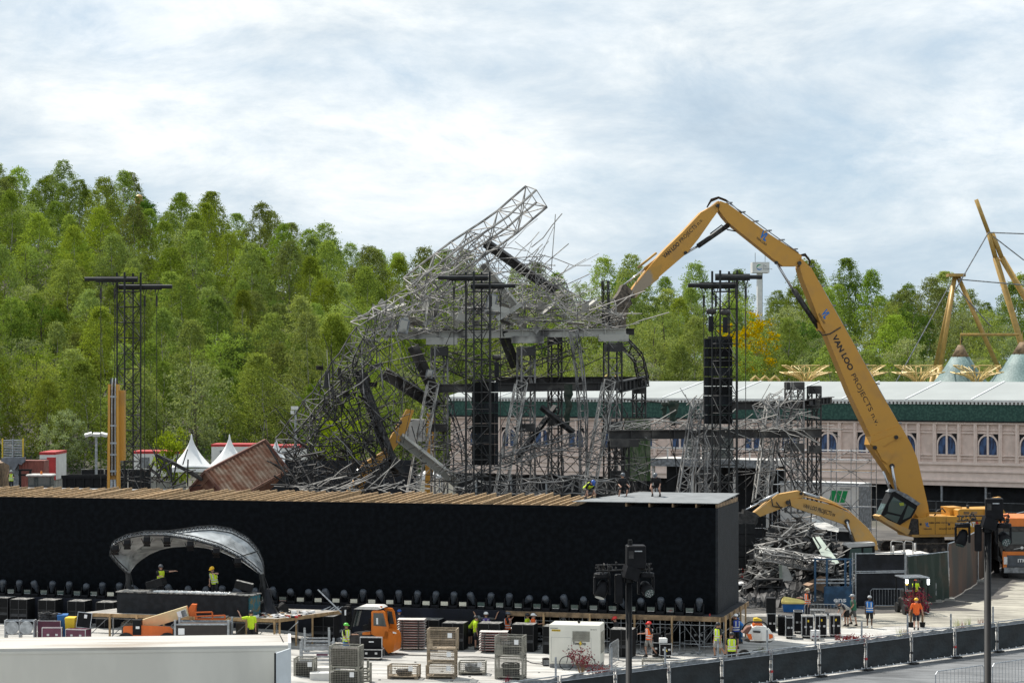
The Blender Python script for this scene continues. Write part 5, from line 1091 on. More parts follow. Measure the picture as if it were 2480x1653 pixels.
def rag(u, v0, v1, Y, w, label):
 m = MB(); n = 9; rnd = random.Random(u); rings = []
 for i in range(n):
  t = i / (n - 1); p = at(u + rnd.uniform(-6, 6) * t, v0 + (v1 - v0) * t, Y); k = w * (1 - 0.6 * t) * rnd.uniform(0.6, 1.2); rings.append([p + Vector((k * math.cos(a) * 0.5, k * math.sin(a) * 0.25, 0)) for a in [0.5, 1.6, 2.7, 3.8, 4.9, 6.0]])
 m.loft(rings).top('hanging_rag', K['greenrag'], label, 'torn cloth')
rag(1376, 930, 1030, 157, 0.8, 'long dark green rag hanging from the lower platform'); rag(1630, 970, 1030, 152, 0.9, 'dark green rag hung over a wire in front of the frieze'); rag(1610, 974, 1014, 152, 0.5, 'shorter green rag on the wire in front of the frieze'); rag(1800, 700, 745, 160, 0.3, 'scrap of dark cloth on the tower cable') if False else None
MB().tube([at(1510, 966, 153), at(1580, 972, 152.4), at(1640, 978, 152)], 0.05, 5).top('sagging_wire', K['char'], 'thick sagging wire carrying green rags in front of the frieze', 'wire')
p = at(1522, 1100, 162); MB().bb(p.x - 0.3, p.x + 1.6, 161.9, 162.1, p.z - 1.9, p.z + 2.6).top('camouflage_panel', mat('mossy_camouflage', (0.05, 0.10, 0.03), 0.9, col2=(0.16, 0.18, 0.12), scale=3, mix=(0.42, 0.58), stretch=(2, 1, 0.6)), 'mossy green printed panel behind the short black column', 'panel')
for (u, v, Y, w, h, lab) in ((977, 790, 156, 0.65, 1.0, 'pale metal cabinet caught in the collapsed roof slope'), (1190, 735, 157, 0.6, 1.35, 'tilted pale metal cabinet behind the first speaker tower'), (1040, 905, 156, 0.4, 0.6, 'dark lamp box hanging in the wreck')):
 p = at(u, v, Y); o = thing('metal_cabinet', lab, 'cabinet', p - Vector((0, 0, h / 2))); m = MB(); m.box((0, 0, h / 2), (w, 0.6, h), 0.3, 0, 0.2); m.build('body', K['galvd'], o); m = MB(); m.box((0.02, -0.34, h / 2), (w * 0.8, 0.03, h * 0.85), 0.3, 0, 0.2); m.build('door', K['beamlight'], o)
P0 = at(480, 1172, 146); ex = Vector((3.4, 4.6, 1.9)).normalized(); e2 = Vector((1.39, -0.32, -1.72)); e2 = (e2 - ex * e2.dot(ex)).normalized(); e3 = ex.cross(e2).normalized()
if e3.y > 0: e3 = -e3
tl = at(497, 1141, 146); o = thing('burnt_container', 'rusty burnt shipping container lying tilted behind the timber roof', 'container', (tl.x, tl.y, 0.0))
Lc, Wc, Hc = 6.06, 2.59, 2.44
def CP(a, b, c): return tl + ex * a + e2 * b - e3 * (-c)
m = MB(); n = 17; pts = []
for i in range(n):
 k = Lc / n; a = i * k
 pts += [(a, 0.0), (a + k * 0.35, 0.0), (a + k * 0.5, -0.12), (a + k * 0.85, -0.12)]
pts.append((Lc, 0)); nn = len(pts)
fwd = e3 if e3.y < 0 else -e3
m.add([tl + ex * a + fwd * c for a, c in pts] + [tl + ex * a + e2 * Wc + fwd * c for a, c in pts], [(i, i + 1, i + 1 + nn, i + nn) for i in range(nn - 1)]); m.build('corrugated_side', K['rust'], o, world=True)
back = -fwd * Hc
MB().add([tl, tl + e2 * Wc, tl + e2 * Wc + back, tl + back], [(0, 1, 2, 3)]).build('door_end', K['rustdark'], o, world=True)
MB().add([tl + ex * Lc, tl + ex * Lc + e2 * Wc, tl + ex * Lc + e2 * Wc + back, tl + ex * Lc + back], [(0, 1, 2, 3)]).build('far_end', K['rustdark'], o, world=True)
MB().add([tl, tl + ex * Lc, tl + ex * Lc + back, tl + back], [(0, 1, 2, 3)]).build('upper_side', K['rust'], o, world=True)
MB().add([tl + e2 * Wc, tl + ex * Lc + e2 * Wc, tl + ex * Lc + e2 * Wc + back, tl + e2 * Wc + back], [(0, 1, 2, 3)]).build('lower_side', K['rustdark'], o, world=True)
for (a, b) in ((tl, tl + ex * Lc), (tl + e2 * Wc, tl + ex * Lc + e2 * Wc), (tl, tl + e2 * Wc), (tl + ex * Lc, tl + ex * Lc + e2 * Wc), (tl, tl + back), (tl + e2 * Wc, tl + e2 * Wc + back), (tl + back, tl + ex * Lc + back)): MB().bar(a, b, 0.16, 0.16).build('corner_rail', K['rustdark'], o, world=True)
for f in (0.2, 0.45, 0.7, 0.9): MB().bar(tl + e2 * Wc * f - ex * 0.03, tl + e2 * Wc * f - ex * 0.03 + back, 0.08, 0.05).build('door_rib', K['rustdark'], o, world=True)
cscrap = tangle('charred_scrap', 'heap of charred beams and bent frames beside the burnt container', K['char'], [([(352, 1135), (455, 1120), (465, 1190), (340, 1190)], 34, 143, 147, 0.6, 2.0, None), ([(680, 1120), (760, 1090), (760, 1190), (690, 1190)], 34, 144, 148, 0.8, 2.5, None)], 12, bend=0.06, r=(0.03, 0.06))
for i in range(5): a, b = at(377 + i * 8, 1101 + i * 3, 145 + i * 0.3), at(478 + i * 3, 1150 + i * 3, 145 + i * 0.3); MB().bar(a, b, 0.16, 0.2).top('charred_beam', K['char'], 'long charred beam leaning with others on the burnt container', 'beam', 'charred beams on the burnt container')
class Mach:
 """profiles traced as side views on a machine's own vertical plane, extruded to real thickness"""
 def __init__(s, name, label, cat, u, Y, ang):
  s.d = Vector((-math.cos(R(ang)), -math.sin(R(ang)), 0)); s.P = Vector(((u - UC) / F * Y, Y, 0)); s.n = Vector((-s.d.y, s.d.x, 0))
  s.o = thing(name, label, cat, s.P, math.atan2(s.d.y, s.d.x))
 def l(s, u, v, y=0.0): a, z = onplane(u, v, s.P + s.n * y, s.d); return Vector((a, y, z))
 def prism(s, name, pts, y0, y1, mt, parent=None, ref=0.0, smooth=False):
  q = [s.l(u, v, ref) for u, v in pts]; return MB().prism([(p.x, p.z) for p in q], lambda a, b, t: Vector((a, t, b)), y0, y1).build(name, mt, parent or s.o)
 def tube(s, name, pts, r, mt, y=0.0, n=8, parent=None): return MB().tube([s.l(u, v, y) for u, v in pts], r, n).build(name, mt, parent or s.o, smooth=True)
 def text(s, body, a, b, y, h, mt, bold=0.0, up=None):
  A, B = s.l(*a, y), s.l(*b, y); d = B - A; up = Vector((0, 1, 0)).cross(d)
  return text_between(body, A, B, mt, s.o, h, bold, up_hint=up)
 def pin(s, u, v, y, r, mt, w=0.1): p = s.l(u, v, y); return MB().lathe([(r, -w), (r, w)], 14, p, 'Y').build('pin', mt, s.o)
def tracks(root, x0, x1, yc, w, h, z0=0.0, wheels=6):
 r = h / 2; pts = [(x0 + r + r * math.cos(t), z0 + r + r * math.sin(t)) for t in [R(90 + 180 * i / 8) for i in range(9)]] + [(x1 - r + r * math.cos(t), z0 + r + r * math.sin(t)) for t in [R(-90 + 180 * i / 8) for i in range(9)]]
 tr = MB().prism(pts, lambda a, b, t: Vector((a, t, b)), yc - w / 2, yc + w / 2).build('track', K['iron'], root)
 m = MB(); per = resample([Vector((a, 0, b)) for a, b in pts + pts[:1]], int((x1 - x0) * 2 / 0.2))
 for a, b in zip(per, per[1:]):
  c = (a + b) / 2; d = (b - a).normalized(); nrm = Vector((-d.z, 0, d.x)); nrm = nrm if (c - Vector(((x0 + x1) / 2, 0, z0 + r))).dot(nrm) > 0 else -nrm
  m.bar(c + nrm * 0.02 + Vector((0, yc - w / 2 - 0.02, 0)), c + nrm * 0.02 + Vector((0, yc + w / 2 + 0.02, 0)), 0.13, 0.05, nrm)
 m.build('track_shoes', K['dirtyiron'], tr, kind='stuff')
 for i in range(wheels): MB().lathe([(0.05, -0.06), (r * 0.42, -0.06), (r * 0.42, 0.06), (0.05, 0.06)], 12, (x0 + r + (x1 - x0 - h) * (i + 0.5) / wheels, yc + w / 2 + 0.03, z0 + r * 0.7), 'Y').build('roller', K['dirtyiron'], root)
hr = Mach('demolition_excavator', 'tall yellow high-reach demolition excavator gripping the wrecked roof', 'excavator', 2250, 174, 12)
BOT = 1336
hr.prism('boom', [(1934, 625), (1960, 651), (1996, 715), (2068, 843), (2127, 950), (2174, 1030), (2176, 1050), (2103, 1056), (2052, 950), (1993, 803), (1984, 790), (1958, 722), (1940, 678), (1932, 650)], -0.55, 0.55, K['cat'])
hr.prism('boom_foot', [(2174, 1029), (2200, 1075), (2214, 1108), (2226, 1160), (2240, 1222), (2246, 1262), (2226, 1262), (2200, 1230), (2177, 1194), (2143, 1138), (2100, 1076), (2103, 1055)], -0.62, 0.62, K['cat'])
hr.prism('joint_plate', [(2099, 1073), (2112, 1068), (2168, 1046), (2176, 1056), (2150, 1068), (2130, 1080), (2154, 1098), (2141, 1122), (2128, 1112), (2112, 1082)], 0.64, 0.72, K['cat'])
hr.prism('second_boom', [(1741, 488), (1758, 494), (1800, 524), (1860, 568), (1925, 610), (1938, 620), (1934, 640), (1926, 645), (1892, 645), (1872, 630), (1830, 596), (1780, 556), (1761, 540), (1749, 526), (1737, 508)], -0.42, 0.42, K['cat'])
hr.prism('stick', [(1738, 487), (1722, 500), (1695, 515), (1650, 563), (1606, 606), (1570, 646), (1532, 695), (1524, 708), (1536, 718), (1549, 705), (1590, 674), (1634, 636), (1661, 613), (1690, 577), (1722, 531), (1736, 512)], -0.34, 0.34, K['cat'])
hr.prism('worn_stick_end', [(1570, 650), (1532, 697), (1524, 712), (1536, 722), (1552, 706), (1592, 676), (1600, 640)], -0.36, 0.36, K['catdirt'])
hr.prism('link', [(1505, 690), (1512, 688), (1528, 704), (1536, 716), (1530, 722), (1514, 706)], -0.4, 0.4, K['dirtyiron'])
hr.tube('bucket_cylinder', [(1608, 612), (1560, 652)], 0.11, K['catdirt'], 0.0); hr.tube('bucket_rod', [(1560, 652), (1508, 692)], 0.07, K['chrome'], 0.0)
hr.tube('bucket_cylinder', [(1590, 612), (1545, 648)], 0.09, K['catdirt'], 0.3)
gr = hr.prism('grapple_head', [(1505, 690), (1520, 716), (1528, 735), (1518, 748), (1494, 744), (1487, 722), (1498, 706)], -0.45, 0.45, K['dirtyiron'])
hr.prism('grapple_jaw', [(1488, 742), (1516, 750), (1514, 778), (1506, 800), (1494, 800), (1478, 792), (1462, 790), (1468, 760)], -0.38, -0.02, K['dirtyiron']); hr.prism('grapple_jaw', [(1490, 744), (1520, 750), (1512, 772), (1514, 792), (1502, 806), (1486, 788), (1464, 796), (1472, 762)], 0.04, 0.42, K['dirtyiron'])
m = MB().lathe([(0.34, -0.2), (0.42, -0.12), (0.42, 0.12), (0.34, 0.2)], 14, hr.l(1508, 742), 'Z'); m.build('rotator', K['rustdark'], hr.o)
hr.tube('stick_cylinder', [(1764, 545), (1690, 596)], 0.19, K['iron'], 0.0); hr.tube('stick_rod', [(1690, 596), (1656, 616)], 0.09, K['chrome'], 0.0)
hr.tube('boom_rod', [(1878, 632), (1922, 705)], 0.10, K['chrome'], 0.0); hr.tube('boom_cylinder', [(1922, 702), (1982, 792)], 0.21, K['iron'], 0.0)
hr.prism('cylinder_lug', [(1976, 780), (1990, 790), (1992, 806), (1980, 800)], -0.3, 0.3, K['cat'])
for y in (-0.45, 0.75): hr.tube('lift_rod', [(2160, 1128), (2172, 1196)], 0.11, K['chrome'], y)
for y in (-0.9, 0.2): hr.tube('lift_rod', [(2140, 1140), (2160, 1200)], 0.11, K['chrome'], y)
for (u, v, y, r) in ((2160, 1128, 0.66, 0.2), (2170, 1058, 0.72, 0.16), (2119, 1083, 0.74, 0.15), (1936, 637, 0.5, 0.15), (1738, 498, 0.44, 0.13), (1660, 612, 0.36, 0.13), (1880, 636, 0.44, 0.13)): hr.pin(u, v, y, r, K['iron'])
for y in (-0.5, 0.45):
 hr.tube('service_line', [(1960, 645), (2000, 712), (2070, 838), (2130, 944), (2178, 1030)], 0.05, K['galv'], y, 5)
 hr.tube('service_line', [(1762, 490), (1804, 518), (1864, 562), (1934, 612)], 0.045, K['galv'], y, 5)
for k in range(9): t = k / 8; p = hr.l(1962 + (2174 - 1962) * t, 648 + (1026 - 648) * t); MB().box(p + Vector((0, 0, 0.08)), (0.25, 1.1, 0.10)).build('line_clamp', K['galvd'], hr.o)
for k in range(6): t = k / 5; p = hr.l(1766 + (1924 - 1766) * t, 494 + (606 - 494) * t); MB().box(p + Vector((0, 0, 0.08)), (0.25, 0.95, 0.10)).build('line_clamp', K['galvd'], hr.o)
for k in range(4):
 hr.tube('hose', [(1712, 502), (1722, 488 - k * 2), (1740, 480 - k), (1758, 487 - k), (1778, 500), (1796, 516)], 0.05, K['hose'], -0.3 + 0.2 * k, 5)
 hr.tube('hose', [(1934, 618), (1950, 620 - k * 2), (1960 + k, 632), (1958, 650)], 0.045, K['hose'], -0.3 + 0.2 * k, 5)
 hr.tube('hose', [(2176, 1040), (2190, 1066), (2196 + 3 * k, 1090), (2212 + k, 1120), (2226, 1165)], 0.06, K['hose'], -0.3 + 0.22 * k, 5)
hr.tube('hose', [(1782, 560), (1762, 556), (1748, 545), (1720, 566)], 0.05, K['hose'], 0.3, 5); hr.tube('hose', [(1982, 800), (1992, 812), (2010, 808), (2036, 792)], 0.05, K['hose'], 0.58, 5)
hr.text('VAN LOO', (2015, 815), (2057, 898), 0.56, 0.42, K['ink'], 0.035); hr.text('PROJECTS n.v.', (2061, 908), (2122, 1030), 0.56, 0.38, K['ink'])
hr.text('VAN LOO', (1610, 626), (1647, 592), 0.35, 0.30, K['ink'], 0.03); hr.text('PROJECTS n.v.', (1650, 588), (1703, 534), 0.35, 0.30, K['ink'])
for (u, v, y, du, dv) in ((1838, 572, 0.43, 20, 15), (1988, 757, 0.56, 12, 19)):
 hr.text('VL', (u, v), (u + du * 0.8, v + dv * 0.8), y, 0.55, K['inkblue'], 0.05); hr.text('VAN LOO', (u - 7, v + 5 if dv < 18 else v + 3), (u - 7 + du * 1.2, v + 5 + dv * 1.2), y, 0.16, K['ink'], 0.02)
yb0, yb1 = -1.55, 1.55
hr.prism('engine_house', [(2224, 1256), (2240, 1254), (2250, 1250), (2326, 1250), (2386, 1250), (2432, 1250), (2434, 1290), (2226, 1294)], yb0, yb1, K['cat'], ref=1.5)
hr.prism('hood', [(2294, 1227), (2325, 1226), (2325, 1236), (2322, 1249), (2296, 1249)], -1.3, 0.4, K['cat'], ref=0); hr.prism('hood', [(2320, 1235), (2326, 1232), (2384, 1232), (2386, 1249.5), (2320, 1249.5)], -1.4, 1.4, K['cat'], ref=1.4); hr.prism('counterweight', [(2386, 1232), (2428, 1231), (2434, 1240), (2436, 1288), (2388, 1290)], -1.6, 1.58, K['cat'], ref=1.5)
hr.prism('sill', [(2208, 1294), (2434, 1290), (2434, 1298), (2210, 1300)], -1.5, 1.5, K['cat2'], ref=1.5)
hr.prism('side_panel', [(2201, 1258), (2224, 1256), (2226, 1293), (2201, 1294)], 0.6, 1.5, K['iron'], ref=1.5)
hr.prism('lifting_hook', [(2393, 1232), (2395, 1210), (2402, 1205), (2420, 1202), (2424, 1208), (2424, 1226), (2416, 1228), (2415, 1216), (2408, 1216), (2404, 1232)], -0.25, 0.25, K['cat'], ref=0)
for (u0, u1) in ((2334, 2347), (2352, 2366)): hr.prism('vent', [(u0, 1238), (u1, 1238), (u1, 1244), (u0, 1244)], 1.4, 1.43, K['timber_dark'], ref=1.4)
for u in (2264.5, 2291, 2322): hr.prism('door_seam', [(u, 1252), (u + 0.8, 1252), (u + 0.8, 1293), (u, 1293)], 1.55, 1.562, K['iron'], ref=1.55)
for u in (2227, 2296, 2328): hr.prism('latch', [(u, 1266), (u + 5, 1266), (u + 5, 1271), (u, 1271)], 1.55, 1.57, K['iron'], ref=1.55)
hr.text('VAN LOO', (2250, 1267), (2277, 1266.6), 1.565, 0.13, K['ink'], 0.03); hr.text('PROJECTS n.v.', (2280, 1266.6), (2317, 1266.2), 1.565, 0.12, K['timber_dark']); hr.text('016/69 68 93', (2275, 1281.5), (2312, 1281), 1.565, 0.14, K['ink'])
hr.text('VL', (2241, 1274), (2250, 1274), 1.565, 0.3, K['inkblue'], 0.05); hr.text('VAN LOO', (2237, 1281), (2257, 1281), 1.565, 0.09, K['ink'], 0.02)
hr.text('CAT', (2338, 1275), (2362, 1274.6), 1.565, 0.36, K['inkwhite'], 0.045); hr.prism('badge_chevron', [(2363, 1262), (2367, 1262), (2370.5, 1268.5), (2367, 1275), (2363, 1275), (2364.5, 1268.5)], 1.565, 1.575, K['red'], ref=1.56)
hr.prism('badge_triangle', [(2347, 1276), (2351, 1271), (2355, 1276)], 1.572, 1.58, K['yellow'], ref=1.56)
cab = hr.prism('cab', [(2160, 1192), (2167, 1187), (2222, 1222), (2219, 1232), (2208, 1252), (2176, 1272), (2133, 1247), (2147, 1218)], 0.55, 1.75, K['black'], ref=1.7)
hr.prism('cab_window', [(2164, 1202), (2195, 1221), (2182, 1246), (2150, 1252 - 14), (2152, 1222)], 1.75, 1.765, K['cabglass'], cab, ref=1.75); hr.prism('cab_window', [(2199, 1223), (2214, 1232), (2204, 1250), (2186, 1258)], 1.75, 1.765, K['cabglass'], cab, ref=1.75)
hr.prism('cab_window', [(2149, 1243), (2180, 1250), (2172, 1266), (2140, 1248)], 1.75, 1.765, K['cabglass'], cab, ref=1.75)
hr.prism('vest_behind_glass', [(2177, 1217), (2188, 1216), (2190, 1223), (2180, 1224)], 1.766, 1.772, emit_mat('vest_yellow_glimpse', (0.3, 0.35, 0.03), 0.0), cab, ref=1.76)
hr.prism('windscreen', [(2159, 1196), (2146, 1220), (2132, 1248), (2134, 1248), (2148, 1220), (2161, 1196)], 0.65, 1.65, K['cabglass'], cab, ref=1.7)
hr.prism('cab_roof', [(2158, 1191), (2168, 1184), (2196, 1196), (2228, 1218), (2222, 1224), (2166, 1189)], 0.5, 1.8, K['galvd'], ref=1.7)
hr.prism('cab_floor', [(2127, 1249), (2133, 1246), (2150, 1258), (2204, 1282), (2200, 1292), (2194, 1294), (2150, 1268), (2130, 1256)], 0.5, 1.8, K['cat2'], ref=1.7); hr.prism('cab_bracket', [(2178, 1270), (2208, 1254), (2200, 1284)], 0.6, 1.6, K['cat'], ref=1.7)
for y in (0.0, 0.3, 0.6): hr.tube('hose', [(2262, 1250), (2270, 1236), (2282, 1230), (2290, 1240)], 0.06, K['hose'], y, 5)
hr.tube('handrail', [(2245, 1250), (2245, 1241), (2290, 1241)], 0.04, K['cat'], 1.2, 5); hr.tube('exhaust', [(2344, 1233), (2344, 1222)], 0.12, K['iron'], 0.6)
z_tr = hr.l(2300, 1298, 1.5).z
MB().lathe([(1.2, 0), (1.2, 0.6)], 20, (0, 0, z_tr - 0.75)).build('slew_ring', K['iron'], hr.o); MB().bb(-2.4, 2.4, -1.1, 1.1, 0.45, z_tr - 0.7).build('undercarriage', K['dirtyiron'], hr.o)
for yc in (-1.75, 1.75): tracks(hr.o, -3.2, 3.4, yc, 0.75, z_tr - 0.55, 0.02, 8)
ex2 = Mach('crawler_excavator', 'dusty yellow crawler excavator reaching over the scrap heap', 'excavator', 2108, 143, 8)
ex2.prism('boom', [(1905, 1210), (1922, 1206), (1942, 1206), (2014, 1222), (2049, 1238), (2080, 1262), (2098, 1280), (2119, 1309), (2122, 1330), (2078, 1330), (2069, 1312), (2060, 1288), (2046, 1270), (1985, 1249), (1921, 1228), (1902, 1217)], -0.4, 0.4, K['cat2'])
ex2.prism('stick', [(1824, 1240), (1880, 1196), (1932, 1187), (1943, 1191), (1944, 1198), (1926, 1212), (1900, 1226), (1838, 1250), (1826, 1250)], -0.3, 0.3, K['cat2'])
ex2.tube('stick_cylinder', [(1945, 1193), (1985, 1206)], 0.11, K['galv'], 0.0); ex2.tube('stick_cylinder', [(1985, 1205), (2040, 1228)], 0.13, K['catdirt'], 0.0)
ex2.tube('bucket_cylinder', [(1886, 1194), (1840, 1216)], 0.12, K['galv'], 0); ex2.tube('bucket_rod', [(1840, 1216), (1802, 1236)], 0.06, K['chrome'], 0)
for y in (-0.55, 0.55): ex2.tube('lift_rod', [(2051, 1262), (2064, 1306)], 0.07, K['chrome'], y); ex2.tube('lift_cylinder', [(2060, 1294), (2070, 1330)], 0.12, K['iron'], y)
ex2.pin(2051, 1262, 0.42, 0.16, K['iron']); ex2.pin(1908, 1216, 0.42, 0.13, K['iron']); ex2.pin(1940, 1194, 0.32, 0.1, K['iron'])
ex2.prism('linkage', [(1800, 1232), (1826, 1240), (1838, 1250), (1826, 1256), (1796, 1250)], -0.32, 0.32, K['iron']); ex2.prism('sorting_grab', [(1786, 1240), (1830, 1246), (1832, 1262), (1818, 1282), (1800, 1274), (1784, 1280)], -0.45, 0.45, K['iron'])
for k in range(4): ex2.tube('hose', [(1900, 1215), (1930, 1203 + k), (1950, 1202), (2016, 1218), (2052, 1234), (2100, 1278), (2120, 1306)], 0.035, K['cat2'] if k % 2 else K['hose'], -0.3 + 0.2 * k, 4)
ex2.tube('hose', [(1880, 1215), (1895, 1235), (1915, 1222), (1912, 1208)], 0.04, K['hose'], 0.42, 5); ex2.tube('hose', [(1868, 1205), (1872, 1225), (1895, 1228)], 0.04, K['hose'], 0.36, 5)
ex2.text('VAN LOO PROJECTS nv', (1944, 1227), (2022, 1250), 0.41, 0.26, K['ink'], 0.012)
ecab = ex2.prism('cab', [(2053, 1322), (2117, 1318), (2120, 1392), (2050, 1392), (2049, 1350)], 0.4, 1.5, K['black'], ref=1.4); ex2.prism('cab_roof', [(2049, 1320), (2056, 1315), (2116, 1312), (2119, 1320), (2052, 1325)], 0.35, 1.55, K['board'], ref=1.4)
ex2.prism('cab_window', [(2059, 1328), (2086, 1326), (2086, 1384), (2055, 1384), (2055, 1352)], 1.5, 1.515, K['cabglass'], ecab, ref=1.5); ex2.prism('cab_window', [(2091, 1326), (2112, 1325), (2113, 1380), (2091, 1384)], 1.5, 1.515, K['cabglass'], ecab, ref=1.5)
ex2.prism('cab_base', [(2048, 1392), (2122, 1392), (2122, 1400), (2050, 1402)], 0.3, 1.55, K['cat2'], ref=1.4)
ex2.prism('engine_house', [(2121, 1350), (2175, 1345), (2235, 1338), (2250, 1350), (2250, 1398), (2122, 1402)], -1.45, 1.45, K['board'], ref=1.4); ex2.prism('rear_hood', [(2176, 1345), (2190, 1338), (2240, 1336), (2248, 1348)], -1.0, 1.0, K['board'], ref=0)
for (u0, u1, y) in ((2158, 2188, 1.3), (2191, 2211, 1.3)): ex2.tube('handrail', [(u0, 1346), (u0, 1312), (u0 + 3, 1309), (u1 - 3, 1311), (u1, 1314), (u1, 1344)], 0.035, K['board'], y, 6)
ex2.tube('exhaust', [(2163, 1344), (2163, 1320)], 0.07, K['board'], 0.5); ex2.tube('exhaust', [(2216, 1340), (2216, 1314)], 0.07, K['board'], 0.3)
MB().lathe([(1.0, 0), (1.0, 0.5)], 18, (0, 0, 0.75)).build('slew_ring', K['iron'], ex2.o)
for yc in (-1.35, 1.35): tracks(ex2.o, -2.2, 2.6, yc, 0.6, 0.95, 0.02, 7)
bx = at(276, 1150, 139); fb = thing('folded_boom_excavator', 'upright folded yellow excavator boom standing beside the black truss tower', 'excavator', (bx.x, 139, 0)); s = 139 / F
zz_ = lambda v: H - (v - VH) * s
for sx in (-1, 1): MB().bar((sx * 0.28, 0, zz_(1190)), (sx * 0.26, 0, zz_(930)), 0.14, 0.55, (0, 1, 0)).build('boom_plate', K['cat'], fb)
MB().bb(-0.22, 0.22, 0.05, 0.25, zz_(1190), zz_(935)).build('boom_web', K['cat2'], fb)
MB().bb(0.3, 0.62, 0.1, 0.7, zz_(1115), zz_(945)).build('stick', K['cat'], fb)
for k in range(5): xx = -0.2 + 0.1 * k; MB().tube([(xx, -0.1, zz_(1150)), (xx, -0.16, zz_(1000)), (xx, -0.1, zz_(930)), (xx, 0.0, zz_(916)), (xx, 0.2, zz_(930))], 0.035, 5).build('hose', K['alu'] if k % 2 else K['hose'], fb)
for v in (960, 1030, 1072, 1100, 1140): MB().bb(-0.3, 0.3, -0.2, -0.1, zz_(v) - 0.06, zz_(v) + 0.06).build('hose_clamp', K['galv'], fb)
for sx in (-1, 1): MB().tube([(sx * 0.12, -0.2, zz_(1190)), (sx * 0.1, -0.2, zz_(1160))], 0.1, 8).build('cylinder', K['galv'], fb); MB().bar((sx * 0.34, -0.05, zz_(1190)), (sx * 0.3, -0.05, zz_(1050)), 0.12, 0.3, (0, 1, 0)).build('boom_foot', K['cat'], fb)
MB().cbox((0, 0.6, 1.9), (2.8, 3.4, 1.4), 0.2).build('engine_house', K['cat'], fb);
for yc in (-1.2, 1.2): tracks(fb, -1.6, 1.6, yc, 0.6, 0.95, 0.02, 5)
da = Mach('demolition_arm_excavator', 'yellow excavator arm bent inside the charred wreckage', 'excavator', 905, 152, 10)
da.prism('boom', [(832, 1200), (846, 1180), (880, 1120), (925, 1094), (940, 1108), (905, 1130), (892, 1150), (866, 1200)], -0.4, 0.4, K['cat']); da.prism('stick', [(925, 1096), (950, 1050), (985, 990), (1002, 992), (985, 1040), (962, 1075), (940, 1108)], -0.3, 0.3, K['cat'])
da.prism('grab_plate', [(842, 1210), (876, 1134), (882, 1134), (884, 1205), (880, 1215)], -0.5, -0.42, K['cream'])
da.tube('cylinder', [(870, 1136), (846, 1190)], 0.16, K['alu'], -0.6); da.pin(893, 1142, 0.42, 0.22, K['cat2'])
MB().cbox((1.5, 0, 2.0), (3.6, 2.6, 1.6), 0.2).build('engine_house', K['cat'], da.o)
for yc in (-1.2, 1.2): tracks(da.o, -1.2, 3.4, yc, 0.6, 0.95, 0.02, 6)
da2 = at(1040, 1070, 165); o = thing('site_crane_arm', 'upright yellow machine arm behind the speaker column tower', 'machine arm', (da2.x, 165, 0)); s5 = 165 / F
MB().bar((-0.2, 0, 0.1), (0.1, 0, H - (1000 - VH) * s5), 0.55, 0.7, (0, 1, 0)).build('arm', K['cat'], o); MB().bb(-1.9, -0.3, -0.3, 0.6, H - (1068 - VH) * s5, H - (1015 - VH) * s5).build('control_box', K['board'], o)
c0 = at(1890, 1165, 188); c1 = at(2079, 1165, 184); o = thing('white_container', 'white container with a green striped logo under the scaffold', 'container', (c0.x, 188, 0)); d = Vector((c1.x - c0.x, -4.0, 0)); w = d.length; o.rotation_euler = (0, 0, math.atan2(d.y, d.x)); zt = c0.z
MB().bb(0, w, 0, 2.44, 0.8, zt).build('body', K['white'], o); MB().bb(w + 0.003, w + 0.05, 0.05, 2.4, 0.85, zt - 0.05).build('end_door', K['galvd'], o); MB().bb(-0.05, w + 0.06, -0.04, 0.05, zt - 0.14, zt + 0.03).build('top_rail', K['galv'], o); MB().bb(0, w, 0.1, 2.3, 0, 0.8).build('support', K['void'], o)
kx = w / 189.0
for i in range(3): x0 = (118 + i * 13.5) * kx; MB().prism([(x0, zt - 1.6), (x0 + 11 * kx, zt - 1.6), (x0 + 19 * kx, zt - 0.62), (x0 + 8 * kx, zt - 0.62)], lambda a, b, t: Vector((a, t, b)), -0.02, 0).build('logo_stripe', K['inkgreen'], o)
text_between('FORESTIER', (100 * kx, -0.02, zt - 2.2), (172 * kx, -0.02, zt - 2.2), K['ink'], o, 0.46, 0.02); text_between('PFCU 200885', (146 * kx, -0.02, zt - 0.5), (170 * kx, -0.02, zt - 0.5), K['ink'], o, 0.11)
sa = at(1870, 905, 180); sb = at(2110, 905, 176); sc_ = thing('scaffold', 'grey tube scaffold in front of the white container and the hall', 'scaffold', (sa.x, 180, 0)); d = Vector((sb.x - sa.x, -4, 0)); w = d.length; sc_.rotation_euler = (0, 0, math.atan2(d.y, d.x))
zs = [H - (v - VH) * 178 / F for v in (1278, 1225, 1175, 1140, 1112, 1090)]
nb = 5
for i in range(nb + 1):
 xx = w * i / nb
 for yy in (0, 1.2): MB().tube([(xx, yy, 0), (xx, yy, zs[-1] + 0.2)], 0.035, 5).build('standard', K['galv'], sc_)
 if i < nb:
  for k, z in enumerate(zs):
   for yy in (0, 1.2): MB().tube([(xx, yy, z), (w * (i + 1) / nb, yy, z)], 0.03, 5).build('ledger', K['galv'], sc_)
   if k < 5: MB().tube([(xx, 0.0, zs[k] if (i + k) % 2 else zs[k + 1]), (w * (i + 1) / nb, 0.0, zs[k + 1] if (i + k) % 2 else zs[k])], 0.026, 5).build('brace', K['galvd'], sc_)
  MB().bb(xx + 0.02, w * (i + 1) / nb - 0.02, 0.1, 1.1, zs[3] + 0.03, zs[3] + 0.07).build('walk_board', K['timber_dark'], sc_)
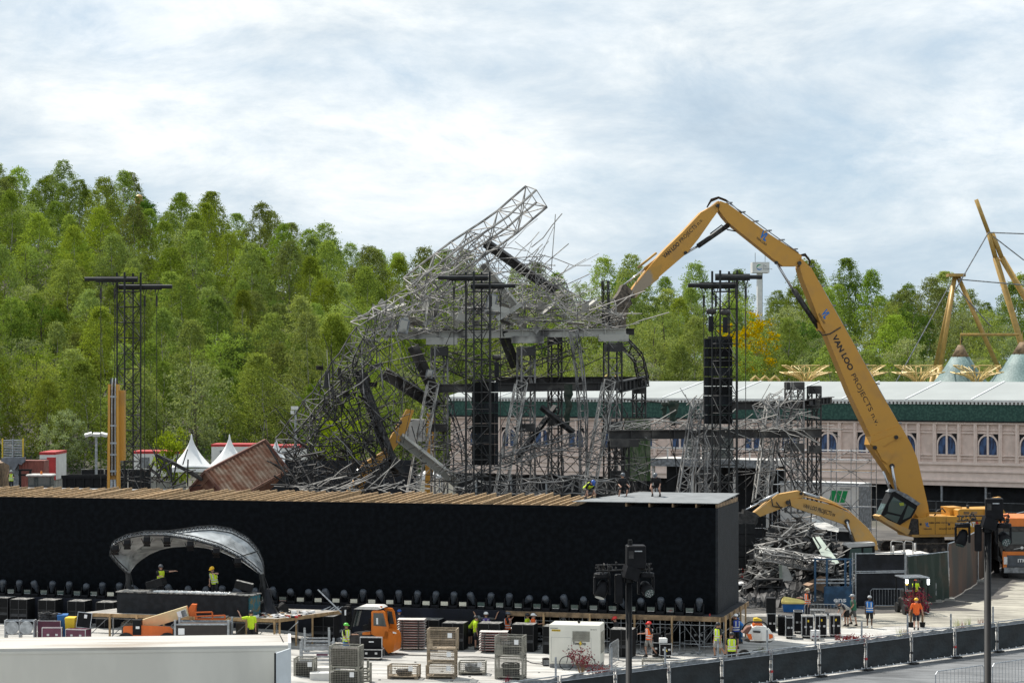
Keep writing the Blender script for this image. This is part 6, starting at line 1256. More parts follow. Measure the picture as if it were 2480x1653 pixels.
ta = at(1568, 1108, 190); tb = at(1866, 1108, 185); te = thing('viewing_terrace', 'raised grey terrace with a white railing in front of the hall', 'terrace', (ta.x, 190, 0)); d = Vector((tb.x - ta.x, -5, 0)); w = d.length; te.rotation_euler = (0, 0, math.atan2(d.y, d.x)); z0 = H - (1112 - VH) * 188 / F
MB().bb(0, w, 0, 5, z0 - 0.55, z0).build('floor', K['board'], te); MB().bb(-0.1, w, -0.06, 0, z0 - 0.62, z0 + 0.05).build('edge', K['galvd'], te)
for i in range(7): MB().bb(w * i / 6 - 0.05, w * i / 6 + 0.05, -0.02, 0.08, z0, z0 + 0.95).build('railing_post', K['white'], te)
MB().bb(0, w, -0.03, 0.09, z0 + 0.9, z0 + 1.0).build('handrail', K['white'], te)
for xx in (0.4, w * 0.36, w * 0.7, w - 0.4): MB().bb(xx - 0.1, xx + 0.1, 0.3, 0.5, 0, z0 - 0.55).build('post', K['board'], te)
MB().bb(0.3, w, 3.5, 3.6, 0.02, z0 - 0.55).build('dark_backing', K['void'], te)  # dark sheet painted as the shade of the void under the terrace
for i in range(3): MB().bb(w * 0.24 + i * 1.5, w * 0.24 + 1.35 + i * 1.5, 2.0, 2.1, z0, z0 + 2.5).build('glazed_door', K['window'], te)
local_mesh_fence('mesh_fence', 'dark screened fence panels below the terrace behind the wreck', Vector((at(1560, 905, 172).x, 172, 0)), -0.05, 13, 2.0, 5, None)
rd = random.Random(50)
def mound(u, Y):
 t = (u - 1925) / 145.0; k = (Y - 142.5) / 8.5
 return max(0.0, 4.3 * (1 - t * t) * (1 - 0.65 * k * k)) if abs(t) < 1 and abs(k) < 1.25 else 0.0
def heap(name, label, mt, n, seed, wr, hr_, tubes, r=(0.03, 0.06), spread=1.0):
 rnd = random.Random(seed); m = MB()
 for i in range(n):
  u, Y = rnd.uniform(1795, 2065), rnd.uniform(135, 151); z = mound(u, Y) * rnd.uniform(0.55, 1.02) * spread; p = at(u, 905, Y); p.z = max(z, 0.05) + 0.05
  m.box(p, (rnd.uniform(*wr), rnd.uniform(*wr) * 0.5, rnd.uniform(*hr_)), rnd.uniform(0, 3.14), rnd.gauss(0, 0.6), rnd.gauss(0, 0.5))
 for i in range(tubes):
  u, Y = rnd.uniform(1800, 2060), rnd.uniform(135, 150); z = mound(u, Y) * rnd.uniform(0.6, 1.1); p = at(u, 905, Y); p.z = max(z, 0.1) + 0.2; a = rnd.gauss(0.2, 0.6); l = rnd.uniform(0.8, 3.2); d = Vector((math.cos(a), rnd.gauss(0, 0.5), math.sin(a) * 0.8)).normalized() * l / 2
  q = p + d * 0.1 + Vector((0, 0, rnd.uniform(-0.2, 0.2))); e0, e1 = p - d, p + d; e0.z = max(e0.z, 0.05); e1.z = max(e1.z, 0.05); m.tube([e0, q, e1], rnd.uniform(*r), 4)
 return tag(m.build(name, mt), label, 'scrap heap', None, 'stuff')
bm_ = MB(); nu, ny = 70, 34; vv = []
for j in range(ny):
 for i in range(nu):
  u, Y = 1770 + 320 * i / (nu - 1), 132 + 20 * j / (ny - 1); p = at(u, 905, Y); p.z = mound(u, Y) * 0.62 + (rd.uniform(0, 0.3) if mound(u, Y) > 0.3 else 0.021); p.x += rd.gauss(0, 0.08); p.y += rd.gauss(0, 0.1); vv.append(p)
bm_.add(vv, [(j * nu + i, j * nu + i + 1, (j + 1) * nu + i + 1, (j + 1) * nu + i) for j in range(ny - 1) for i in range(nu - 1)]); tag(bm_.build('rubble_mound', K['char']), 'dark core of the scrap heap beside the screen box', 'scrap heap', None, 'stuff')
heap('dark_scrap', 'dark broken plates of the scrap heap', K['debris'], 520, 61, (0.2, 1.0), (0.04, 0.25), 0)
heap('pale_scrap', 'pale broken plates of the scrap heap', K['debrispale'], 150, 62, (0.2, 1.2), (0.02, 0.08), 0)
heap('scrap_tubes', 'bent grey tubes of the scrap heap', K['ash'], 0, 63, (0.2, 1.0), (0.02, 0.06), 75); heap('charred_scrap_tubes', 'charred tubes of the scrap heap', K['char'], 110, 64, (0.3, 1.4), (0.08, 0.35), 130)
def flat_thing(name, pts, Y0, Y1, th, mt, label, cat):
 m = MB(); n = len(pts); P = [at(u, v, Y0 + (Y1 - Y0) * (v - min(p[1] for p in pts)) / max(1, max(p[1] for p in pts) - min(p[1] for p in pts))) for u, v in pts]
 m.add(P + [p + Vector((0.02, th, 0.03)) for p in P], [tuple(range(n)), tuple(range(2 * n - 1, n - 1, -1))] + [(i, (i + 1) % n, (i + 1) % n + n, i + n) for i in range(n)]); return m.top(name, mt, label, cat)
flat_thing('torn_panel', [(1968, 1302), (1985, 1300), (2032, 1362), (2012, 1368), (1990, 1345)], 139, 134.6, 0.12, K['panelgreen'], 'long pale green panel leaning on the scrap heap', 'panel')
flat_thing('hanging_sheet', [(1893, 1364), (1904, 1368), (1920, 1402), (1900, 1422), (1894, 1424)], 135, 134.4, 0.06, K['debrispale'], 'crumpled grey sheet hanging at the foot of the scrap heap', 'sheet')
flat_thing('hanging_sheet', [(1886, 1368), (1893, 1362), (1894, 1400), (1888, 1405)], 134.8, 134.6, 0.06, K['panelgreen'], 'narrow greenish sheet beside the crumpled grey sheet', 'sheet')
flat_thing('plaster_board', [(1925, 1352), (1985, 1344), (2010, 1358), (1960, 1362)], 137, 133.5, 0.08, K['board'], 'pale board lying on the scrap heap', 'board')
flat_thing('white_sheet', [(1965, 1254), (1985, 1258), (2032, 1280), (2030, 1288), (1990, 1280), (1968, 1270)], 150, 147, 0.3, K['debrispale'], 'pale plastic sheet on top of the scrap heap', 'sheet')
flat_thing('pale_panel', [(1838, 1326), (1900, 1328), (1898, 1337), (1840, 1338)], 137.5, 136, 0.08, K['debrispale'], 'pale flat panel on the near side of the scrap heap', 'panel')
o = thing('truss_grid', 'flattened grey truss grid lying across the scrap heap', 'truss', at(1900, 1372, 133.5))
truss(o, [at(1830, 1338, 134.5), at(1920, 1352, 133.8), at(2010, 1368, 133.4)], 0.7, 0.7, 0.55, 0.045, 0.03, K['ash'], None, 0.2, 0.02, rd); truss(o, [at(1850, 1345, 133.6), at(1940, 1362, 133.2), at(2020, 1374, 133)], 0.5, 0.5, 0.6, 0.045, 0.03, K['ash2'], None, 0.2, 0.02, rd)
o = thing('dark_cage_rack', 'charred steel rack standing at the foot of the scrap heap', 'rack', (at(1864, 905, 134).x, 134, 0));
for sx in (-0.75, 0.75):
 for sy in (0, 0.7): MB().bb(sx - 0.04, sx + 0.04, sy - 0.04, sy + 0.04, 0, 1.5).build('post', K['char'], o)
for z in (0.15, 0.6, 1.05, 1.5): MB().bb(-0.8, 0.8, -0.05, 0.75, z - 0.03, z + 0.03).build('shelf', K['char'], o)
bq = at(2022, 1400, 133); o = thing('blue_steel_cage', 'tall blue steel frame at the edge of the scrap heap', 'frame', (bq.x - 0.2, 132.5, 0))
for sx in (-1.05, -0.35, 0.75, 1.05):
 MB().bb(sx - 0.06, sx + 0.06, -0.06, 0.06, 0.0, 2.9).build('post', mat('blue_steel', (0.02, 0.07, 0.14), 0.6, var=0.3) if 'bs' not in K else K['bs'], o)
 K.setdefault('bs', o.children[0].data.materials[0])
for z in (1.45, 1.65, 2.85): MB().bb(-1.1, 1.1, -0.05, 0.05, z - 0.04, z + 0.04).build('rail', K['galv'] if z < 2 else K['bs'], o)
MB().bb(-0.55, 1.1, -0.35, -0.1, 0.0, 1.25).build('tool_box', K['bs'], o); text_between('ens', (0.0, -0.36, 0.35), (0.75, -0.36, 0.35), K['inkwhite'], o, 0.28, 0.03)
o = thing('cardboard_crate', 'tilted brown cardboard crate with an open lid', 'crate', gp(1976, 1462)); MB().box((0, 0, 0.62), (1.05, 0.8, 1.15), 0.25, 0, 0.0).build('box', K['cardboard'], o); MB().box((-0.05, -0.1, 1.32), (1.25, 0.95, 0.22), 0.25, 0, R(-24)).build('lid', K['cardboard'], o)
def t_at_u(u): k = (u - UC) / F; return (k * FL0.y - FL0.x) / (FE.x - k * FE.y)
POSTS = [1215, 1356, 1491, 1621, 1749, 1868, 1985, 2097, 2208, 2313, 2415, 2520]
tf = [t_at_u(u) for u in POSTS]; tf = [tf[0] - 3.0] + tf
fh = 1.52
nms = ['first mesh fence panel, cut by the frame edge', 'mesh fence panel below the stacked cages', 'mesh fence panel in front of the crimson maple', 'mesh fence panel behind the tall lamp pole', 'mesh fence panel in front of the planted crate', 'mesh fence panel beside the worker with a reflective vest seen from behind', 'mesh fence panel in front of the orange and white compressor', 'mesh fence panel in front of the flight cases', 'mesh fence panel in front of the pink cut branches', 'mesh fence panel in front of the worker in the orange shirt', 'mesh fence panel in front of the grass tufts', 'mesh fence panel crossed by the dark lamp pole', 'last mesh fence panel beyond the dark lamp pole']
for i in range(len(tf) - 1):
 a, b = FL0 + FE * tf[i], FL0 + FE * tf[i + 1]; w = (b - a).length; o = thing('fence_panel', nms[i], 'fence', a, math.atan2(FE.y, FE.x), 'grey framed mesh fence')
 x0, x1 = 0.07, w - 0.07
 MB().tube([(x0, 0, 0.1), (x0, 0, fh), (x1, 0, fh), (x1, 0, 0.1), (x0, 0, 0.1)], 0.028, 6).build('frame', K['galv'], o)
 MB().tube([(x0, 0, fh - 0.22), (x1, 0, fh - 0.22)], 0.022, 6).build('rail', K['galv'], o)
 n = 10; m = MB(); vs = []
 for j in range(5):
  for k in range(n + 1): vs.append((x0 + 0.02 + (x1 - x0 - 0.04) * k / n, 0.03 + 0.025 * math.sin(k * 1.7 + j * 2.1 + i), 0.12 + (fh - 0.36) * j / 4))
 m.add(vs, [(j * (n + 1) + k, j * (n + 1) + k + 1, (j + 1) * (n + 1) + k + 1, (j + 1) * (n + 1) + k) for j in range(4) for k in range(n)]); m.build('mesh_cloth', K['fencecloth'], o, smooth=True)
 m = MB(); vs = []; rr_ = random.Random(i)
 for k in range(9): x = x0 + (x1 - x0) * k / 8; vs += [(x, 0.05, fh - 0.24), (x, 0.06, fh - rr_.uniform(0.03, 0.12))]
 m.add(vs, [(2 * k, 2 * k + 2, 2 * k + 3, 2 * k + 1) for k in range(8)]); m.build('loose_cloth_edge', K['galvd'], o)
 for q in range(6): xx = x0 + (x1 - x0) * (q + 0.5) / 6; MB().box((xx, -0.03, 0.14), (0.05, 0.02, 0.09)).build('tie', K['paper'], o)
 MB().box((w, 0, 0.55), (0.12, 0.1, 0.1)).build('clamp', K['red'] if i % 2 else K['iron'], o); MB().box((w, 0, 1.1), (0.13, 0.1, 0.08)).build('clamp', K['galvd'], o)
 MB().tube([(w - 0.01, 0.0, 0.0), (w - 0.01, 0.0, 1.3)], 0.022, 6).build('centre_post', K['iron'], o); MB().bb(w - 0.2, w + 0.2, -0.3, 0.35, 0, 0.1).build('foot_block', K['rubber'], o)
 if i not in (0,): MB().tube([(w, 0.25, 0.1), (w, 0.25, 2.15 + 0.12 * (i % 3))], 0.045, 7).build('tall_post', K['galv'], o)
def barrier(P, rz, w, label, group, h=1.1, n=13):
 o = thing('crowd_barrier', label, 'barrier', P, rz, group); MB().tube([(0, 0, 0.12), (0, 0, h - 0.12), (0.12, 0, h), (w - 0.12, 0, h), (w, 0, h - 0.12), (w, 0, 0.12), (0, 0, 0.12)], 0.022, 6).build('frame', K['galv'], o)
 for i in range(1, n): MB().tube([(w * i / n, 0, 0.12), (w * i / n, 0, h)], 0.011, 4).build('bar', K['galv'], o)
 for xx in (0.2, w - 0.2): MB().tube([(xx, -0.3, 0.02), (xx, -0.26, 0.04), (xx, 0, 0.13), (xx, 0.26, 0.04), (xx, 0.3, 0.02)], 0.018, 5).build('foot', K['galv'], o)
a, b = gp(2266, 1625, 1.1), gp(2383, 1609, 1.1); a.z = b.z = 0; barrier(a, math.atan2(b.y - a.y, b.x - a.x), (b - a).length, 'crowd barrier on the tarmac before the dark lamp pole', 'barriers on the tarmac')
a, b = gp(2404, 1606, 1.1), gp(2505, 1591, 1.1); a.z = b.z = 0; barrier(a, math.atan2(b.y - a.y, b.x - a.x), (b - a).length, 'crowd barrier on the tarmac beyond the dark lamp pole', 'barriers on the tarmac')
a, b = gp(1476, 1615), gp(1512, 1592); barrier(a, math.atan2(b.y - a.y, b.x - a.x), 2.2, 'crowd barrier leaning at the end of the cream generator', None, 1.1, 11)
a = gp(2108, 1470); barrier(a, 0.0, 2.3, 'crowd barrier in front of the black cloth screen', None)
a = gp(1948, 1500); barrier(a, -0.15, 2.4, 'low barrier behind the row of tall flight cases', None, 0.9)
a = gp(2072, 1470); b = gp(2192, 1468); o = thing('cloth_screen', 'black cloth screen on a double-height grey frame', 'screen', a, math.atan2(b.y - a.y, b.x - a.x)); w = (b - a).length; zt = 13.85 - (1340 - VH) * a.y / F; zm = 13.85 - (1383 - VH) * a.y / F
MB().bb(0.05, w - 0.05, 0.02, 0.05, 0.05, zm - 0.06).build('cloth', K['blackcloth'], o); MB().bb(0.05, w - 0.05, 0.02, 0.05, zm + 0.04, zt - 0.06).build('cloth', K['blackcloth'], o)
for xx in (0, w): MB().tube([(xx, 0, 0), (xx, 0, zt + 0.05)], 0.05, 7).build('post', K['galv'], o)
MB().tube([(-0.15, 0.1, 0), (-0.15, 0.1, zt + 0.05)], 0.045, 7).build('post', K['galv'], o)
for z in (zm, zm - 0.1, zt): MB().tube([(0, 0, z), (w, 0, z)], 0.035, 6).build('rail', K['galv'], o)
for z in (zm, zt): MB().tube([(w, 0, z), (w + 0.2, 1.3, z)], 0.03, 6).build('rail', K['galv'], o)
def cloth_run(pts, label, mt, h, name='screen_fence'):
 P = [gp(u, v) for u, v in pts]; o = thing(name, label, 'fence', P[0]); m = MB(); n = 26; Q = resample(P, n); vs = []
 for j in range(7):
  for i, q in enumerate(Q): d = (Q[min(i + 1, n - 1)] - Q[max(i - 1, 0)]).normalized(); nn = Vector((d.y, -d.x, 0)); vs.append(q + nn * (0.07 * math.sin(i * 1.3 + j * 0.6) + 0.04 * math.sin(i * 2.9)) + Vector((0, 0, 0.08 + (h - 0.08) * j / 6)))
 m.add(vs, [(j * n + i, j * n + i + 1, (j + 1) * n + i + 1, (j + 1) * n + i) for j in range(6) for i in range(n - 1)]); m.build('cloth', mt, o, world=True, smooth=True)
 MB().tube([q + Vector((0, 0.05, h)) for q in Q], 0.04, 5).build('top_rail', K['galv'], o, world=True)
 for q in (Q[0], Q[n // 3], Q[2 * n // 3], Q[-1]): MB().tube([q + Vector((0, 0.12, 0)), q + Vector((0, 0.12, h))], 0.04, 6).build('post', K['galv'], o, world=True); MB().bb(q.x - 0.35, q.x + 0.35, q.y - 0.2, q.y + 0.45, 0, 0.16).build('foot_block', K['concrete'], o, world=True)
cloth_run([(2198, 1468), (2244, 1462), (2297, 1454)], 'dark green screen fence beside the black cloth screen', K['greencloth'], 3.0)
cloth_run([(2297, 1452), (2330, 1438), (2375, 1405), (2428, 1372), (2470, 1352), (2530, 1338)], 'brown stained screen fence curving towards the truck', K['browncloth'], 3.45)
def lamp_pole(P, h, label, rz, r):
 o = thing('lamp_pole', label, 'lamp pole', P, rz); MB().lathe([(0.45, 0), (0.45, 0.04), (r, 0.05), (r, h)], 18).build('pole', K['black'], o, smooth=R(40)); MB().lathe([(r * 1.5, h - 0.1), (r * 1.5, h + 0.12)], 14).build('collar', K['black'], o)
 bx = MB().cbox((0.28, 0, h + 0.95), (0.78, 0.7, 0.95), 0.04).build('control_box', K['case'], o); MB().lathe([(0.09, 0), (0.09, 0.22)], 10, (0.05, 0, h + 1.42)).build('antenna', K['black'], bx)
 MB().bb(0.2, 0.5, -0.36, -0.35, h + 1.18, h + 1.22).build('slot', K['alu'], bx); MB().bb(-0.05, 0.15, -0.36, -0.35, h + 0.9, h + 1.2).build('vent', K['iron'], bx)
 MB().box((0.05, -0.2, h + 0.3), (0.62, 0.45, 0.5), 0.3, 0, 0.3).build('junction_box', K['case'], o)
 for s, L_ in ((-1, 1.35), (1, 0.95)):
  for k, zz2 in enumerate((h + 0.42, h + 0.62)): MB().tube([(0, -0.1 + 0.2 * k, zz2), (s * L_, -0.15 + 0.25 * k, zz2 + 0.02 * s)], 0.035, 6).build('arm_tube', K['iron'], o)
  m = MB(); rnd = random.Random(int(h * 10 + s))
  for q in range(16): x = s * rnd.uniform(0.45, L_); m.tube([(x, rnd.uniform(-0.3, 0.3), h + rnd.uniform(0.3, 0.7)) for _ in range(3)], 0.014, 4)
  for q in range(16): m.box((s * rnd.uniform(0.5, L_), rnd.uniform(-0.25, 0.25), h + rnd.uniform(0.25, 0.7)), (0.07, 0.07, 0.08), rnd.uniform(0, 2))
  m.build('cable_clamps', K['iron'], o, kind='stuff')
  bs = MB().lathe([(0.30, h + 0.1), (0.34, h + 0.14), (0.34, h + 0.26), (0.30, h + 0.3)], 16, (s * (L_ - 0.25), 0, 0)).build('lamp_base', K['case'], o)
  for q in (-1, 1): MB().cbox((s * (L_ - 0.25) + q * 0.30, 0, h - 0.22), (0.10, 0.3, 0.75), 0.03).build('yoke_arm', K['case'], o)
  hd = MB().lathe([(0.16, -0.42), (0.24, -0.36), (0.25, -0.1), (0.2, 0.2), (0.12, 0.32)], 16).build('lamp_head', K['case'], o, smooth=True); hd.location = (s * (L_ - 0.25), 0, h - 0.32); hd.rotation_euler = (R(-62) if s > 0 else R(-25), 0, R(15) if s > 0 else R(-40))
  ln = MB().lathe([(0.2, -0.43), (0.2, -0.425)], 16).build('lens', K['cabglass'], hd)
  if s > 0:
   for q in range(12): an = q * 2.4; rr2 = 0.05 * math.sqrt(q); MB().lathe([(0.026, -0.445), (0.026, -0.43)], 8, (rr2 * math.cos(an), rr2 * math.sin(an), 0)).build('led', K['alu'], hd)
 MB().cbox((-0.42, -0.05, h - 0.35), (0.32, 0.3, 1.2), 0.04).build('hanging_lamp', K['case'], o)
lamp_pole(Vector((at(1523, 905, 91).x, 91, 0)), 5.45, 'dark lamp pole with moving heads in front of the screen box', R(4), 0.13)
lamp_pole(Vector((at(2392, 905, 99.5).x, 99.5, 0)), 6.9, 'dark lamp pole with moving heads standing among the crowd barriers', R(-10), 0.155)
A, B = gp(-500, 1573, 3.95), gp(703, 1558, 3.95); rz = math.atan2(B.y - A.y, B.x - A.x); tr = thing('truck_trailer', 'long dirty white truck trailer body with an open rear door', 'trailer', (A.x, A.y, 0), rz); w = (B - A).length
MB().bb(0, w, 0, 2.9, 0.9, 3.78).build('body', K['trailer'], tr); m = MB(); m.loft([[Vector((x, 0.0, 3.78)), Vector((x, 0.02, 3.9)), Vector((x, 0.2, 3.97)), Vector((x, 2.7, 3.99)), Vector((x, 2.88, 3.9)), Vector((x, 2.9, 3.78))] for x in (0, w)]); m.build('roof', K['trailer_top'], tr)
MB().bb(0, w, -0.02, 0.0, 3.70, 3.80).build('roof_trim', K['trailer'], tr); MB().bb(w - 0.08, w + 0.03, -0.03, 2.93, 0.9, 3.99).build('rear_frame', K['white'], tr); MB().bb(w - 0.55, w - 0.08, -0.025, 0, 3.55, 3.70).build('corner_cap', K['white'], tr)
m = MB(); m.bar((w, -0.06, 2.3), (w - 0.55, -1.55, 2.3), 0.06, 3.0); dl = m.build('door_leaf', mat('pale_blue_door', (0.62, 0.66, 0.68), 0.5, var=0.04), tr); m = MB(); m.bar((w - 0.55, -1.58, 0.8), (w - 0.55, -1.58, 3.82), 0.07, 0.08); m.build('door_seal', K['rubber'], dl)
for x in (w - 1.6, w - 2.9):
 for y in (0.3, 2.6): MB().lathe([(0.25, -0.15), (0.5, -0.15), (0.5, 0.15), (0.25, 0.15)], 18, (x, y, 0.5), 'Y').build('wheel', K['rubber'], tr)
MB().bb(0.5, w - 0.3, 0.9, 2.0, 0.55, 0.9).build('chassis', K['iron'], tr); MB().bb(1.0, 1.2, 0.4, 2.5, 0, 0.9).build('landing_leg', K['iron'], tr)
for i in range(14): MB().box((w - 0.25 - 0.01 * i, 0.3 + i * 0.17, 3.99), (0.04, 0.03, 0.02)).build('rivet', K['iron'], tr)
tk = thing('tipper_truck', 'orange and grey truck facing out beyond the brown screen fence', 'truck', gp(2469, 1398), R(-4)); h0 = 0
MB().cbox((0, 0.1, 2.45), (2.5, 2.2, 2.3), 0.12).build('cab', K['iron'], tk); MB().prism([(-1.05, 0.0), (-0.98, 0.55), (0.9, 0.75), (1.1, 0.3), (1.1, 0.0)], lambda a, b, t: Vector((t, a + 0.1, 3.55 + b)), -1.22, 1.22).build('roof_deflector', K['orange'], tk)
MB().bb(-1.12, 1.12, -1.03, -1.0, 2.35, 3.2).build('windscreen', K['window'], tk); MB().bb(-1.26, 1.26, -1.06, -1.0, 3.22, 3.55).build('sun_visor', K['iron'], tk); MB().bb(-1.25, 1.25, -1.05, -1.0, 2.0, 2.3).build('upper_grille', K['iron'], tk)
MB().bb(-1.27, 1.27, -1.08, -0.9, 1.62, 1.86).build('orange_band', K['orange'], tk); MB().bb(-1.27, -1.02, -1.1, -0.9, 0.75, 1.62).build('corner_panel', K['orange'], tk); MB().bb(1.02, 1.27, -1.1, -0.9, 0.75, 1.62).build('corner_panel', K['orange'], tk)
MB().bb(-1.02, 1.02, -1.1, -1.0, 0.85, 1.6).build('grille', mat('slate_grille', (0.06, 0.07, 0.085), 0.5), tk); MB().bb(-1.2, 1.2, -1.12, -0.8, 0.42, 0.8).build('bumper', K['galvd'], tk)
for s in (-1, 1): MB().bb(s * 1.1 - 0.12, s * 1.1 + 0.12, -1.12, -1.1, 1.0, 1.5).build('headlight', K['alu'], tk); MB().bb(s * 1.42 - 0.12, s * 1.42 + 0.12, -1.0, -0.8, 2.2, 3.0).build('mirror', K['iron'], tk); MB().lathe([(0.25, -0.15), (0.52, -0.15), (0.52, 0.15), (0.25, 0.15)], 18, (s * 1.02, -0.2, 0.53), 'X').build('wheel', K['rubber'], tk); MB().lathe([(0.25, -0.15), (0.52, -0.15), (0.52, 0.15), (0.25, 0.15)], 18, (s * 1.02, 3.6, 0.53), 'X').build('wheel', K['rubber'], tk)
text_between('ITM', (-0.28, -1.105, 1.15), (0.28, -1.105, 1.15), K['inkwhite'], tk, 0.22, 0.02); MB().lathe([(0.10, -0.02), (0.10, 0.0)], 14, (0, -1.06, 2.12), 'Y').build('emblem', K['alu'], tk); MB().bar((-0.55, -1.07, 2.02), (0.55, -1.07, 2.22), 0.02, 0.03).build('grille_bar', K['alu'], tk)
MB().bb(-1.25, 1.25, 1.3, 5.5, 1.0, 3.4).build('tipper_body', K['galvd'], tk); MB().bb(-0.5, 0.5, -0.5, 5.4, 0.5, 0.95).build('chassis', K['iron'], tk); MB().lathe([(0.1, 0), (0.1, 0.2), (0.04, 0.26)], 10, (-0.75, 0.4, 4.1)).build('beacon', K['orange'], tk)
fl = Mach('orange_forklift', 'orange forklift truck with its cab and black mast in the yard', 'forklift', 905, 110.5, -12)
Z = lambda x, y: (600 + x / 5.8825, 1400 + y / 5.8825)
fl.prism('mast', [Z(1372, 380), Z(1440, 376), Z(1450, 840), Z(1390, 850)], -0.5, -0.3, K['black']); fl.prism('mast', [Z(1372, 390), Z(1440, 386), Z(1450, 850), Z(1390, 860)], 0.3, 0.5, K['black'])
for y in (395, 480, 780): fl.prism('mast_crossbar', [Z(1376, y), Z(1440, y), Z(1440, y + 30), Z(1378, y + 30)], -0.3, 0.3, K['iron'])
fl.prism('mast_label', [Z(1380, 445), Z(1402, 443), Z(1402, 520), Z(1380, 522)], 0.5, 0.51, K['paper'], ref=0.5)
fl.prism('chassis', [Z(1480, 780), Z(1640, 760), Z(1760, 770), Z(2020, 840), Z(2120, 900), Z(2110, 1010), Z(1960, 960), Z(1560, 980), Z(1480, 900)], -0.62, 0.62, K['iron'])
fl.prism('counterweight', [Z(2010, 720), Z(2090, 745), Z(2130, 790), Z(2140, 900), Z(2125, 1020), Z(2050, 1040), Z(1990, 960), Z(1960, 900), Z(1965, 840)], -0.66, 0.66, K['orange'])
cd = fl.prism('cab_door', [Z(1765, 470), Z(1790, 452), Z(1930, 456), Z(1955, 480), Z(2010, 690), Z(2005, 860), Z(1900, 850), Z(1765, 790)], 0.50, 0.66, K['orange'], ref=0.6)
fl.prism('door_window', [Z(1790, 488), Z(1930, 492), Z(1976, 682), Z(1792, 668)], 0.66, 0.675, K['window'], cd, ref=0.66); fl.prism('notice', [Z(1830, 560), Z(1856, 560), Z(1858, 650), Z(1834, 650)], 0.676, 0.68, K['paper'], cd, ref=0.67)
rd_ = fl.prism('cab_side', [Z(1950, 410), Z(2060, 420), Z(2090, 470), Z(2125, 700), Z(2130, 780), Z(2020, 720), Z(2010, 690)], -0.66, -0.5, K['orange'], ref=-0.6); fl.prism('cab_rear_window', [Z(1990, 455), Z(2060, 465), Z(2095, 640), Z(2030, 640)], -0.49, -0.48, K['window'], rd_, ref=-0.6)
fl.prism('roof', [Z(1560, 415), Z(1640, 378), Z(1905, 384), Z(1945, 412), Z(1900, 425)], -0.66, 0.66, K['board']); fl.prism('front_pillar', [Z(1560, 420), Z(1590, 420), Z(1530, 690), Z(1505, 690)], -0.6, -0.5, K['black']); fl.prism('front_pillar', [Z(1560, 425), Z(1590, 425), Z(1530, 695), Z(1505, 695)], 0.5, 0.6, K['black'])
fl.prism('windscreen', [Z(1575, 450), Z(1640, 455), Z(1590, 660), Z(1515, 680)], 0.2, 0.22, K['window']); fl.prism('seat', [Z(1660, 660), Z(1740, 640), Z(1745, 560), Z(1765, 560), Z(1765, 720), Z(1660, 720)], -0.3, 0.3, K['black']); fl.prism('step_box', [Z(1635, 770), Z(1750, 755), Z(1752, 800), Z(1640, 800)], 0.3, 0.66, K['orange'], ref=0.6)
fl.tube('exhaust', [Z(2005, 470), Z(2008, 700)], 0.05, K['black'], 0.3); fl.tube('beacon', [Z(1900, 412), Z(1902, 392)], 0.06, K['orange'], 0.3); fl.prism('plate', [Z(2065, 755), Z(2115, 765), Z(2118, 785), Z(2070, 778)], 0.66, 0.67, K['paper'], ref=0.66)
for (x, y, r) in ((1960, 985, 0.36), (1560, 1000, 0.34)):
 for yy in (-0.5, 0.5): p = fl.l(*Z(x, y), yy); p.z = r; wv = MB().lathe([(r * 0.5, -0.13), (r, -0.11), (r, 0.11), (r * 0.5, 0.13)], 18, p, 'Y').build('wheel', K['rubber'], fl.o)
for yy in (-0.25, 0.25): p = fl.l(*Z(1372, 840), yy); MB().bb(p.x, p.x + 1.0, yy - 0.05, yy + 0.05, 0.06, 0.11).build('fork', K['iron'], fl.o)
jl = thing('boom_lift', 'orange boom lift with a cream boom lowered in front of the booth', 'boom lift', (at(350, 905, 107.5).x, 107.5, 0.5)); s7 = 107.5 / F; q = lambda u, v, y=0.0: Vector((at(u, v, 107.5 + y).x - jl.location.x, y, H - (v - VH) * (107.5 + y) / F - 0.5))
MB().loft([[q(298, 1520), q(300, 1515), q(345, 1513), q(412, 1516), q(418, 1522), q(418, 1548), q(298, 1548)], [q(298, 1520, 1.8), q(300, 1515, 1.8), q(345, 1513, 1.8), q(412, 1516, 1.8), q(418, 1522, 1.8), q(418, 1548, 1.8), q(298, 1548, 1.8)]]).build('turntable_cover', K['orangelift'], jl)
a = q(322, 1500); b = q(342, 1536); MB().bb(a.x, b.x, -0.08, 0.4, b.z, a.z).build('control_panel', K['case'], jl); MB().bb(a.x + 0.15, a.x + 0.33, -0.095, -0.08, a.z - 0.42, a.z - 0.3).build('label_plate', K['paper'], jl)
MB().bar(q(345, 1512, 0.9), q(456, 1478, 0.9), 0.42, 0.5).build('boom', K['cream'], jl); MB().bar(q(350, 1504, 0.9), q(452, 1472, 0.9), 0.2, 0.1).build('boom_rail', K['orangelift'], jl); MB().bar(q(430, 1489, 0.67), q(452, 1482, 0.67), 0.02, 0.34).build('decal', K['paper'], jl); MB().bar(q(440, 1486, 0.66), q(451, 1482.5, 0.66), 0.02, 0.3).build('decal', K['galvd'], jl)
MB().prism([(q(454, 1495).x, q(454, 1495).z), (q(452, 1475).x, q(452, 1475).z), (q(458, 1466).x, q(458, 1466).z), (q(470, 1467).x, q(470, 1467).z), (q(468, 1480).x, q(468, 1480).z), (q(466, 1496).x, q(466, 1496).z)], lambda A_, B_, t: Vector((A_, t, B_)), 0.7, 1.15).build('knuckle', K['orangelift'], jl)
for (u0, v0, u1, v1) in ((474, 1482, 514, 1481), (472, 1492, 545, 1489), (514, 1481, 515, 1498), (545, 1489, 545, 1499), (472, 1498, 545, 1498), (474, 1482, 474, 1498)):
 for yy in (0.5, 1.4): MB().tube([q(u0, v0, yy), q(u1, v1, yy)], 0.04, 6).build('basket_rail', K['orangelift'], jl)
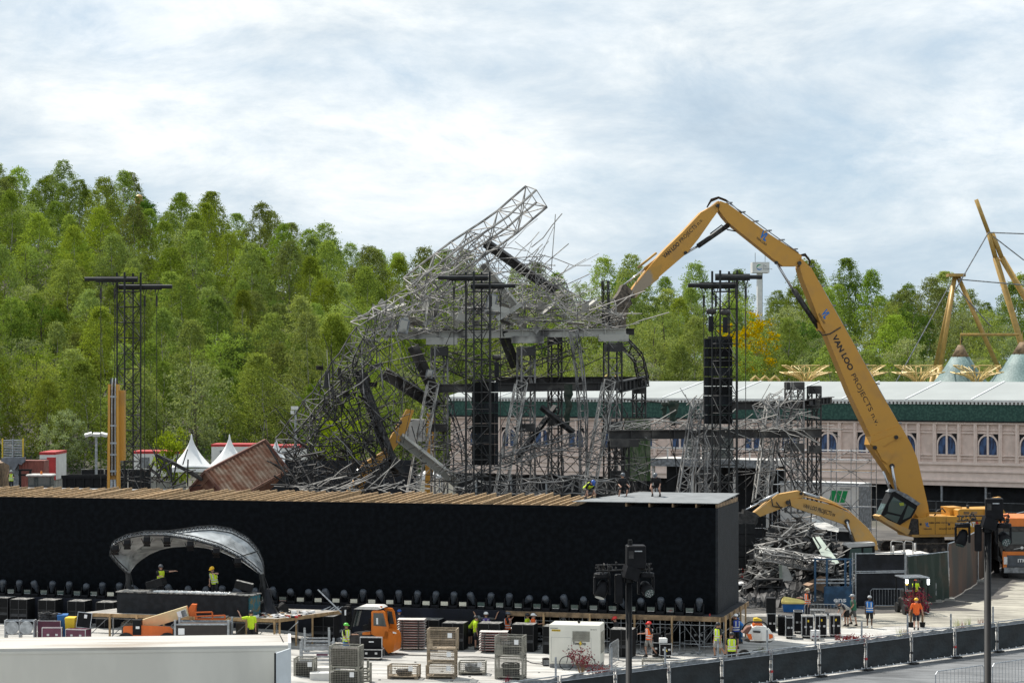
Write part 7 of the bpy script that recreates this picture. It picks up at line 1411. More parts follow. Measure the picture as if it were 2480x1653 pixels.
MB().bb(q(474, 1498).x, q(545, 1498).x, 0.5, 1.4, q(474, 1500).z, q(474, 1497).z).build('basket_floor', K['iron'], jl)
for sx in (-0.9, 1.1):
 for yy in (0.1, 1.7): MB().lathe([(0.22, -0.14), (0.45, -0.14), (0.45, 0.14), (0.22, 0.14)], 16, (sx, yy, 0.45), 'Y').build('wheel', K['rubber'], jl)
MB().bb(-1.1, 1.3, 0.2, 1.6, 0.35, 0.62).build('chassis', K['iron'], jl)
a = at(424, 1500, 106.5); b = at(553, 1500, 106.5); o = thing('framed_bin', 'dark steel bin with a grey corner frame in front of the booth', 'bin', (a.x, 106.5, 0.5)); w = b.x - a.x; hh = a.z - 0.5
MB().bb(0.05, w - 0.05, 0, 1.4, 0.1, hh - 0.25).build('bin_wall', mat('dark_brown_panel', (0.03, 0.024, 0.022), 0.6), o); MB().bb(0.15, 0.45, -0.02, 0, hh - 0.7, hh - 0.4).build('notice', K['paper'], o)
for xx in (0, w):
 for yy in (0, 1.4): MB().bb(xx - 0.05, xx + 0.05, yy - 0.05, yy + 0.05, 0, hh).build('corner_post', K['galv'], o)
for yy in (-0.02, 1.42): MB().tube([(0, yy, hh - 0.22), (w, yy, hh - 0.22)], 0.04, 6).build('top_rail', K['galv'], o)
cp = Mach('compressor_trailer', 'orange and white compressor trailer with a yellow cap', 'compressor', 1832, 106.5, 0); Zc = lambda x, y: (1780 + x / 6.8176, 1380 + y / 6.8176)
cp.prism('hood', [Zc(190, 1030), Zc(260, 930), Zc(330, 900), Zc(470, 905), Zc(560, 960), Zc(625, 1060), Zc(630, 1120), Zc(560, 1140), Zc(230, 1140)], -0.6, 0.6, K['white']); cp.prism('orange_panel', [Zc(185, 1045), Zc(270, 1050), Zc(285, 1140), Zc(235, 1142)], 0.6, 0.62, K['orangelift'], ref=0.6); cp.prism('orange_panel', [Zc(560, 1050), Zc(620, 1055), Zc(628, 1110), Zc(565, 1135)], 0.6, 0.62, K['orangelift'], ref=0.6)
cp.prism('tank', [Zc(290, 920), Zc(300, 870), Zc(440, 865), Zc(455, 925)], -0.3, 0.3, K['orangelift']); cp.prism('cap', [Zc(305, 835), Zc(310, 788), Zc(370, 782), Zc(435, 810), Zc(440, 840)], -0.2, 0.2, K['yellow']); cp.prism('service_door', [Zc(290, 1010), Zc(440, 1020), Zc(440, 1145), Zc(310, 1148)], 0.6, 0.66, K['board'], ref=0.6); cp.prism('gauge_panel', [Zc(295, 990), Zc(420, 1000), Zc(415, 1030), Zc(300, 1022)], 0.62, 0.68, K['iron'], ref=0.6); cp.prism('side_flap', [Zc(100, 1010), Zc(190, 920), Zc(260, 905), Zc(200, 1040)], -0.2, 0.5, K['rustdark'])
cp.tube('roll_bar', [Zc(115, 980), Zc(170, 890), Zc(230, 850), Zc(460, 850), Zc(510, 880), Zc(540, 950)], 0.04, K['black'], 0.45, 6); cp.tube('drawbar', [Zc(200, 1160), Zc(420, 1180), Zc(620, 1150)], 0.06, K['iron'], 0.3, 6); cp.prism('chassis', [Zc(110, 1130), Zc(600, 1140), Zc(560, 1170), Zc(200, 1165)], -0.5, 0.5, K['iron'])
for yy in (-0.6, 0.6): p = cp.l(*Zc(150, 1200), yy); MB().lathe([(0.16, -0.1), (0.32, -0.1), (0.32, 0.1), (0.16, 0.1)], 16, (p.x, yy, 0.32), 'Y').build('wheel', K['rubber'], cp.o)
p = cp.l(*Zc(480, 1200)); MB().tube([(p.x, 0.3, 0), (p.x, 0.3, 0.62)], 0.05, 6).build('jack_leg', K['alu'], cp.o)
sf = thing('plant_forklift', 'compact black forklift with lit lamps carrying crimson maples', 'forklift', gp(2222, 1490), R(8));
MB().cbox((0.1, 1.3, 0.55), (1.15, 1.7, 0.7), 0.08).build('body', K['iron'], sf); MB().bb(-0.3, 0.9, 1.4, 2.2, 0.9, 1.25).build('engine_cover', K['iron'], sf)
for sx in (-0.62, 0.78):
 for yy in (0.5, 2.0): MB().bb(sx - 0.035, sx + 0.035, yy - 0.035, yy + 0.035, 0.8, 2.12).build('roof_post', K['black'], sf)
for i in range(7): MB().bb(-0.66, 0.82, 0.45 + i * 0.26, 0.52 + i * 0.26, 2.12, 2.17).build('roof_slat', K['galv'], sf)
for sx in (-0.66, 0.82): MB().bb(sx - 0.03, sx + 0.03, 0.4, 2.1, 2.10, 2.16).build('roof_rail', K['galv'], sf)
for sx in (-0.15, 0.3): MB().bb(sx - 0.05, sx + 0.05, 0.1, 0.22, 0.05, 2.0).build('mast_rail', K['black'], sf)
for z in (0.4, 1.0, 1.95): MB().bb(-0.2, 0.35, 0.1, 0.2, z - 0.05, z + 0.05).build('mast_crossbar', K['iron'], sf)
for sx in (-0.5, 0.78): MB().bb(sx - 0.06, sx + 0.06, 0.36, 0.42, 1.82, 2.05).build('work_lamp', emit_mat('work_lamp_white', (0.9, 0.95, 1.0), 6.0) if 'wl' not in K else K['wl'], sf); K.setdefault('wl', sf.children[-1].data.materials[0]); MB().bb(sx - 0.05, sx + 0.05, 0.36, 0.42, 1.74, 1.82).build('indicator', emit_mat('amber_lamp', (0.9, 0.5, 0.05), 2.0) if 'al' not in K else K['al'], sf); K.setdefault('al', sf.children[-1].data.materials[0])
for sx in (-0.55, 0.72):
 for yy in (0.6, 1.95): MB().lathe([(0.15, -0.1), (0.3, -0.1), (0.3, 0.1), (0.15, 0.1)], 16, (sx, yy, 0.3), 'X').build('wheel', K['rubber'], sf)
for sx in (-0.2, 0.35): MB().bb(sx - 0.05, sx + 0.05, -0.9, 0.1, 0.2, 0.25).build('fork', K['alu'], sf)
g0 = gp(1330, 1616); ge = thing('generator', 'cream generator box with a louvre and a lightning logo', 'generator', g0, SR * 0.7); w, dd, hh = 2.42, 1.5, 2.06
MB().cbox((w / 2, dd / 2, hh / 2 + 0.1), (w, dd, hh - 0.2), 0.03).build('housing', K['gen'], ge); MB().bb(0.02, w - 0.02, 0.05, dd - 0.05, 0, 0.2).build('skid', K['galvd'], ge)
for i in range(9): MB().box((w * 0.63, -0.012, hh - 0.32 - i * 0.055), (w * 0.34, 0.03, 0.028), 0, 0.5).build('louvre_slat', K['cage'], ge)
for (x0, x1, z0, z1) in ((0.1, 1.05, 0.3, 1.45), (1.09, 2.0, 0.3, 1.45)):
 for (a0, a1, b0, b1) in ((x0, x1, z0, z0 + 0.008), (x0, x1, z1, z1 + 0.008), (x0, x0 + 0.008, z0, z1), (x1, x1 + 0.008, z0, z1)): MB().bb(a0, a1, -0.004, 0.0, b0, b1).build('door_gap', K['galvd'], ge)
MB().bb(0.12, 0.54, -0.006, 0, hh - 0.33, hh - 0.24).build('yellow_plate', K['yellow'], ge); text_between('BOB 40.61', (0.14, -0.008, hh - 0.315), (0.52, -0.008, hh - 0.315), K['ink'], ge, 0.055, 0.01); text_between('BOB 0087', (0.06, -0.006, hh - 0.21), (0.42, -0.006, hh - 0.21), K['ink'], ge, 0.05); text_between('60 KVA', (w - 0.45, -0.006, hh - 0.24), (w - 0.15, -0.006, hh - 0.24), K['ink'], ge, 0.05)
text_between('PowerShop', (1.15, -0.008, 1.12), (1.75, -0.008, 1.12), K['ink'], ge, 0.15, 0.02); text_between('THE', (1.36, -0.008, 1.28), (1.5, -0.008, 1.28), K['ink'], ge, 0.06); MB().prism([(1.47, 1.32), (1.56, 1.32), (1.51, 1.2), (1.58, 1.2), (1.43, 1.0), (1.49, 1.15), (1.42, 1.15)], lambda A_, B_, t: Vector((A_, t, B_)), -0.012, -0.008).build('lightning_logo', K['yellow'], ge)
MB().lathe([(0.05, -0.015), (0.07, -0.015), (0.07, 0.015), (0.05, 0.015)], 12, (w * 0.55, dd * 0.4, hh + 0.07), 'Y').build('lifting_eye', K['iron'], ge); MB().box((w + 0.01, dd * 0.5, 1.2), (0.02, 1.0, 1.0)).build('end_vent', K['cage'], ge)
o = thing('cable_box', 'small black power box on the ground beside the generator', 'box', gp(1322, 1611), 0.1); MB().cbox((0, 0, 0.2), (0.32, 0.3, 0.36), 0.03).build('body', K['case'], o); MB().bb(-0.14, 0.14, -0.16, -0.15, 0.06, 0.3).build('socket_panel', K['galvd'], o)
def cage(u0, u1, vb, label, h=0.97, d=0.8, rz=-0.12, z=0.0, mt=None, half=False, card=True, P=None, w=None, sheetf=0.0):
 mt = mt or K['cage']; P = P or gp(u0, vb, z); s = F / P.y; w = w or (u1 - u0) / s * 0.93; o = thing('mesh_cage', label, 'cage', P, rz)
 MB().bb(0, w, 0, d, 0.10, 0.15).build('floor', mt, o)
 for xx in (0.0, w - 0.14):
  for yy in (0.0, d - 0.14): MB().bb(xx, xx + 0.14, yy, yy + 0.14, 0, 0.10).build('foot', mt, o)
 for xx in (0.02, w - 0.02):
  for yy in (0.02, d - 0.02): MB().bb(xx - 0.025, xx + 0.025, yy - 0.025, yy + 0.025, 0.15, h).build('post', mt, o)
 for yy in (0.02, d - 0.02): MB().bb(0.045, w - 0.045, yy - 0.02, yy + 0.02, h - 0.05, h).build('top_rail', mt, o)
 for xx in (0.02, w - 0.02): MB().bb(xx - 0.02, xx + 0.02, 0.045, d - 0.045, h - 0.05, h).build('top_rail', mt, o)
 if half: MB().bb(0.05, w - 0.05, 0.0, 0.03, h * 0.52, h * 0.56).build('gate_rail', mt, o)
 for (nm, ax) in (('front', 0), ('back', 1), ('left', 2), ('right', 3)):
  m = MB(); L_ = w if ax < 2 else d; n = int(L_ / 0.075); nz_ = int((h - 0.2) / 0.075)
  for i in range(1, n):
   a_ = L_ * i / n; p_ = {0: (a_, 0.01), 1: (a_, d - 0.01), 2: (0.01, a_), 3: (w - 0.01, a_)}[ax]; m.bar((p_[0], p_[1], 0.15), (p_[0], p_[1], h - 0.04), 0.010)
  for k in range(1, nz_):
   z_ = 0.15 + (h - 0.2) * k / nz_; e0, e1 = {0: ((0.03, 0.01), (w - 0.03, 0.01)), 1: ((0.03, d - 0.01), (w - 0.03, d - 0.01)), 2: ((0.01, 0.03), (0.01, d - 0.03)), 3: ((w - 0.01, 0.03), (w - 0.01, d - 0.03))}[ax]; m.bar((*e0, z_), (*e1, z_), 0.010)
  m.build('wire_mesh', mt, o, kind='stuff')
 if sheetf: MB().bb(0.04, w * sheetf, -0.012, 0.0, 0.17, h * 0.5).build('plate', mt, o)
 if card: MB().bb(w * 0.70, w * 0.70 + 0.2, -0.02, -0.013, h * 0.62, h * 0.62 + 0.22).build('label_card', K['paper'], o)
 return o, P, w
def coil(P, r, h, label, mt=None, n=9, rz=0):
 m = MB(); rnd = random.Random(int(P.x * 100))
 for i in range(n):
  z = P.z + 0.03 + h * i / n; rr2 = r * rnd.uniform(0.82, 1.0); m.tube([(P.x + rr2 * math.cos(t) + rnd.gauss(0, 0.02), P.y + rr2 * 0.8 * math.sin(t) + rnd.gauss(0, 0.02), z + rnd.gauss(0, 0.012)) for t in [2 * math.pi * k / 14 for k in range(15)]], 0.028, 5)
 m.lathe([(r * 0.8, 0), (r * 0.8, h * 0.9)], 14, P); return m.top('cable_coil', mt or K['cable'], label, 'cable')
def blk(P, d, rz, mt, name, label, cat): m = MB(); m.cbox((0, 0, d[2] / 2), d, 0.02); o = m.top(name, mt, label, cat, origin=Vector((0, 0, 0))); o.location = P; o.rotation_euler = (0, 0, rz); return o
def inside(P, w, d, rz, fx, fy, z): return P + Vector((math.cos(rz) * w * fx - math.sin(rz) * d * fy, math.sin(rz) * w * fx + math.cos(rz) * d * fy, z))
_, P, w = cage(711, 764, 1646, 'mesh cage of black equipment beside the open trailer door', 1.0); blk(inside(P, w, 0.8, -0.12, 0.5, 0.5, 0.16), (w * 0.85, 0.6, 0.62), -0.12, K['case'], 'equipment_case', 'black equipment box inside the cage by the trailer door', 'case')
P = gp(797, 1664); _, P2, w = cage(0, 0, 0, 'lower mesh cage of the stack with yellow tagged boxes', 0.8, 0.85, -0.2, P=P, w=1.35); blk(inside(P, w, 0.85, -0.2, 0.5, 0.5, 0.16), (w * 0.9, 0.7, 0.5), -0.2, K['case'], 'equipment_case', 'black boxes with yellow tags inside the lower cage', 'case')
P = gp(797, 1664) + Vector((0, 0, 0.81)); cage(0, 0, 0, 'upper mesh cage packed with dark flat boxes', 1.05, 0.85, -0.2, P=P, w=1.35, card=False); blk(inside(P, 1.35, 0.85, -0.2, 0.5, 0.5, 0.16), (1.2, 0.72, 0.78), -0.2, mat('grey_brown_boxes', (0.075, 0.065, 0.055), 0.8, var=0.5, scale=6, stretch=(1, 1, 5)), 'packed_boxes', 'stacked flat boxes inside the upper cage', 'boxes')
_, P, w = cage(938, 1018, 1643, 'low beige cage with flat cables beside the black flight case', 0.62, 0.8, -0.15, mt=K['cagebrown']); coil(inside(P, w, 0.8, -0.15, 0.5, 0.5, 0.16), 0.36, 0.2, 'flat black cables inside the low beige cage')
PG = gp(1031, 1643); cage(0, 0, 0, 'bottom cage of the beige cage tower', 0.62, 0.85, -0.1, P=PG, w=1.35, mt=K['cagebrown']); cage(0, 0, 0, 'middle open cage of the beige cage tower', 0.62, 0.85, -0.1, P=PG + Vector((0.05, 0.05, 0.63)), w=1.3, mt=K['cagebrown'])
cage(0, 0, 0, 'top cage of the beige cage tower, with a white card', 1.0, 0.85, -0.1, P=PG + Vector((0.05, 0.02, 1.26)), w=1.36, mt=K['cagebrown'], half=True, sheetf=0.2)
_, P, w = cage(1110, 1181, 1634, 'low cage of cables leaning on the beige cage tower', 0.62, 0.8, -0.05); coil(inside(P, w, 0.8, -0.05, 0.5, 0.5, 0.16), 0.36, 0.3, 'grey cable loops inside the low cage next to the beige tower', K['galvd'])
PJ = gp(1198, 1644); cage(0, 0, 0, 'lower cage with a thick black cable coil behind the fence', 0.98, 0.85, -0.22, P=PJ, w=1.3, half=True, sheetf=0.3, card=False); coil(inside(PJ, 1.3, 0.85, -0.22, 0.5, 0.5, 0.16), 0.42, 0.55, 'thick black cable coil inside the lower cage')
PI_ = PJ + Vector((0, 0, 1.0)); cage(0, 0, 0, 'upper cage with a tarped cable coil and a yellow tab', 0.98, 0.85, -0.22, P=PI_, w=1.3, half=True, sheetf=0.3); coil(inside(PI_, 1.3, 0.85, -0.22, 0.5, 0.5, 0.16), 0.42, 0.5, 'black cable coil inside the upper cage', K['hose'])
def stillage(P, rz, label, w=1.5, d=1.0, h=1.1, mt=None):
 o = thing('stillage_rack', label, 'rack', P, rz); mt = mt or K['galv']
 for xx in (0, w):
  for yy in (0, d): MB().bb(xx - 0.05, xx + 0.05, yy - 0.05, yy + 0.05, 0, h).build('post', mt, o)
 for z in (0.12, h * 0.35, h * 0.6):
  for yy in (0, d): MB().bb(0.05, w - 0.05, yy - 0.03, yy + 0.03, z - 0.04, z + 0.04).build('rail', mt, o)
  for xx in (0, w): MB().bb(xx - 0.03, xx + 0.03, 0.05, d - 0.05, z - 0.04, z + 0.04).build('rail', mt, o)
stillage(gp(728, 1622), 0.05, 'grey steel stillage rack behind the cages', 1.5, 1.3, 1.35); stillage(gp(738, 1590), 0.1, 'grey steel stillage rack with upright posts near the platform', 1.2, 1.2, 1.3); stillage(gp(868, 1655), 0.2, 'green grey stillage rack beside the cage stack', 0.55, 0.9, 0.95, K['cage'])
for k, (u, v, mt, lab, dd_) in enumerate(((775, 1632, K['board'], 'white crate under the stillage rack', (0.9, 0.6, 0.35)), (776, 1648, K['white'], 'white lidded chest before the stillage rack', (0.95, 0.6, 0.4)), (780, 1596, K['purple'], 'maroon case inside the grey stillage', (0.55, 0.4, 0.35)))): p = gp(u, v); blk(p, dd_, 0.1, mt, 'chest', lab, 'chest')
def panel_stack(P, rz, n, w, d, pitch, label, group):
 proto = None
 for i in range(n):
  o = thing('deck_unit', label, 'deck unit', P + Vector((0, 0, 0.12 + i * pitch)), rz, group) if proto is None else dup(proto, P + Vector((random.uniform(-0.02, 0.02), 0, 0.12 + i * pitch)), rz)
  if proto is None:
   proto = o; MB().bb(0, w, 0, d, 0.035, 0.05).build('board', K['board'], o); MB().bb(0.0, w, 0.0, 0.03, 0.0, 0.034).build('frame_rail', K['redframe'], o); MB().bb(0, w, d - 0.03, d, 0.0, 0.034).build('frame_rail', K['redframe'], o)
   for xx in (0.02, w - 0.05): MB().bb(xx, xx + 0.03, 0.03, d - 0.03, 0, 0.034).build('frame_end', K['redframe'], o)
   for xx in (w * 0.18, w * 0.76): MB().bb(xx, xx + 0.06, -0.012, 0.0, -(pitch - 0.052) if i else -0.08, 0.03).build('spacer', K['iron'], o)
panel_stack(gp(962, 1574), SR * 0.3, 12, 1.38, 0.9, 0.125, 'red framed stage panel in the tall stack beside the orange forklift', 'tall panel stack'); panel_stack(gp(1160, 1580), SR * 0.3, 8, 1.4, 0.8, 0.125, 'red framed stage panel in the low stack before the woman in neon', 'low panel stack')
def flight_case(P, rz, w, d, h, label, mt=None, wheels=True, lid=0.0, name='flight_case', open_=False):
 mt = mt or K['case']; o = thing(name, label, 'flight case', P, rz); z0 = 0.12 if wheels else 0.0
 MB().bb(0.01, w - 0.01, 0.01, d - 0.01, z0 + 0.005, z0 + h - 0.005).build('panel', mt, o); e = 0.035
 for xx in (0, w - e):
  for yy in (0, d - e): MB().bb(xx, xx + e, yy, yy + e, z0, z0 + h).build('corner_profile', K['alu'], o)
 for zz2 in (z0, z0 + h - e):
  for yy in (0, d - e): MB().bb(e, w - e, yy, yy + e, zz2, zz2 + e).build('edge_profile', K['alu'], o)
  for xx in (0, w - e): MB().bb(xx, xx + e, e, d - e, zz2, zz2 + e).build('edge_profile', K['alu'], o)
 if lid: MB().bb(e, w - e, -0.003, 0.02, z0 + h * lid, z0 + h * lid + 0.04).build('edge_profile', K['alu'], o)
 for xx in (w * 0.25, w * 0.68): MB().bb(xx, xx + 0.12, -0.006, 0.005, z0 + h * 0.42, z0 + h * 0.42 + 0.10).build('latch', K['alu'], o)
 if wheels:
  for xx in (0.1, w - 0.1):
   for yy in (0.1, d - 0.1): MB().lathe([(0.02, -0.02), (0.055, -0.02), (0.055, 0.02), (0.02, 0.02)], 10, (xx, yy, 0.055), 'X').build('castor', K['rubber'], o)
 return o
c5 = [(1941, 1545, 0.64, 'tall black flight case with a yellow sticker, first after the opened one'), (1974, 1543, 0.62, 'tall black flight case with a yellow sticker between two like it'), (2009, 1542, 0.60, 'tall black flight case with a yellow sticker at the end beside pink branches')]
for (u, v, w, lab) in c5:
 o = flight_case(gp(u, v), SR * 0.4, w, 0.95, 1.05, lab); MB().bb(w * 0.5, w * 0.62, -0.004, 0.01, 0.86, 0.98).build('sticker', K['yellow'], o); MB().bb(w * 0.36, w * 0.40, -0.004, 0.0, 0.2, 1.12).build('edge_profile', K['alu'], o); MB().bb(0.04, w - 0.04, 0.04, 0.9, 1.172, 1.177).build('dusty_lid', K['dusty'], o)
flight_case(gp(1902, 1546), SR * 0.4, 0.42, 0.95, 1.0, 'opened black flight case with an empty rack inside'); flight_case(gp(1922, 1534), SR * 0.4, 0.5, 0.9, 1.08, 'tall black flight case behind the opened one'); flight_case(gp(1857, 1530), SR * 0.4, 0.5, 0.6, 1.02, 'black rack case under the grey speaker', wheels=False)
blk(gp(1857, 1530) + Vector((0.26, 0.3, 1.02)), (0.52, 0.6, 0.82), SR * 0.4, K['greycase'], 'rack_speaker', 'dark speaker box standing on the black rack case', 'loudspeaker')
o = thing('slatted_rack', 'black slatted rack beside the rack case', 'rack', gp(1884, 1538), SR * 0.4); MB().bb(0, 0.5, 0.1, 0.8, 0.05, 1.0).build('body', K['black'], o)
for i in range(9): MB().bb(0, 0.5, 0.0, 0.1, 0.06 + i * 0.105, 0.12 + i * 0.105).build('slat', K['case'], o)
o = thing('storage_tub', 'blue storage tub with a heaped pale yellow lid', 'tub', gp(1895, 1482), SR * 0.3);
m = MB(); m.loft([[Vector((0.08, 0.05, 0)), Vector((1.27, 0.05, 0)), Vector((1.27, 0.75, 0)), Vector((0.08, 0.75, 0))], [Vector((0, 0, 0.5)), Vector((1.35, 0, 0.5)), Vector((1.35, 0.8, 0.5)), Vector((0, 0.8, 0.5))]]); m.build('tub', K['blue'], o); m = MB(); m.loft([[Vector((-0.04, -0.04, 0.5)), Vector((1.39, -0.04, 0.5)), Vector((1.39, 0.84, 0.5)), Vector((-0.04, 0.84, 0.5))], [Vector((-0.04, -0.04, 0.62)), Vector((1.39, -0.04, 0.56)), Vector((1.39, 0.84, 0.56)), Vector((-0.04, 0.84, 0.62))], [Vector((0.1, 0.1, 0.82)), Vector((1.1, 0.1, 0.70)), Vector((1.1, 0.7, 0.70)), Vector((0.1, 0.7, 0.86))]]); m.build('lid', K['paleyellow'], o)
o = flight_case(gp(1963, 1551), SR * 0.3, 0.5, 0.42, 0.42, 'small white case on castors in front of the tall cases', K['paper']); MB().bb(0.08, 0.42, -0.004, 0.0, 0.2, 0.27).build('maroon_stripe', K['purple'], o)
flight_case(gp(1962, 1496), -0.1, 0.85, 0.6, 0.35, 'low grey case behind the row of tall flight cases', K['galvd'])
P = gp(870, 1598); flight_case(P, SR * 0.3, 1.12, 0.7, 0.42, 'open black flight case base in front of the forklift'); o = thing('case_lid', 'upright black flight case lid standing on its base', 'case lid', P + Vector((0.02, 0.42, 0.545)), SR * 0.3); MB().bb(0, 1.05, 0, 0.2, 0, 0.52).build('panel', K['case'], o); MB().bb(-0.02, 1.07, -0.01, 0.21, 0.5, 0.54).build('edge_profile', K['alu'], o); MB().bb(0.42, 0.66, -0.004, 0, 0.28, 0.34).build('name_plate', K['paper'], o)
for xx in (-0.02, 1.04): MB().bb(xx, xx + 0.03, -0.01, 0.21, 0, 0.5).build('edge_profile', K['alu'], o)
def sq(u, v, z): p = gp(u, v, z); return p
for (u, v, lab, mt) in ((1578, 1590, 'black road case under a water canister', K['case']), (1597, 1593, 'black road case with a warning triangle behind the fence', K['case'])):
 o = flight_case(gp(u, v), 0.0, 0.62, 0.55, 0.6, lab, mt)
MB().prism([(0.24, 0.32), (0.40, 0.32), (0.32, 0.48)], lambda a, b, t: Vector((a, t, b)), -0.006, -0.002).build('warning_triangle', K['yellow'], o)
blk(gp(1597, 1593) + Vector((0.2, 0.25, 0.725)), (0.4, 0.3, 0.25), 0, K['tent'], 'water_canister', 'translucent white water canister on the road case with a triangle', 'canister'); blk(gp(1597, 1593) + Vector((0.46, 0.3, 0.725)), (0.24, 0.34, 0.45), 0, K['case'], 'toolbox', 'black upright toolbox beside the water canister', 'toolbox'); blk(gp(1578, 1590) + Vector((0.3, 0.3, 0.725)), (0.36, 0.3, 0.4), 0, K['case'], 'toolbox', 'black box on the road case next to the walking worker', 'toolbox')
def gz_at(u, Y): x = (u - UC) / F * Y; return Vector((x, Y, gz(x, Y)))
o = flight_case(gz_at(90, 112.3), -0.05, 1.2, 0.7, 0.95, 'maroon flight case heaped with black cables', K['purple'], False); P = gz_at(90, 112.3)
coil(P + Vector((0.35, 0.35, 0.95)), 0.32, 0.36, 'heap of black cables on the maroon flight case'); coil(P + Vector((0.85, 0.35, 0.95)), 0.32, 0.3, 'second heap of black cables on the maroon flight case')
flight_case(gz_at(101, 111.2), 0.0, 1.0, 0.25, 0.72, 'maroon case lid leaning in front of the heaped case', K['purple'], False); flight_case(gz_at(158, 111.4), -0.2, 1.08, 0.75, 0.62, 'opened maroon case with its lid raised', K['purple'], False)
P = gz_at(185, 111.5); o = thing('raised_case_lid', 'black lined lid raised over the opened maroon case', 'case lid', P + Vector((0, 0.5, 0.63))); m = MB(); m.box((0.27, 0.1, 0.36), (0.66, 0.08, 0.72), 0.1, -0.2, 0.12); m.build('panel', K['case'], o); m = MB(); m.box((0.27, 0.13, 0.36), (0.72, 0.05, 0.78), 0.1, -0.2, 0.12); m.build('rim', K['alu'], o); m = MB(); m.box((0.36, 0.04, 0.55), (0.14, 0.02, 0.18), 0.1, -0.2, 0.12); m.build('notice', K['paper'], o)
def bin_(P, mt, label, w, h, rz):
 o = thing('wheelie_bin', label, 'bin', P, rz); m = MB(); k = w / 2
 m.loft([[Vector((-k * 0.8, -k * 0.8, 0.02)), Vector((k * 0.8, -k * 0.8, 0.02)), Vector((k * 0.8, k * 0.8, 0.02)), Vector((-k * 0.8, k * 0.8, 0.02))], [Vector((-k, -k, h)), Vector((k, -k, h)), Vector((k, k, h)), Vector((-k, k, h))]]); m.build('body', mt, o); m = MB(); m.loft([[Vector((-k * 1.05, -k * 1.05, h)), Vector((k * 1.05, -k * 1.05, h)), Vector((k * 1.05, k * 1.05, h)), Vector((-k * 1.05, k * 1.05, h))], [Vector((-k, -k, h + 0.06)), Vector((k, -k, h + 0.06)), Vector((k, k, h + 0.1)), Vector((-k, k, h + 0.1))]]); m.build('lid', mt, o)
 for s in (-1, 1): MB().lathe([(0.03, -0.03), (0.1, -0.03), (0.1, 0.03), (0.03, 0.03)], 10, (s * k * 0.7, k * 0.8, 0.1), 'X').build('wheel', K['rubber'], o)
bin_(gz_at(152, 112.6), K['blue'], 'blue wheelie bin behind the maroon cases', 0.52, 1.15, 0.1); bin_(gz_at(172, 112.2), K['yellow'], 'yellow wheelie bin beside the blue one', 0.5, 1.05, -0.1)
P = gz_at(12, 111.5); o = thing('fan_truss', 'grey box truss holding two large round fans', 'fan unit', P); w = 1.45
for z in (0.35, 1.0):
 for yy in (0, 0.5): MB().tube([(0, yy, z), (w, yy, z)], 0.03, 6).build('chord', K['galv'], o)
for xx in (0, w * 0.5, w): MB().bb(xx - 0.03, xx + 0.03, -0.03, 0.55, 0.0, 1.05).build('frame_plate', K['galv'], o)
for xx in (0.38, 1.08):
 MB().lathe([(0.28, -0.05), (0.33, -0.05), (0.33, 0.05), (0.28, 0.05)], 20, (xx, -0.06, 0.68), 'Y').build('fan_ring', K['galv'], o)
 MB().lathe([(0.02, -0.02), (0.28, -0.02), (0.28, 0.02), (0.02, 0.02)], 20, (xx, 0.0, 0.68), 'Y').build('fan_back', K['black'], o)
 for k in range(6): MB().bar((xx, -0.05, 0.68), (xx + 0.28 * math.cos(k * 1.047), -0.05, 0.68 + 0.28 * math.sin(k * 1.047)), 0.025, 0.02).build('fan_spoke', K['galv'], o)
MB().tube([at(770, 1427, 112.5), at(835, 1490, 111.5)], 0.035, 6).top('steel_pole', K['galv'], 'long grey steel pole leaning against the forklift mast', 'pole')
scatter('scaffold_scrap', K['galv'], 'pile of scaffold couplers and tubes beside the platform corner', 'scrap', at(790, 1480, 113.5).x, 113.2, 0.3, 1.0, 0.8, 30, rs, 0, (0.08, 0.3), 0.6, 26)
for k in range(7): a = at(768 + k * 6, 1482 + (k % 3) * 3, 113.5); b = at(800 + k * 5, 1468 + (k % 2) * 14, 114); MB().tube([a, b], 0.03, 5).top('scaffold_tube', K['galv'], 'loose scaffold tube in the heap behind the subwoofer by the forklift', 'tube', 'loose scaffold tubes')
for k in range(10): a = gp(690 + k * 9, 1560 - 4 * (k % 4)); b = a + Vector((1.3, 0.3 * (k % 3), 0.25 + 0.12 * (k % 5))); MB().tube([a + Vector((0, 0, 0.1)), b], 0.03, 5).top('scaffold_tube', K['galvd'], 'scaffold tube lying on the yard between platform and subwoofer', 'tube', 'scaffold tubes on the yard')
o = blk(gp(772, 1577), (1.6, 1.2, 0.12), 0.1, K['board'], 'grey_board', 'grey board lying on the yard behind the stillage', 'board'); coil(gp(822, 1576), 0.3, 0.25, 'coil of blue grey hose behind the green helmet worker', K['galvd']); coil(gp(852, 1578), 0.35, 0.3, 'coil of pale cable beside the open flight case', K['alu'])
for i in range(4): q = at(1806, 1375, 141.4); blk(Vector((q.x, 141.4, q.z + i * 0.72)), (1.12, 0.7, 0.7), 0, K['greycase'], 'line_cabinet', 'black speaker cabinet of the column hanging from the excavator grab', 'loudspeaker').__setitem__('group', 'speaker column hanging from the grab')
a = gp(1782, 1450); b = gp(1885, 1448); o = thing('low_stage_riser', 'low riser with a white edge behind the screen corner', 'riser', a, math.atan2(b.y - a.y, b.x - a.x)); w = (b - a).length; MB().bb(0, w, 0, 2.4, 0.05, 0.85).build('body', K['black'], o); MB().bb(-0.02, w + 0.02, -0.03, 2.4, 0.85, 0.93).build('white_edge', K['tent'], o)
scatter('cable_heap', K['galvd'], 'heap of grey cables beside the screen corner', 'cables', gp(1840, 1496).x, gp(1840, 1496).y, 0.02, 1.3, 1.2, 40, rs, 0, (0.1, 0.35), 0.6, 40); scatter('rubble', K['debrispale'], 'pale rubble lying by the blue steel frame', 'rubble', gp(2038, 1466).x, gp(2038, 1466).y, 0.02, 0.9, 0.7, 60, rs, 0, (0.1, 0.45), 0.7)
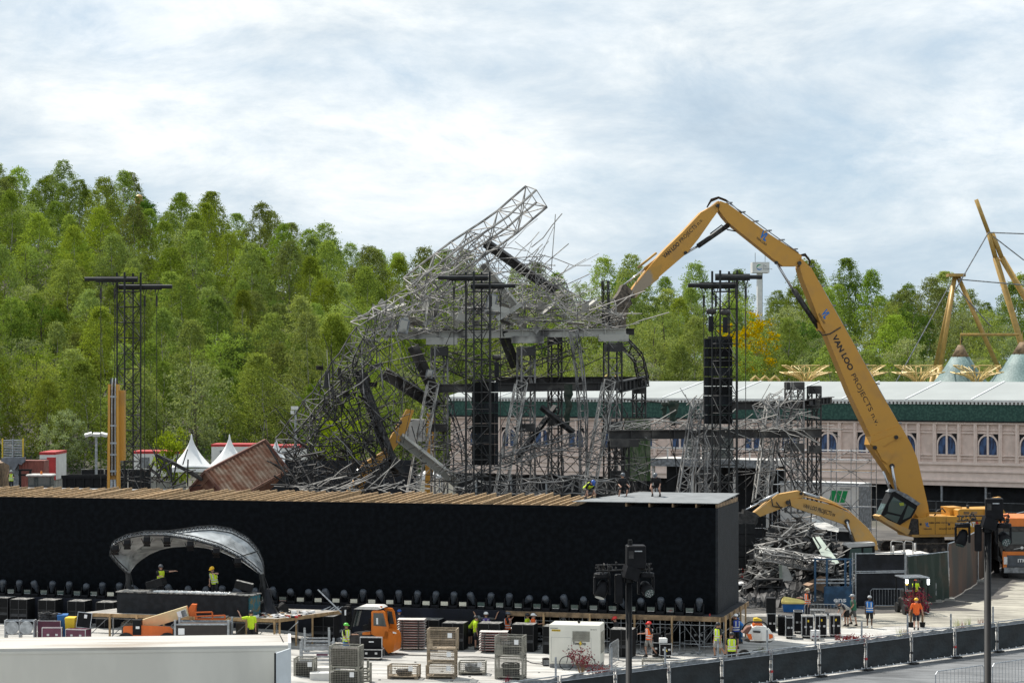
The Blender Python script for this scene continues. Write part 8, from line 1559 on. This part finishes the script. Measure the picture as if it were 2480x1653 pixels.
p = gp(1842, 1512); blk(p, (1.9, 1.4, 0.55), 0.1, K['ply'], 'covered_platform', 'grey covered platform behind the compressor', 'platform')
def maple(P, h, spread, n, label, seed, potted=True, group=None):
 rnd = random.Random(seed); o = thing('red_maple', label, 'shrub', P, 0, group); st = MB(); lf = MB()
 for i in range(n):
  a = rnd.uniform(0, 6.28); e = Vector((math.cos(a) * spread * rnd.uniform(0.3, 1), math.sin(a) * spread * rnd.uniform(0.3, 1) * 0.7, h * rnd.uniform(0.6, 1.0))); md = Vector((e.x * 0.35, e.y * 0.35, e.z * 0.55)); st.tube([(0, 0, 0.1), md, e], [0.014, 0.010, 0.004], 4)
  for k in range(24):
   t = rnd.uniform(0.45, 1.05); p = md.lerp(e, (t - 0.4) / 0.6) + Vector((rnd.gauss(0, 0.09), rnd.gauss(0, 0.09), rnd.gauss(0, 0.07))); leaf(lf, p, 0.10, rnd)
 st.build('stems', K['barktan'], o, kind='stuff'); lf.build('foliage', K['maple'], o, kind='stuff')
 if potted: MB().lathe([(0.13, 0), (0.17, 0.28), (0.15, 0.28)], 12).build('pot', K['black'], o)
maple(gp(1408, 1648), 1.55, 0.75, 15, 'crimson maple in front of the generator and bicycle', 1, False); maple(gp(1450, 1650), 0.75, 0.7, 12, 'low crimson shrub beside the maple at the generator', 2, False)
maple(gp(2206, 1518), 2.05, 0.75, 16, 'crimson maple held upright by the worker in the orange shirt', 3); maple(gp(2234, 1518), 2.15, 0.45, 14, 'second crimson maple on the other side of the orange shirt', 4)
for k, (u, v, lab) in enumerate(((2042, 1560, 'cut pink branch lying at the last tall case'), (2065, 1565, 'cut pink branch between tall cases and fence'), (2088, 1562, 'cut pink branch near the blue vest worker'))): maple(gp(u, v), 0.5, 0.7, 9, lab, 20 + k, False, 'cut pink branches')
maple(gp(1802, 1440), 1.5, 0.5, 8, 'crimson shrub in the dark behind the screen corner', 8)
def tuft(P, h, label, seed, red=False):
 rnd = random.Random(seed); m = MB()
 for i in range(26):
  a = rnd.uniform(0, 6.28); l = h * rnd.uniform(0.5, 1.0); b = Vector((rnd.gauss(0, 0.12), rnd.gauss(0, 0.1), 0)); e = b + Vector((math.cos(a) * l * 0.35, math.sin(a) * l * 0.35, l)); w_ = Vector((-math.sin(a), math.cos(a), 0)) * 0.012; m.add([P + b - w_, P + b + w_, P + e], [(0, 1, 2)])
 m.top('plant_tuft', K['leaf_willow'] if not red else K['maple'], label, 'plant', 'tufts along the fence')
for k, (u, v, red) in enumerate(((1655, 1618, False), (1690, 1612, True), (1848, 1585, False), (1862, 1583, True), (2130, 1548, True), (2180, 1540, False), (2195, 1536, True), (2320, 1518, False), (2345, 1515, False), (2330, 1520, True), (2375, 1510, True), (1225, 1652, True), (1610, 1625, True))): tuft(gp(u, v), 0.62 if not red else 0.45, 'low red leaved plant at the foot of the mesh fence' if red else 'tuft of pale grass growing at the foot of the mesh fence', k, red)
cage(1556, 1614, 1622, 'planted wire crate of grass and flowers behind the fence', 0.5, 0.6, 0.0, card=False)
bk_ = thing('bicycle', 'dark bicycle leaning in front of the cream generator', 'bicycle', gp(1372, 1622), -0.05)
for xx in (0.0, 1.02):
 wv = MB(); wv.tube([(xx + 0.32 * math.cos(t), 0, 0.33 + 0.32 * math.sin(t)) for t in [2 * math.pi * k / 20 for k in range(21)]], 0.022, 5); wv.build('wheel', K['rubber'], bk_)
for (a, b) in (((0, 0, 0.33), (0.12, 0, 0.85)), ((0.12, 0, 0.8), (0.62, 0, 0.75)), ((0.12, 0, 0.72), (0.5, 0, 0.32)), ((0.5, 0, 0.32), (0.66, 0, 0.85)), ((0.5, 0, 0.32), (1.02, 0, 0.33)), ((0.64, 0, 0.72), (1.02, 0, 0.33))): MB().tube([a, b], 0.018, 6).build('frame_tube', K['black'], bk_)
MB().tube([(0.05, -0.25, 1.02), (0.13, -0.1, 0.98), (0.13, 0.1, 0.98), (0.05, 0.25, 1.02)], 0.014, 5).build('handlebar', K['black'], bk_); MB().cbox((0.68, 0, 0.9), (0.26, 0.13, 0.06), 0.02).build('saddle', K['rubber'], bk_)
for k, x in enumerate((-9.6, -8.0, -6.9, -5.0, -3.2, -1.5)): flight_case(sloc(x, 0.9 + 0.3 * (k % 2), 0.01), SR, 0.75, 0.6, 0.7 + 0.15 * (k % 3), ('black case under the deck behind the generator end', 'black case under the deck beside the generator', 'low black case under the deck by the lamp pole', 'black case under the deck behind the walking worker', 'tall black case under the deck near the corner', 'black case under the deck next to the corner posts')[k])
def cable_run(pts, label):
 P = resample([gp(u, v) + Vector((0, 0, 0.035)) for u, v in pts], 40)
 for i, p in enumerate(P): p.x += 0.09 * math.sin(i * 0.9); p.y += 0.12 * math.sin(i * 0.63 + 1)
 MB().tube(P, 0.022, 5).top('ground_cable', K['hose'], label, 'cable')
cable_run([(1325, 1612), (1270, 1600), (1180, 1592), (1060, 1590), (960, 1584)], 'black cable snaking from the power box across the pale yard'); cable_run([(1475, 1598), (1560, 1602), (1640, 1600), (1730, 1590)], 'black cable lying on the yard in front of the deck posts'); cable_run([(1600, 1612), (1690, 1604), (1790, 1590), (1850, 1568)], 'second black cable lying behind the planted fence')
scatter('yard_litter', K['iron'], 'small dark scraps littering the pale yard', 'litter', 0.0, 104.5, 0.012, 9.0, 4.0, 90, rs, 0.3, (0.03, 0.12), 0.3); scatter('deck_front_litter', K['galvd'], 'couplers and cables lying below the deck edge', 'litter', sloc(-5, -1.9).x, sloc(-5, -1.9).y, 0.012, 5.0, 0.5, 60, rs, SR, (0.04, 0.2), 0.6, 22)
SK = [mat('skin_light', (0.48, 0.27, 0.19), 0.6, var=0.08), mat('skin_tan', (0.36, 0.19, 0.12), 0.6, var=0.08), mat('skin_dark', (0.10, 0.05, 0.03), 0.6, var=0.1)]
C = {'neon': mat('neon_yellow_cloth', (0.58, 0.80, 0.02), 0.8, var=0.08), 'vest': mat('reflective_yellow_vest', (0.62, 0.80, 0.03), 0.75, var=0.08), 'orange': mat('neon_orange_cloth', (0.85, 0.14, 0.02), 0.8, var=0.08), 'blackc': mat('black_clothes', (0.012, 0.012, 0.014), 0.85, var=0.3), 'grey': mat('grey_shorts', (0.32, 0.31, 0.29), 0.85, var=0.1), 'darkgrey': mat('dark_grey_shorts', (0.09, 0.09, 0.085), 0.85, var=0.1), 'bluev': mat('blue_vest', (0.02, 0.17, 0.52), 0.75, var=0.1), 'royal': mat('royal_blue_vest', (0.02, 0.05, 0.33), 0.75, var=0.1), 'purplev': mat('purple_vest', (0.09, 0.05, 0.24), 0.8, var=0.1), 'navy': mat('navy_clothes', (0.02, 0.022, 0.035), 0.85, var=0.2), 'greenv': mat('green_vest', (0.02, 0.13, 0.07), 0.8, var=0.1), 'olive': mat('olive_shirt', (0.10, 0.095, 0.075), 0.85, var=0.1), 'refl': mat('silver_band', (0.62, 0.63, 0.62), 0.4, var=0.05), 'jean': mat('blue_trousers', (0.03, 0.12, 0.26), 0.85, var=0.1),
     'hgrey': mat('grey_helmet', (0.10, 0.11, 0.125), 0.35, var=0.05), 'hwhite': mat('white_helmet', (0.78, 0.78, 0.77), 0.35, var=0.03), 'hyellow': mat('yellow_helmet', (0.80, 0.46, 0.01), 0.35, var=0.04), 'hred': mat('red_helmet', (0.60, 0.025, 0.02), 0.35, var=0.05), 'hgreen': mat('green_helmet', (0.11, 0.50, 0.06), 0.35, var=0.05), 'horange': mat('orange_helmet', (0.75, 0.12, 0.03), 0.35, var=0.05), 'hblue': mat('blue_helmet', (0.02, 0.08, 0.32), 0.35, var=0.05), 'hblack': mat('black_helmet', (0.014, 0.014, 0.016), 0.4, var=0.1), 'hbeige': mat('beige_cap', (0.55, 0.47, 0.34), 0.8, var=0.05), 'hlgrey': mat('light_grey_helmet', (0.34, 0.35, 0.36), 0.35, var=0.04), 'shoe': mat('dark_shoe', (0.03, 0.025, 0.022), 0.8, var=0.2), 'shoew': mat('white_shoe', (0.6, 0.6, 0.58), 0.7, var=0.1), 'hair': mat('brown_hair', (0.05, 0.03, 0.018), 0.8, var=0.2)}
def person(P, rz, label, shirt, vest=None, pants='blackc', short=True, hat='helmet', hatc='hgrey', skin=0, h=1.78, lean=0.0, arms=None, legs=None, shoe='shoe', head=0.0, bands=True, sleeve=0.55):
 o = thing('person', label, 'person', P, rz, None); k = h / 1.78
 arms = arms or (((0.14, 0.0, -1), (0.04, -0.25, -1)), ((0.14, 0.0, -1), (0.04, -0.25, -1))); legs = legs or (((0.05, 0, -1), (0.0, 0.03, -1)), ((0.05, 0, -1), (0.0, 0.03, -1)))
 PV = Vector((0, 0, 0.95)); rot = Matrix.Rotation(lean, 3, 'X'); T = lambda p: PV + rot @ (Vector(p) - PV)
 J = {}
 for i, s in enumerate((-1, 1)):
  ud, fd = [Vector(v) for v in arms[i]]; ud.x *= s; fd.x *= s; ud.normalize(); fd.normalize(); sh = Vector((s * 0.185, 0, 1.43)); el = sh + ud * 0.29; wr = el + fd * 0.25; hd = wr + fd * 0.09; J['a', i] = [T(sh), T(el), T(wr), T(hd)]; J['fd', i] = rot @ fd
  td, sd = [Vector(v) for v in legs[i]]; td.x *= s; sd.x *= s; td.normalize(); sd.normalize(); hp = Vector((s * 0.095, 0, 0.92)); kn = hp + td * 0.43; an = kn + sd * 0.41; J['l', i] = [hp, kn, an]
 low = min(J['l', 0][2].z, J['l', 1][2].z) - 0.085
 off = Vector((0, 0, -low))
 hr_ = rot @ Matrix.Rotation(head, 3, 'X'); NB = T((0, 0, 1.49)); HC = NB + hr_ @ Vector((0, -0.015, 0.125))
 vs, es, rs_, roots = [], [], [], []
 def V(p, r, link=None, root=False):
  vs.append((Vector(p) + off) * k); rs_.append(r * k);
  if link is not None: es.append((link, len(vs) - 1))
  if root: roots.append(len(vs) - 1)
  return len(vs) - 1
 pel = V((0, 0, 0.95), 0.125, None, True); w1 = V(T((0, 0, 1.10)), 0.115, pel); ch = V(T((0, 0, 1.32)), 0.13, w1); nb = V(NB, 0.055, ch); jw = V(HC + hr_ @ Vector((0, -0.02, -0.07)), 0.068, nb); hm = V(HC + hr_ @ Vector((0, 0.0, 0.02)), 0.092, jw); V(HC + hr_ @ Vector((0, 0.005, 0.09)), 0.07, hm)
 for i in (0, 1):
  a = J['a', i]; s0 = V(a[0], 0.055, ch); e0 = V(a[1], 0.042, s0); w0 = V(a[2], 0.028, e0); pm = V(a[3], 0.036, w0); V(a[3] + J['fd', i] * 0.02, 0.03, pm)
  l = J['l', i]; h0 = V(l[0], 0.085, pel); k0 = V(l[1], 0.055, h0); a0 = V(l[2], 0.036, k0); V(l[2] + Vector((0, -0.10, -0.05)), 0.036, a0)
  fd = J['fd', i]; sx = Vector((0, 0, 1)).cross(fd); sx = sx.normalized() if sx.length > 0.1 else Vector((1, 0, 0))
  for f in range(5):
   b = a[3] + sx * (f - 1.7) * 0.019 * (1 if f < 4 else 1); L_ = (0.062, 0.072, 0.068, 0.052, 0.05)[f]
   if f == 4: b = a[3] + sx * 0.036 - fd * 0.03; q = V(b, 0.010, None, True); q2 = V(b + sx * 0.03 + fd * 0.03, 0.0095, q); V(b + sx * 0.035 + fd * 0.055, 0.008, q2)
   else: q = V(b, 0.009, None, True); cu = sx.cross(fd) * 0.012; q2 = V(b + fd * (0.03 + L_ * 0.5) + cu, 0.0085, q); V(b + fd * (0.03 + L_) + cu * 3, 0.0075, q2)
 me = bpy.data.meshes.new('body'); me.from_pydata([tuple(v) for v in vs], es, []); me.materials.append(SK[skin]); bo = bpy.data.objects.new('body', me); COL.objects.link(bo); bo.parent = o
 md = bo.modifiers.new('Skin', 'SKIN'); md.use_smooth_shade = True; sv = me.skin_vertices[0].data
 for i, r in enumerate(rs_): sv[i].radius = (r, r); sv[i].use_root = i in roots
 sb = bo.modifiers.new('Subdivision', 'SUBSURF'); sb.levels = 1; sb.render_levels = 1
 def ell(z, rx, ry, grow=0.0, y=0.0): return [(T((math.cos(t) * (rx + grow), y + math.sin(t) * (ry + grow), z)) + off) * k for t in [2 * math.pi * q / 14 for q in range(14)]]
 prof = [(0.86, 0.170, 0.125), (0.98, 0.165, 0.12), (1.12, 0.16, 0.115), (1.28, 0.185, 0.125), (1.40, 0.195, 0.115), (1.46, 0.14, 0.085), (1.50, 0.075, 0.07)]
 m = MB(); m.loft([ell(z, a, b, 0.008) for z, a, b in prof])
 for i in (0, 1):
  a = J['a', i]; e = a[0].lerp(a[1], min(1, sleeve * 1.6)); pts = [a[0] + (T((0, 0, 1.43)) - a[0]) * 0.25, a[0], e] + ([a[2]] if sleeve > 1 else []); m.tube([(p + off) * k for p in pts], [0.07 * k, 0.072 * k, 0.062 * k] + ([0.045 * k] if sleeve > 1 else []), 9)
 m.build('shirt', C[shirt], o, smooth=True)
 if vest:
  m = MB(); m.loft([ell(z, a, b, 0.028) for z, a, b in [(0.88, 0.172, 0.128)] + prof[1:5] + [(1.455, 0.15, 0.09)]], cap=False); vo = m.build('vest', C[vest], o, smooth=True)
  if bands:
   for z in (0.98, 1.10): MB().loft([ell(z + d, 0.168, 0.122, 0.034) for d in (-0.025, 0.025)], cap=False).build('reflective_band', C['refl'], vo)
   for s in (-1, 1): MB().loft([[(T(p) + off) * k for p in ((s * 0.08, -0.165, z), (s * 0.125, -0.158, z), (s * 0.125, 0.158, z), (s * 0.08, 0.165, z))] for z in (1.15, 1.42)], cap=False).build('reflective_strap', C['refl'], vo)
 m = MB(); m.loft([[((Vector((math.cos(t) * a, math.sin(t) * b, z))) + off) * k for t in [2 * math.pi * q / 12 for q in range(12)]] for z, a, b in ((0.80, 0.16, 0.12), (0.90, 0.172, 0.13), (1.0, 0.165, 0.122))])
 for i in (0, 1):
  l = J['l', i]; pts = [l[0], l[0].lerp(l[1], 0.5), l[0].lerp(l[1], 0.92)] if short else [l[0], l[1], l[1].lerp(l[2], 0.95)]; m.tube([(p + off) * k for p in pts], [0.105 * k, 0.095 * k, 0.088 * k] if short else [0.105 * k, 0.078 * k, 0.062 * k], 10)
 m.build('shorts' if short else 'trousers', C[pants], o, smooth=True)
 for i in (0, 1):
  f = (J['l', i][2] + off) * k; m = MB(); m.loft([[f + Vector((x * k, y * k, z * k)) for x, y in ((-0.042, 0.06), (0.042, 0.06), (0.05, -0.08), (0.035, -0.17), (-0.035, -0.17), (-0.05, -0.08))] for z in (-0.085, -0.05)] + [[f + Vector((x * k, y * k, 0.0)) for x, y in ((-0.036, 0.05), (0.036, 0.05), (0.038, -0.03), (0.025, -0.10), (-0.025, -0.10), (-0.038, -0.03))]] + [[f + Vector((x * k, y * k, 0.05 * k)) for x, y in ((-0.04, 0.045), (0.04, 0.045), (0.042, 0.0), (0.03, -0.04), (-0.03, -0.04), (-0.042, 0.0))]]); m.build('shoe', C[shoe], o, smooth=True)
 hq = (HC + off) * k; HR = lambda p: hq + hr_ @ (Vector(p) * k)
 m = MB()
 for s in (-1, 1): m.sphere(HR((s * 0.033, -0.088, 0.01)), 0.011 * k, 6, 4)
 m.build('eyes', K['ink'], o, kind='stuff'); m = MB(); m.loft([[HR((x, y, z)) for x, y in ((-0.012, -0.085), (0.012, -0.085), (0, -0.085 - d))] for z, d in ((-0.035, 0.03), (0.015, 0.008))]); m.build('nose', SK[skin], o); m = MB(); m.box(HR((0, -0.082, -0.062)), (0.04 * k, 0.012 * k, 0.010 * k)); m.build('mouth', K['redframe'], o)
 for s in (-1, 1): m = MB(); m.sphere(HR((s * 0.092, 0.01, -0.01)), 0.026 * k, 6, 5, (0.45, 0.8, 1.2)); m.build('ear', SK[skin], o)
 hb = MB(); hb.loft([[HR((math.cos(t) * r * 0.95, 0.012 + math.sin(t) * r, z)) for t in [2 * math.pi * q / 12 for q in range(12)]] for z, r in ((0.0, 0.094), (0.05, 0.102), (0.10, 0.085), (0.125, 0.04))]); hb.build('hair', C['hair'], o, smooth=True)
 if hat:
  g = 0.012 if hat == 'helmet' else 0.004; m = MB(); m.loft([[HR((math.cos(t) * (r + g) * 0.97, 0.01 + math.sin(t) * (r + g) * 1.08, z)) for t in [2 * math.pi * q / 14 for q in range(14)]] for z, r in ((0.035, 0.112), (0.07, 0.112), (0.11, 0.098), (0.145, 0.07), (0.162, 0.03))]); ho = m.build('helmet' if hat == 'helmet' else 'cap', C[hatc], o, smooth=True)
  m = MB(); m.loft([[HR((x, y, z)) for x, y in ((-0.085, -0.09), (0.085, -0.09), (0.06, -0.175), (-0.06, -0.175))] for z in (0.035, 0.05)]); m.build('peak', C[hatc], ho)
 return o
def stand(u, vh, h=1.82, z=0.0):            # ground spot of a figure whose head top is at (u, vh)
 Y = (H - z - h) * F / (vh - VH); return Vector(((u - UC) / F * Y, Y, z))
def behind(u): b0 = SO + EY * -1.55; k = (u - UC) / F; a = (k * b0.y - b0.x) / (EX.x - k * EX.y); return b0 + EX * a
hang = ((0.14, 0.0, -1), (0.04, -0.25, -1)); fwd = ((0.15, -0.5, -0.8), (0.0, -1, 0.1)); out_ = ((0.9, -0.3, -0.15), (0.6, -0.6, 0.1)); up_ = ((0.8, -0.1, -0.1), (0.35, -0.2, 0.9)); hip_ = ((0.6, 0.3, -0.75), (-0.55, -0.5, -0.5)); phone = ((0.35, -0.45, -0.75), (-0.25, -0.45, 0.85))
walkL = (((0.03, -0.35, -0.95), (0, 0.12, -1)), ((0.03, 0.3, -0.95), (0, 0.6, -0.8)))
Pz = BO + BXd * 0
ris = thing('booth_riser', 'dark riser behind the booth that the two workers stand on', 'riser', BO + BXd * 1.6 + EY * 1.5 + Vector((0, 0, 1.8)), BRZ); MB().bb(0, 5.6, 0, 1.3, 0.002, 0.52).build('body', K['black'], ris); MB().bb(0, 5.6, -0.02, 0, 0.46, 0.53).build('edge', K['iron'], ris)
def on_riser(u): k = (u - UC) / F; b0 = BO + EY * 2.1; a = (k * b0.y - b0.x) / (BXd.x - k * BXd.y); p = b0 + BXd * a; p.z = 2.325; return p
person(on_riser(389), R(40), 'worker in a yellow vest and grey helmet pointing behind the booth', 'blackc', 'vest', 'blackc', False, 'helmet', 'hgrey', arms=(fwd, out_), bands=False)
person(on_riser(520), R(-35), 'worker in a yellow vest and yellow helmet bending behind the booth', 'blackc', 'vest', 'blackc', False, 'helmet', 'hyellow', lean=0.28, arms=(((0.2, -0.2, -1), (0.1, -0.2, -1)), ((0.95, -0.3, 0.1), (-0.3, -0.8, 0.3))))
person(gz_at(608, 109.3), R(200), 'man in a neon yellow shirt standing before the booth platform', 'neon', None, 'blackc', True, 'cap', 'hblack', arms=(hang, up_), sleeve=0.6)
person(stand(838, 1505), R(60), 'worker in a yellow vest and bright green helmet beside the cages', 'blackc', 'vest', 'jean', False, 'helmet', 'hgreen', arms=(((0.15, -0.3, -1), (0, -0.6, -0.7)), fwd), skin=1)
person(behind(967), R(180), 'worker with a blue helmet hidden behind the tall panel stack', 'navy', None, 'blackc', False, 'helmet', 'hblue')
person(stand(1152, 1488, 1.74), R(95), 'woman in a neon shirt and black shorts holding a bottle', 'neon', None, 'blackc', True, 'cap', 'hblack', h=1.72, arms=(hang, fwd), sleeve=0.65)
person(behind(1139), R(60), 'worker in neon bending behind the subwoofer', 'neon', None, 'blackc', True, 'helmet', 'hgrey', lean=0.75, arms=(fwd, fwd))
person(behind(1177), R(180), 'worker in a purple vest and white helmet gripping the deck edge', 'darkgrey', 'purplev', 'navy', False, 'helmet', 'hwhite', arms=(up_, up_), skin=1)
person(stand(1230, 1478), R(75), 'worker in an orange vest and dark helmet with a hand at the ear', 'blackc', 'orange', 'blackc', True, 'helmet', 'hgrey', arms=(phone, hang), skin=1)
person(stand(1277, 1480), R(70), 'man in a neon shirt and black cap walking past the cages', 'neon', None, 'blackc', True, 'cap', 'hblack', arms=(hang, hang), legs=walkL, skin=1)
person(behind(1291), R(90), 'worker in an orange vest and white helmet behind the man in neon', 'orange', 'orange', 'navy', False, 'helmet', 'hwhite', arms=(hang, fwd))
person(behind(1497), R(-70), 'worker in black with a red helmet behind the dark lamp pole', 'blackc', None, 'blackc', True, 'helmet', 'hred', lean=0.25)
person(stand(1572, 1500), R(-75), 'worker in an orange vest, grey shorts and red helmet walking', 'blackc', 'orange', 'grey', True, 'helmet', 'hred', arms=(((0.15, -0.3, -0.9), (0, -0.9, 0)), ((0.15, 0.3, -0.9), (0, -0.2, -1))), legs=walkL)
person(stand(1739, 1502), R(-55), 'man in a yellow vest and black cap with grey shorts', 'blackc', 'vest', 'grey', True, 'helmet', 'hblack', legs=walkL, skin=1)
person(stand(1772, 1527), R(178), 'worker in a reflective yellow vest seen from behind at the fence', 'blackc', 'vest', 'blackc', True, 'helmet', 'hblack', skin=1)
person(stand(1782, 1483), R(-150), 'worker in a royal blue vest and white helmet near the screen corner', 'blackc', 'royal', 'blackc', True, 'helmet', 'hwhite', arms=(((0.2, -0.35, -0.9), (0.0, -0.8, -0.5)), hang))
person(gp(1800, 1566) + Vector((0, 1.6, 0)), R(-60), 'worker in a light blue vest bending over the screen deck corner', 'navy', 'bluev', 'jean', False, 'helmet', 'hwhite', lean=0.8, arms=(fwd, fwd), bands=False)
person(gp(1822, 1438), R(-120), 'worker in a neon shirt bent over debris by the scrap heap', 'neon', None, 'blackc', True, None, lean=0.7, arms=(fwd, fwd), skin=1)
person(stand(1956, 1421), R(-70), 'worker in an orange vest and pale cap behind the yellow lid', 'blackc', 'orange', 'navy', False, 'cap', 'hbeige', arms=(fwd, hang))
person(gp(2050, 1516), R(-60), 'worker in a white vest bending beside the tall cases', 'navy', 'grey', 'blackc', True, 'helmet', 'hgrey', lean=1.05, arms=(fwd, fwd), bands=False)
person(gp(2068, 1515), R(-110), 'worker in a green vest and grey helmet stepping with hand on hip', 'olive', 'greenv', 'darkgrey', True, 'helmet', 'hlgrey', lean=0.12, arms=(hip_, hip_), legs=(((0.05, -0.6, -0.8), (0.0, 0.25, -1)), ((0.05, 0.25, -0.97), (0, 0.15, -1))), bands=False)
person(gp(2106, 1520), R(165), 'worker in a blue reflective vest and black shorts seen from behind', 'navy', 'bluev', 'blackc', True, 'helmet', 'hlgrey', skin=2, shoe='shoew')
person(gp(2219, 1525), R(172), 'man in an orange shirt and yellow helmet carrying maples', 'orange', None, 'navy', True, 'helmet', 'hyellow', arms=(((0.4, -0.2, -0.9), (0.2, -0.4, -0.85)), ((0.4, -0.2, -0.9), (0.2, -0.4, -0.85))), legs=walkL, sleeve=0.7)
fp = sf.location + Vector((0.12, 1.25, 0.62)); person(fp, 0.0, 'driver in neon with an orange helmet inside the compact forklift', 'neon', None, 'blackc', True, 'helmet', 'horange', h=1.35, arms=(fwd, fwd))
def roof_pt(u, back, z=ZT + 0.22): b0 = SO + EY * back; k = (u - UC) / F; a = (k * b0.y - b0.x) / (EX.x - k * EX.y); p = b0 + EX * a; p.z = z; return p
crouch = (((0.25, -0.95, -0.25), (0, 0.55, -0.85)), ((0.25, -0.95, -0.25), (0, 0.55, -0.85)))
person(roof_pt(1421, 2.6), R(30), 'worker with a blue helmet bending over the rafters', 'blackc', 'vest', 'darkgrey', True, 'helmet', 'hblue', lean=1.1, arms=(fwd, fwd), bands=False, legs=crouch)
person(roof_pt(1505, 3.6), R(15), 'worker in black with a green harness sitting on the rafters', 'blackc', None, 'blackc', True, 'helmet', 'hgrey', lean=0.35, arms=(fwd, fwd), legs=crouch)
person(roof_pt(1591, 3.9, ZT + 0.35), R(-15), 'worker in black kneeling on the grey roofing sheet', 'blackc', None, 'blackc', True, 'helmet', 'hgrey', lean=0.7, arms=(fwd, fwd), legs=crouch)
person(Vector((at(27, 905, 190).x, 190, H - (1183 - VH) * 190 / F - 0.2)), R(10), 'distant worker in a yellow vest by the container', 'blackc', 'vest', 'blackc', False, 'helmet', 'hlgrey', arms=(phone, fwd))
p = Vector((at(27, 905, 190).x, 190, 0)); zt = H - (1183 - VH) * 190 / F - 0.2; MB().bb(p.x - 3, p.x + 1.6, 188.6, 192, 0, zt).top('loading_platform', K['galvd'], 'grey loading platform behind the far end of the roof', 'platform')
MB().lathe([(0.035, 0), (0.035, 0.16), (0.015, 0.2), (0.015, 0.24)], 8, stand(1152, 1488, 1.74) + Vector((0.45, -0.06, 1.0))).top('water_bottle', K['tent'], 'clear water bottle held by the woman in neon', 'bottle')
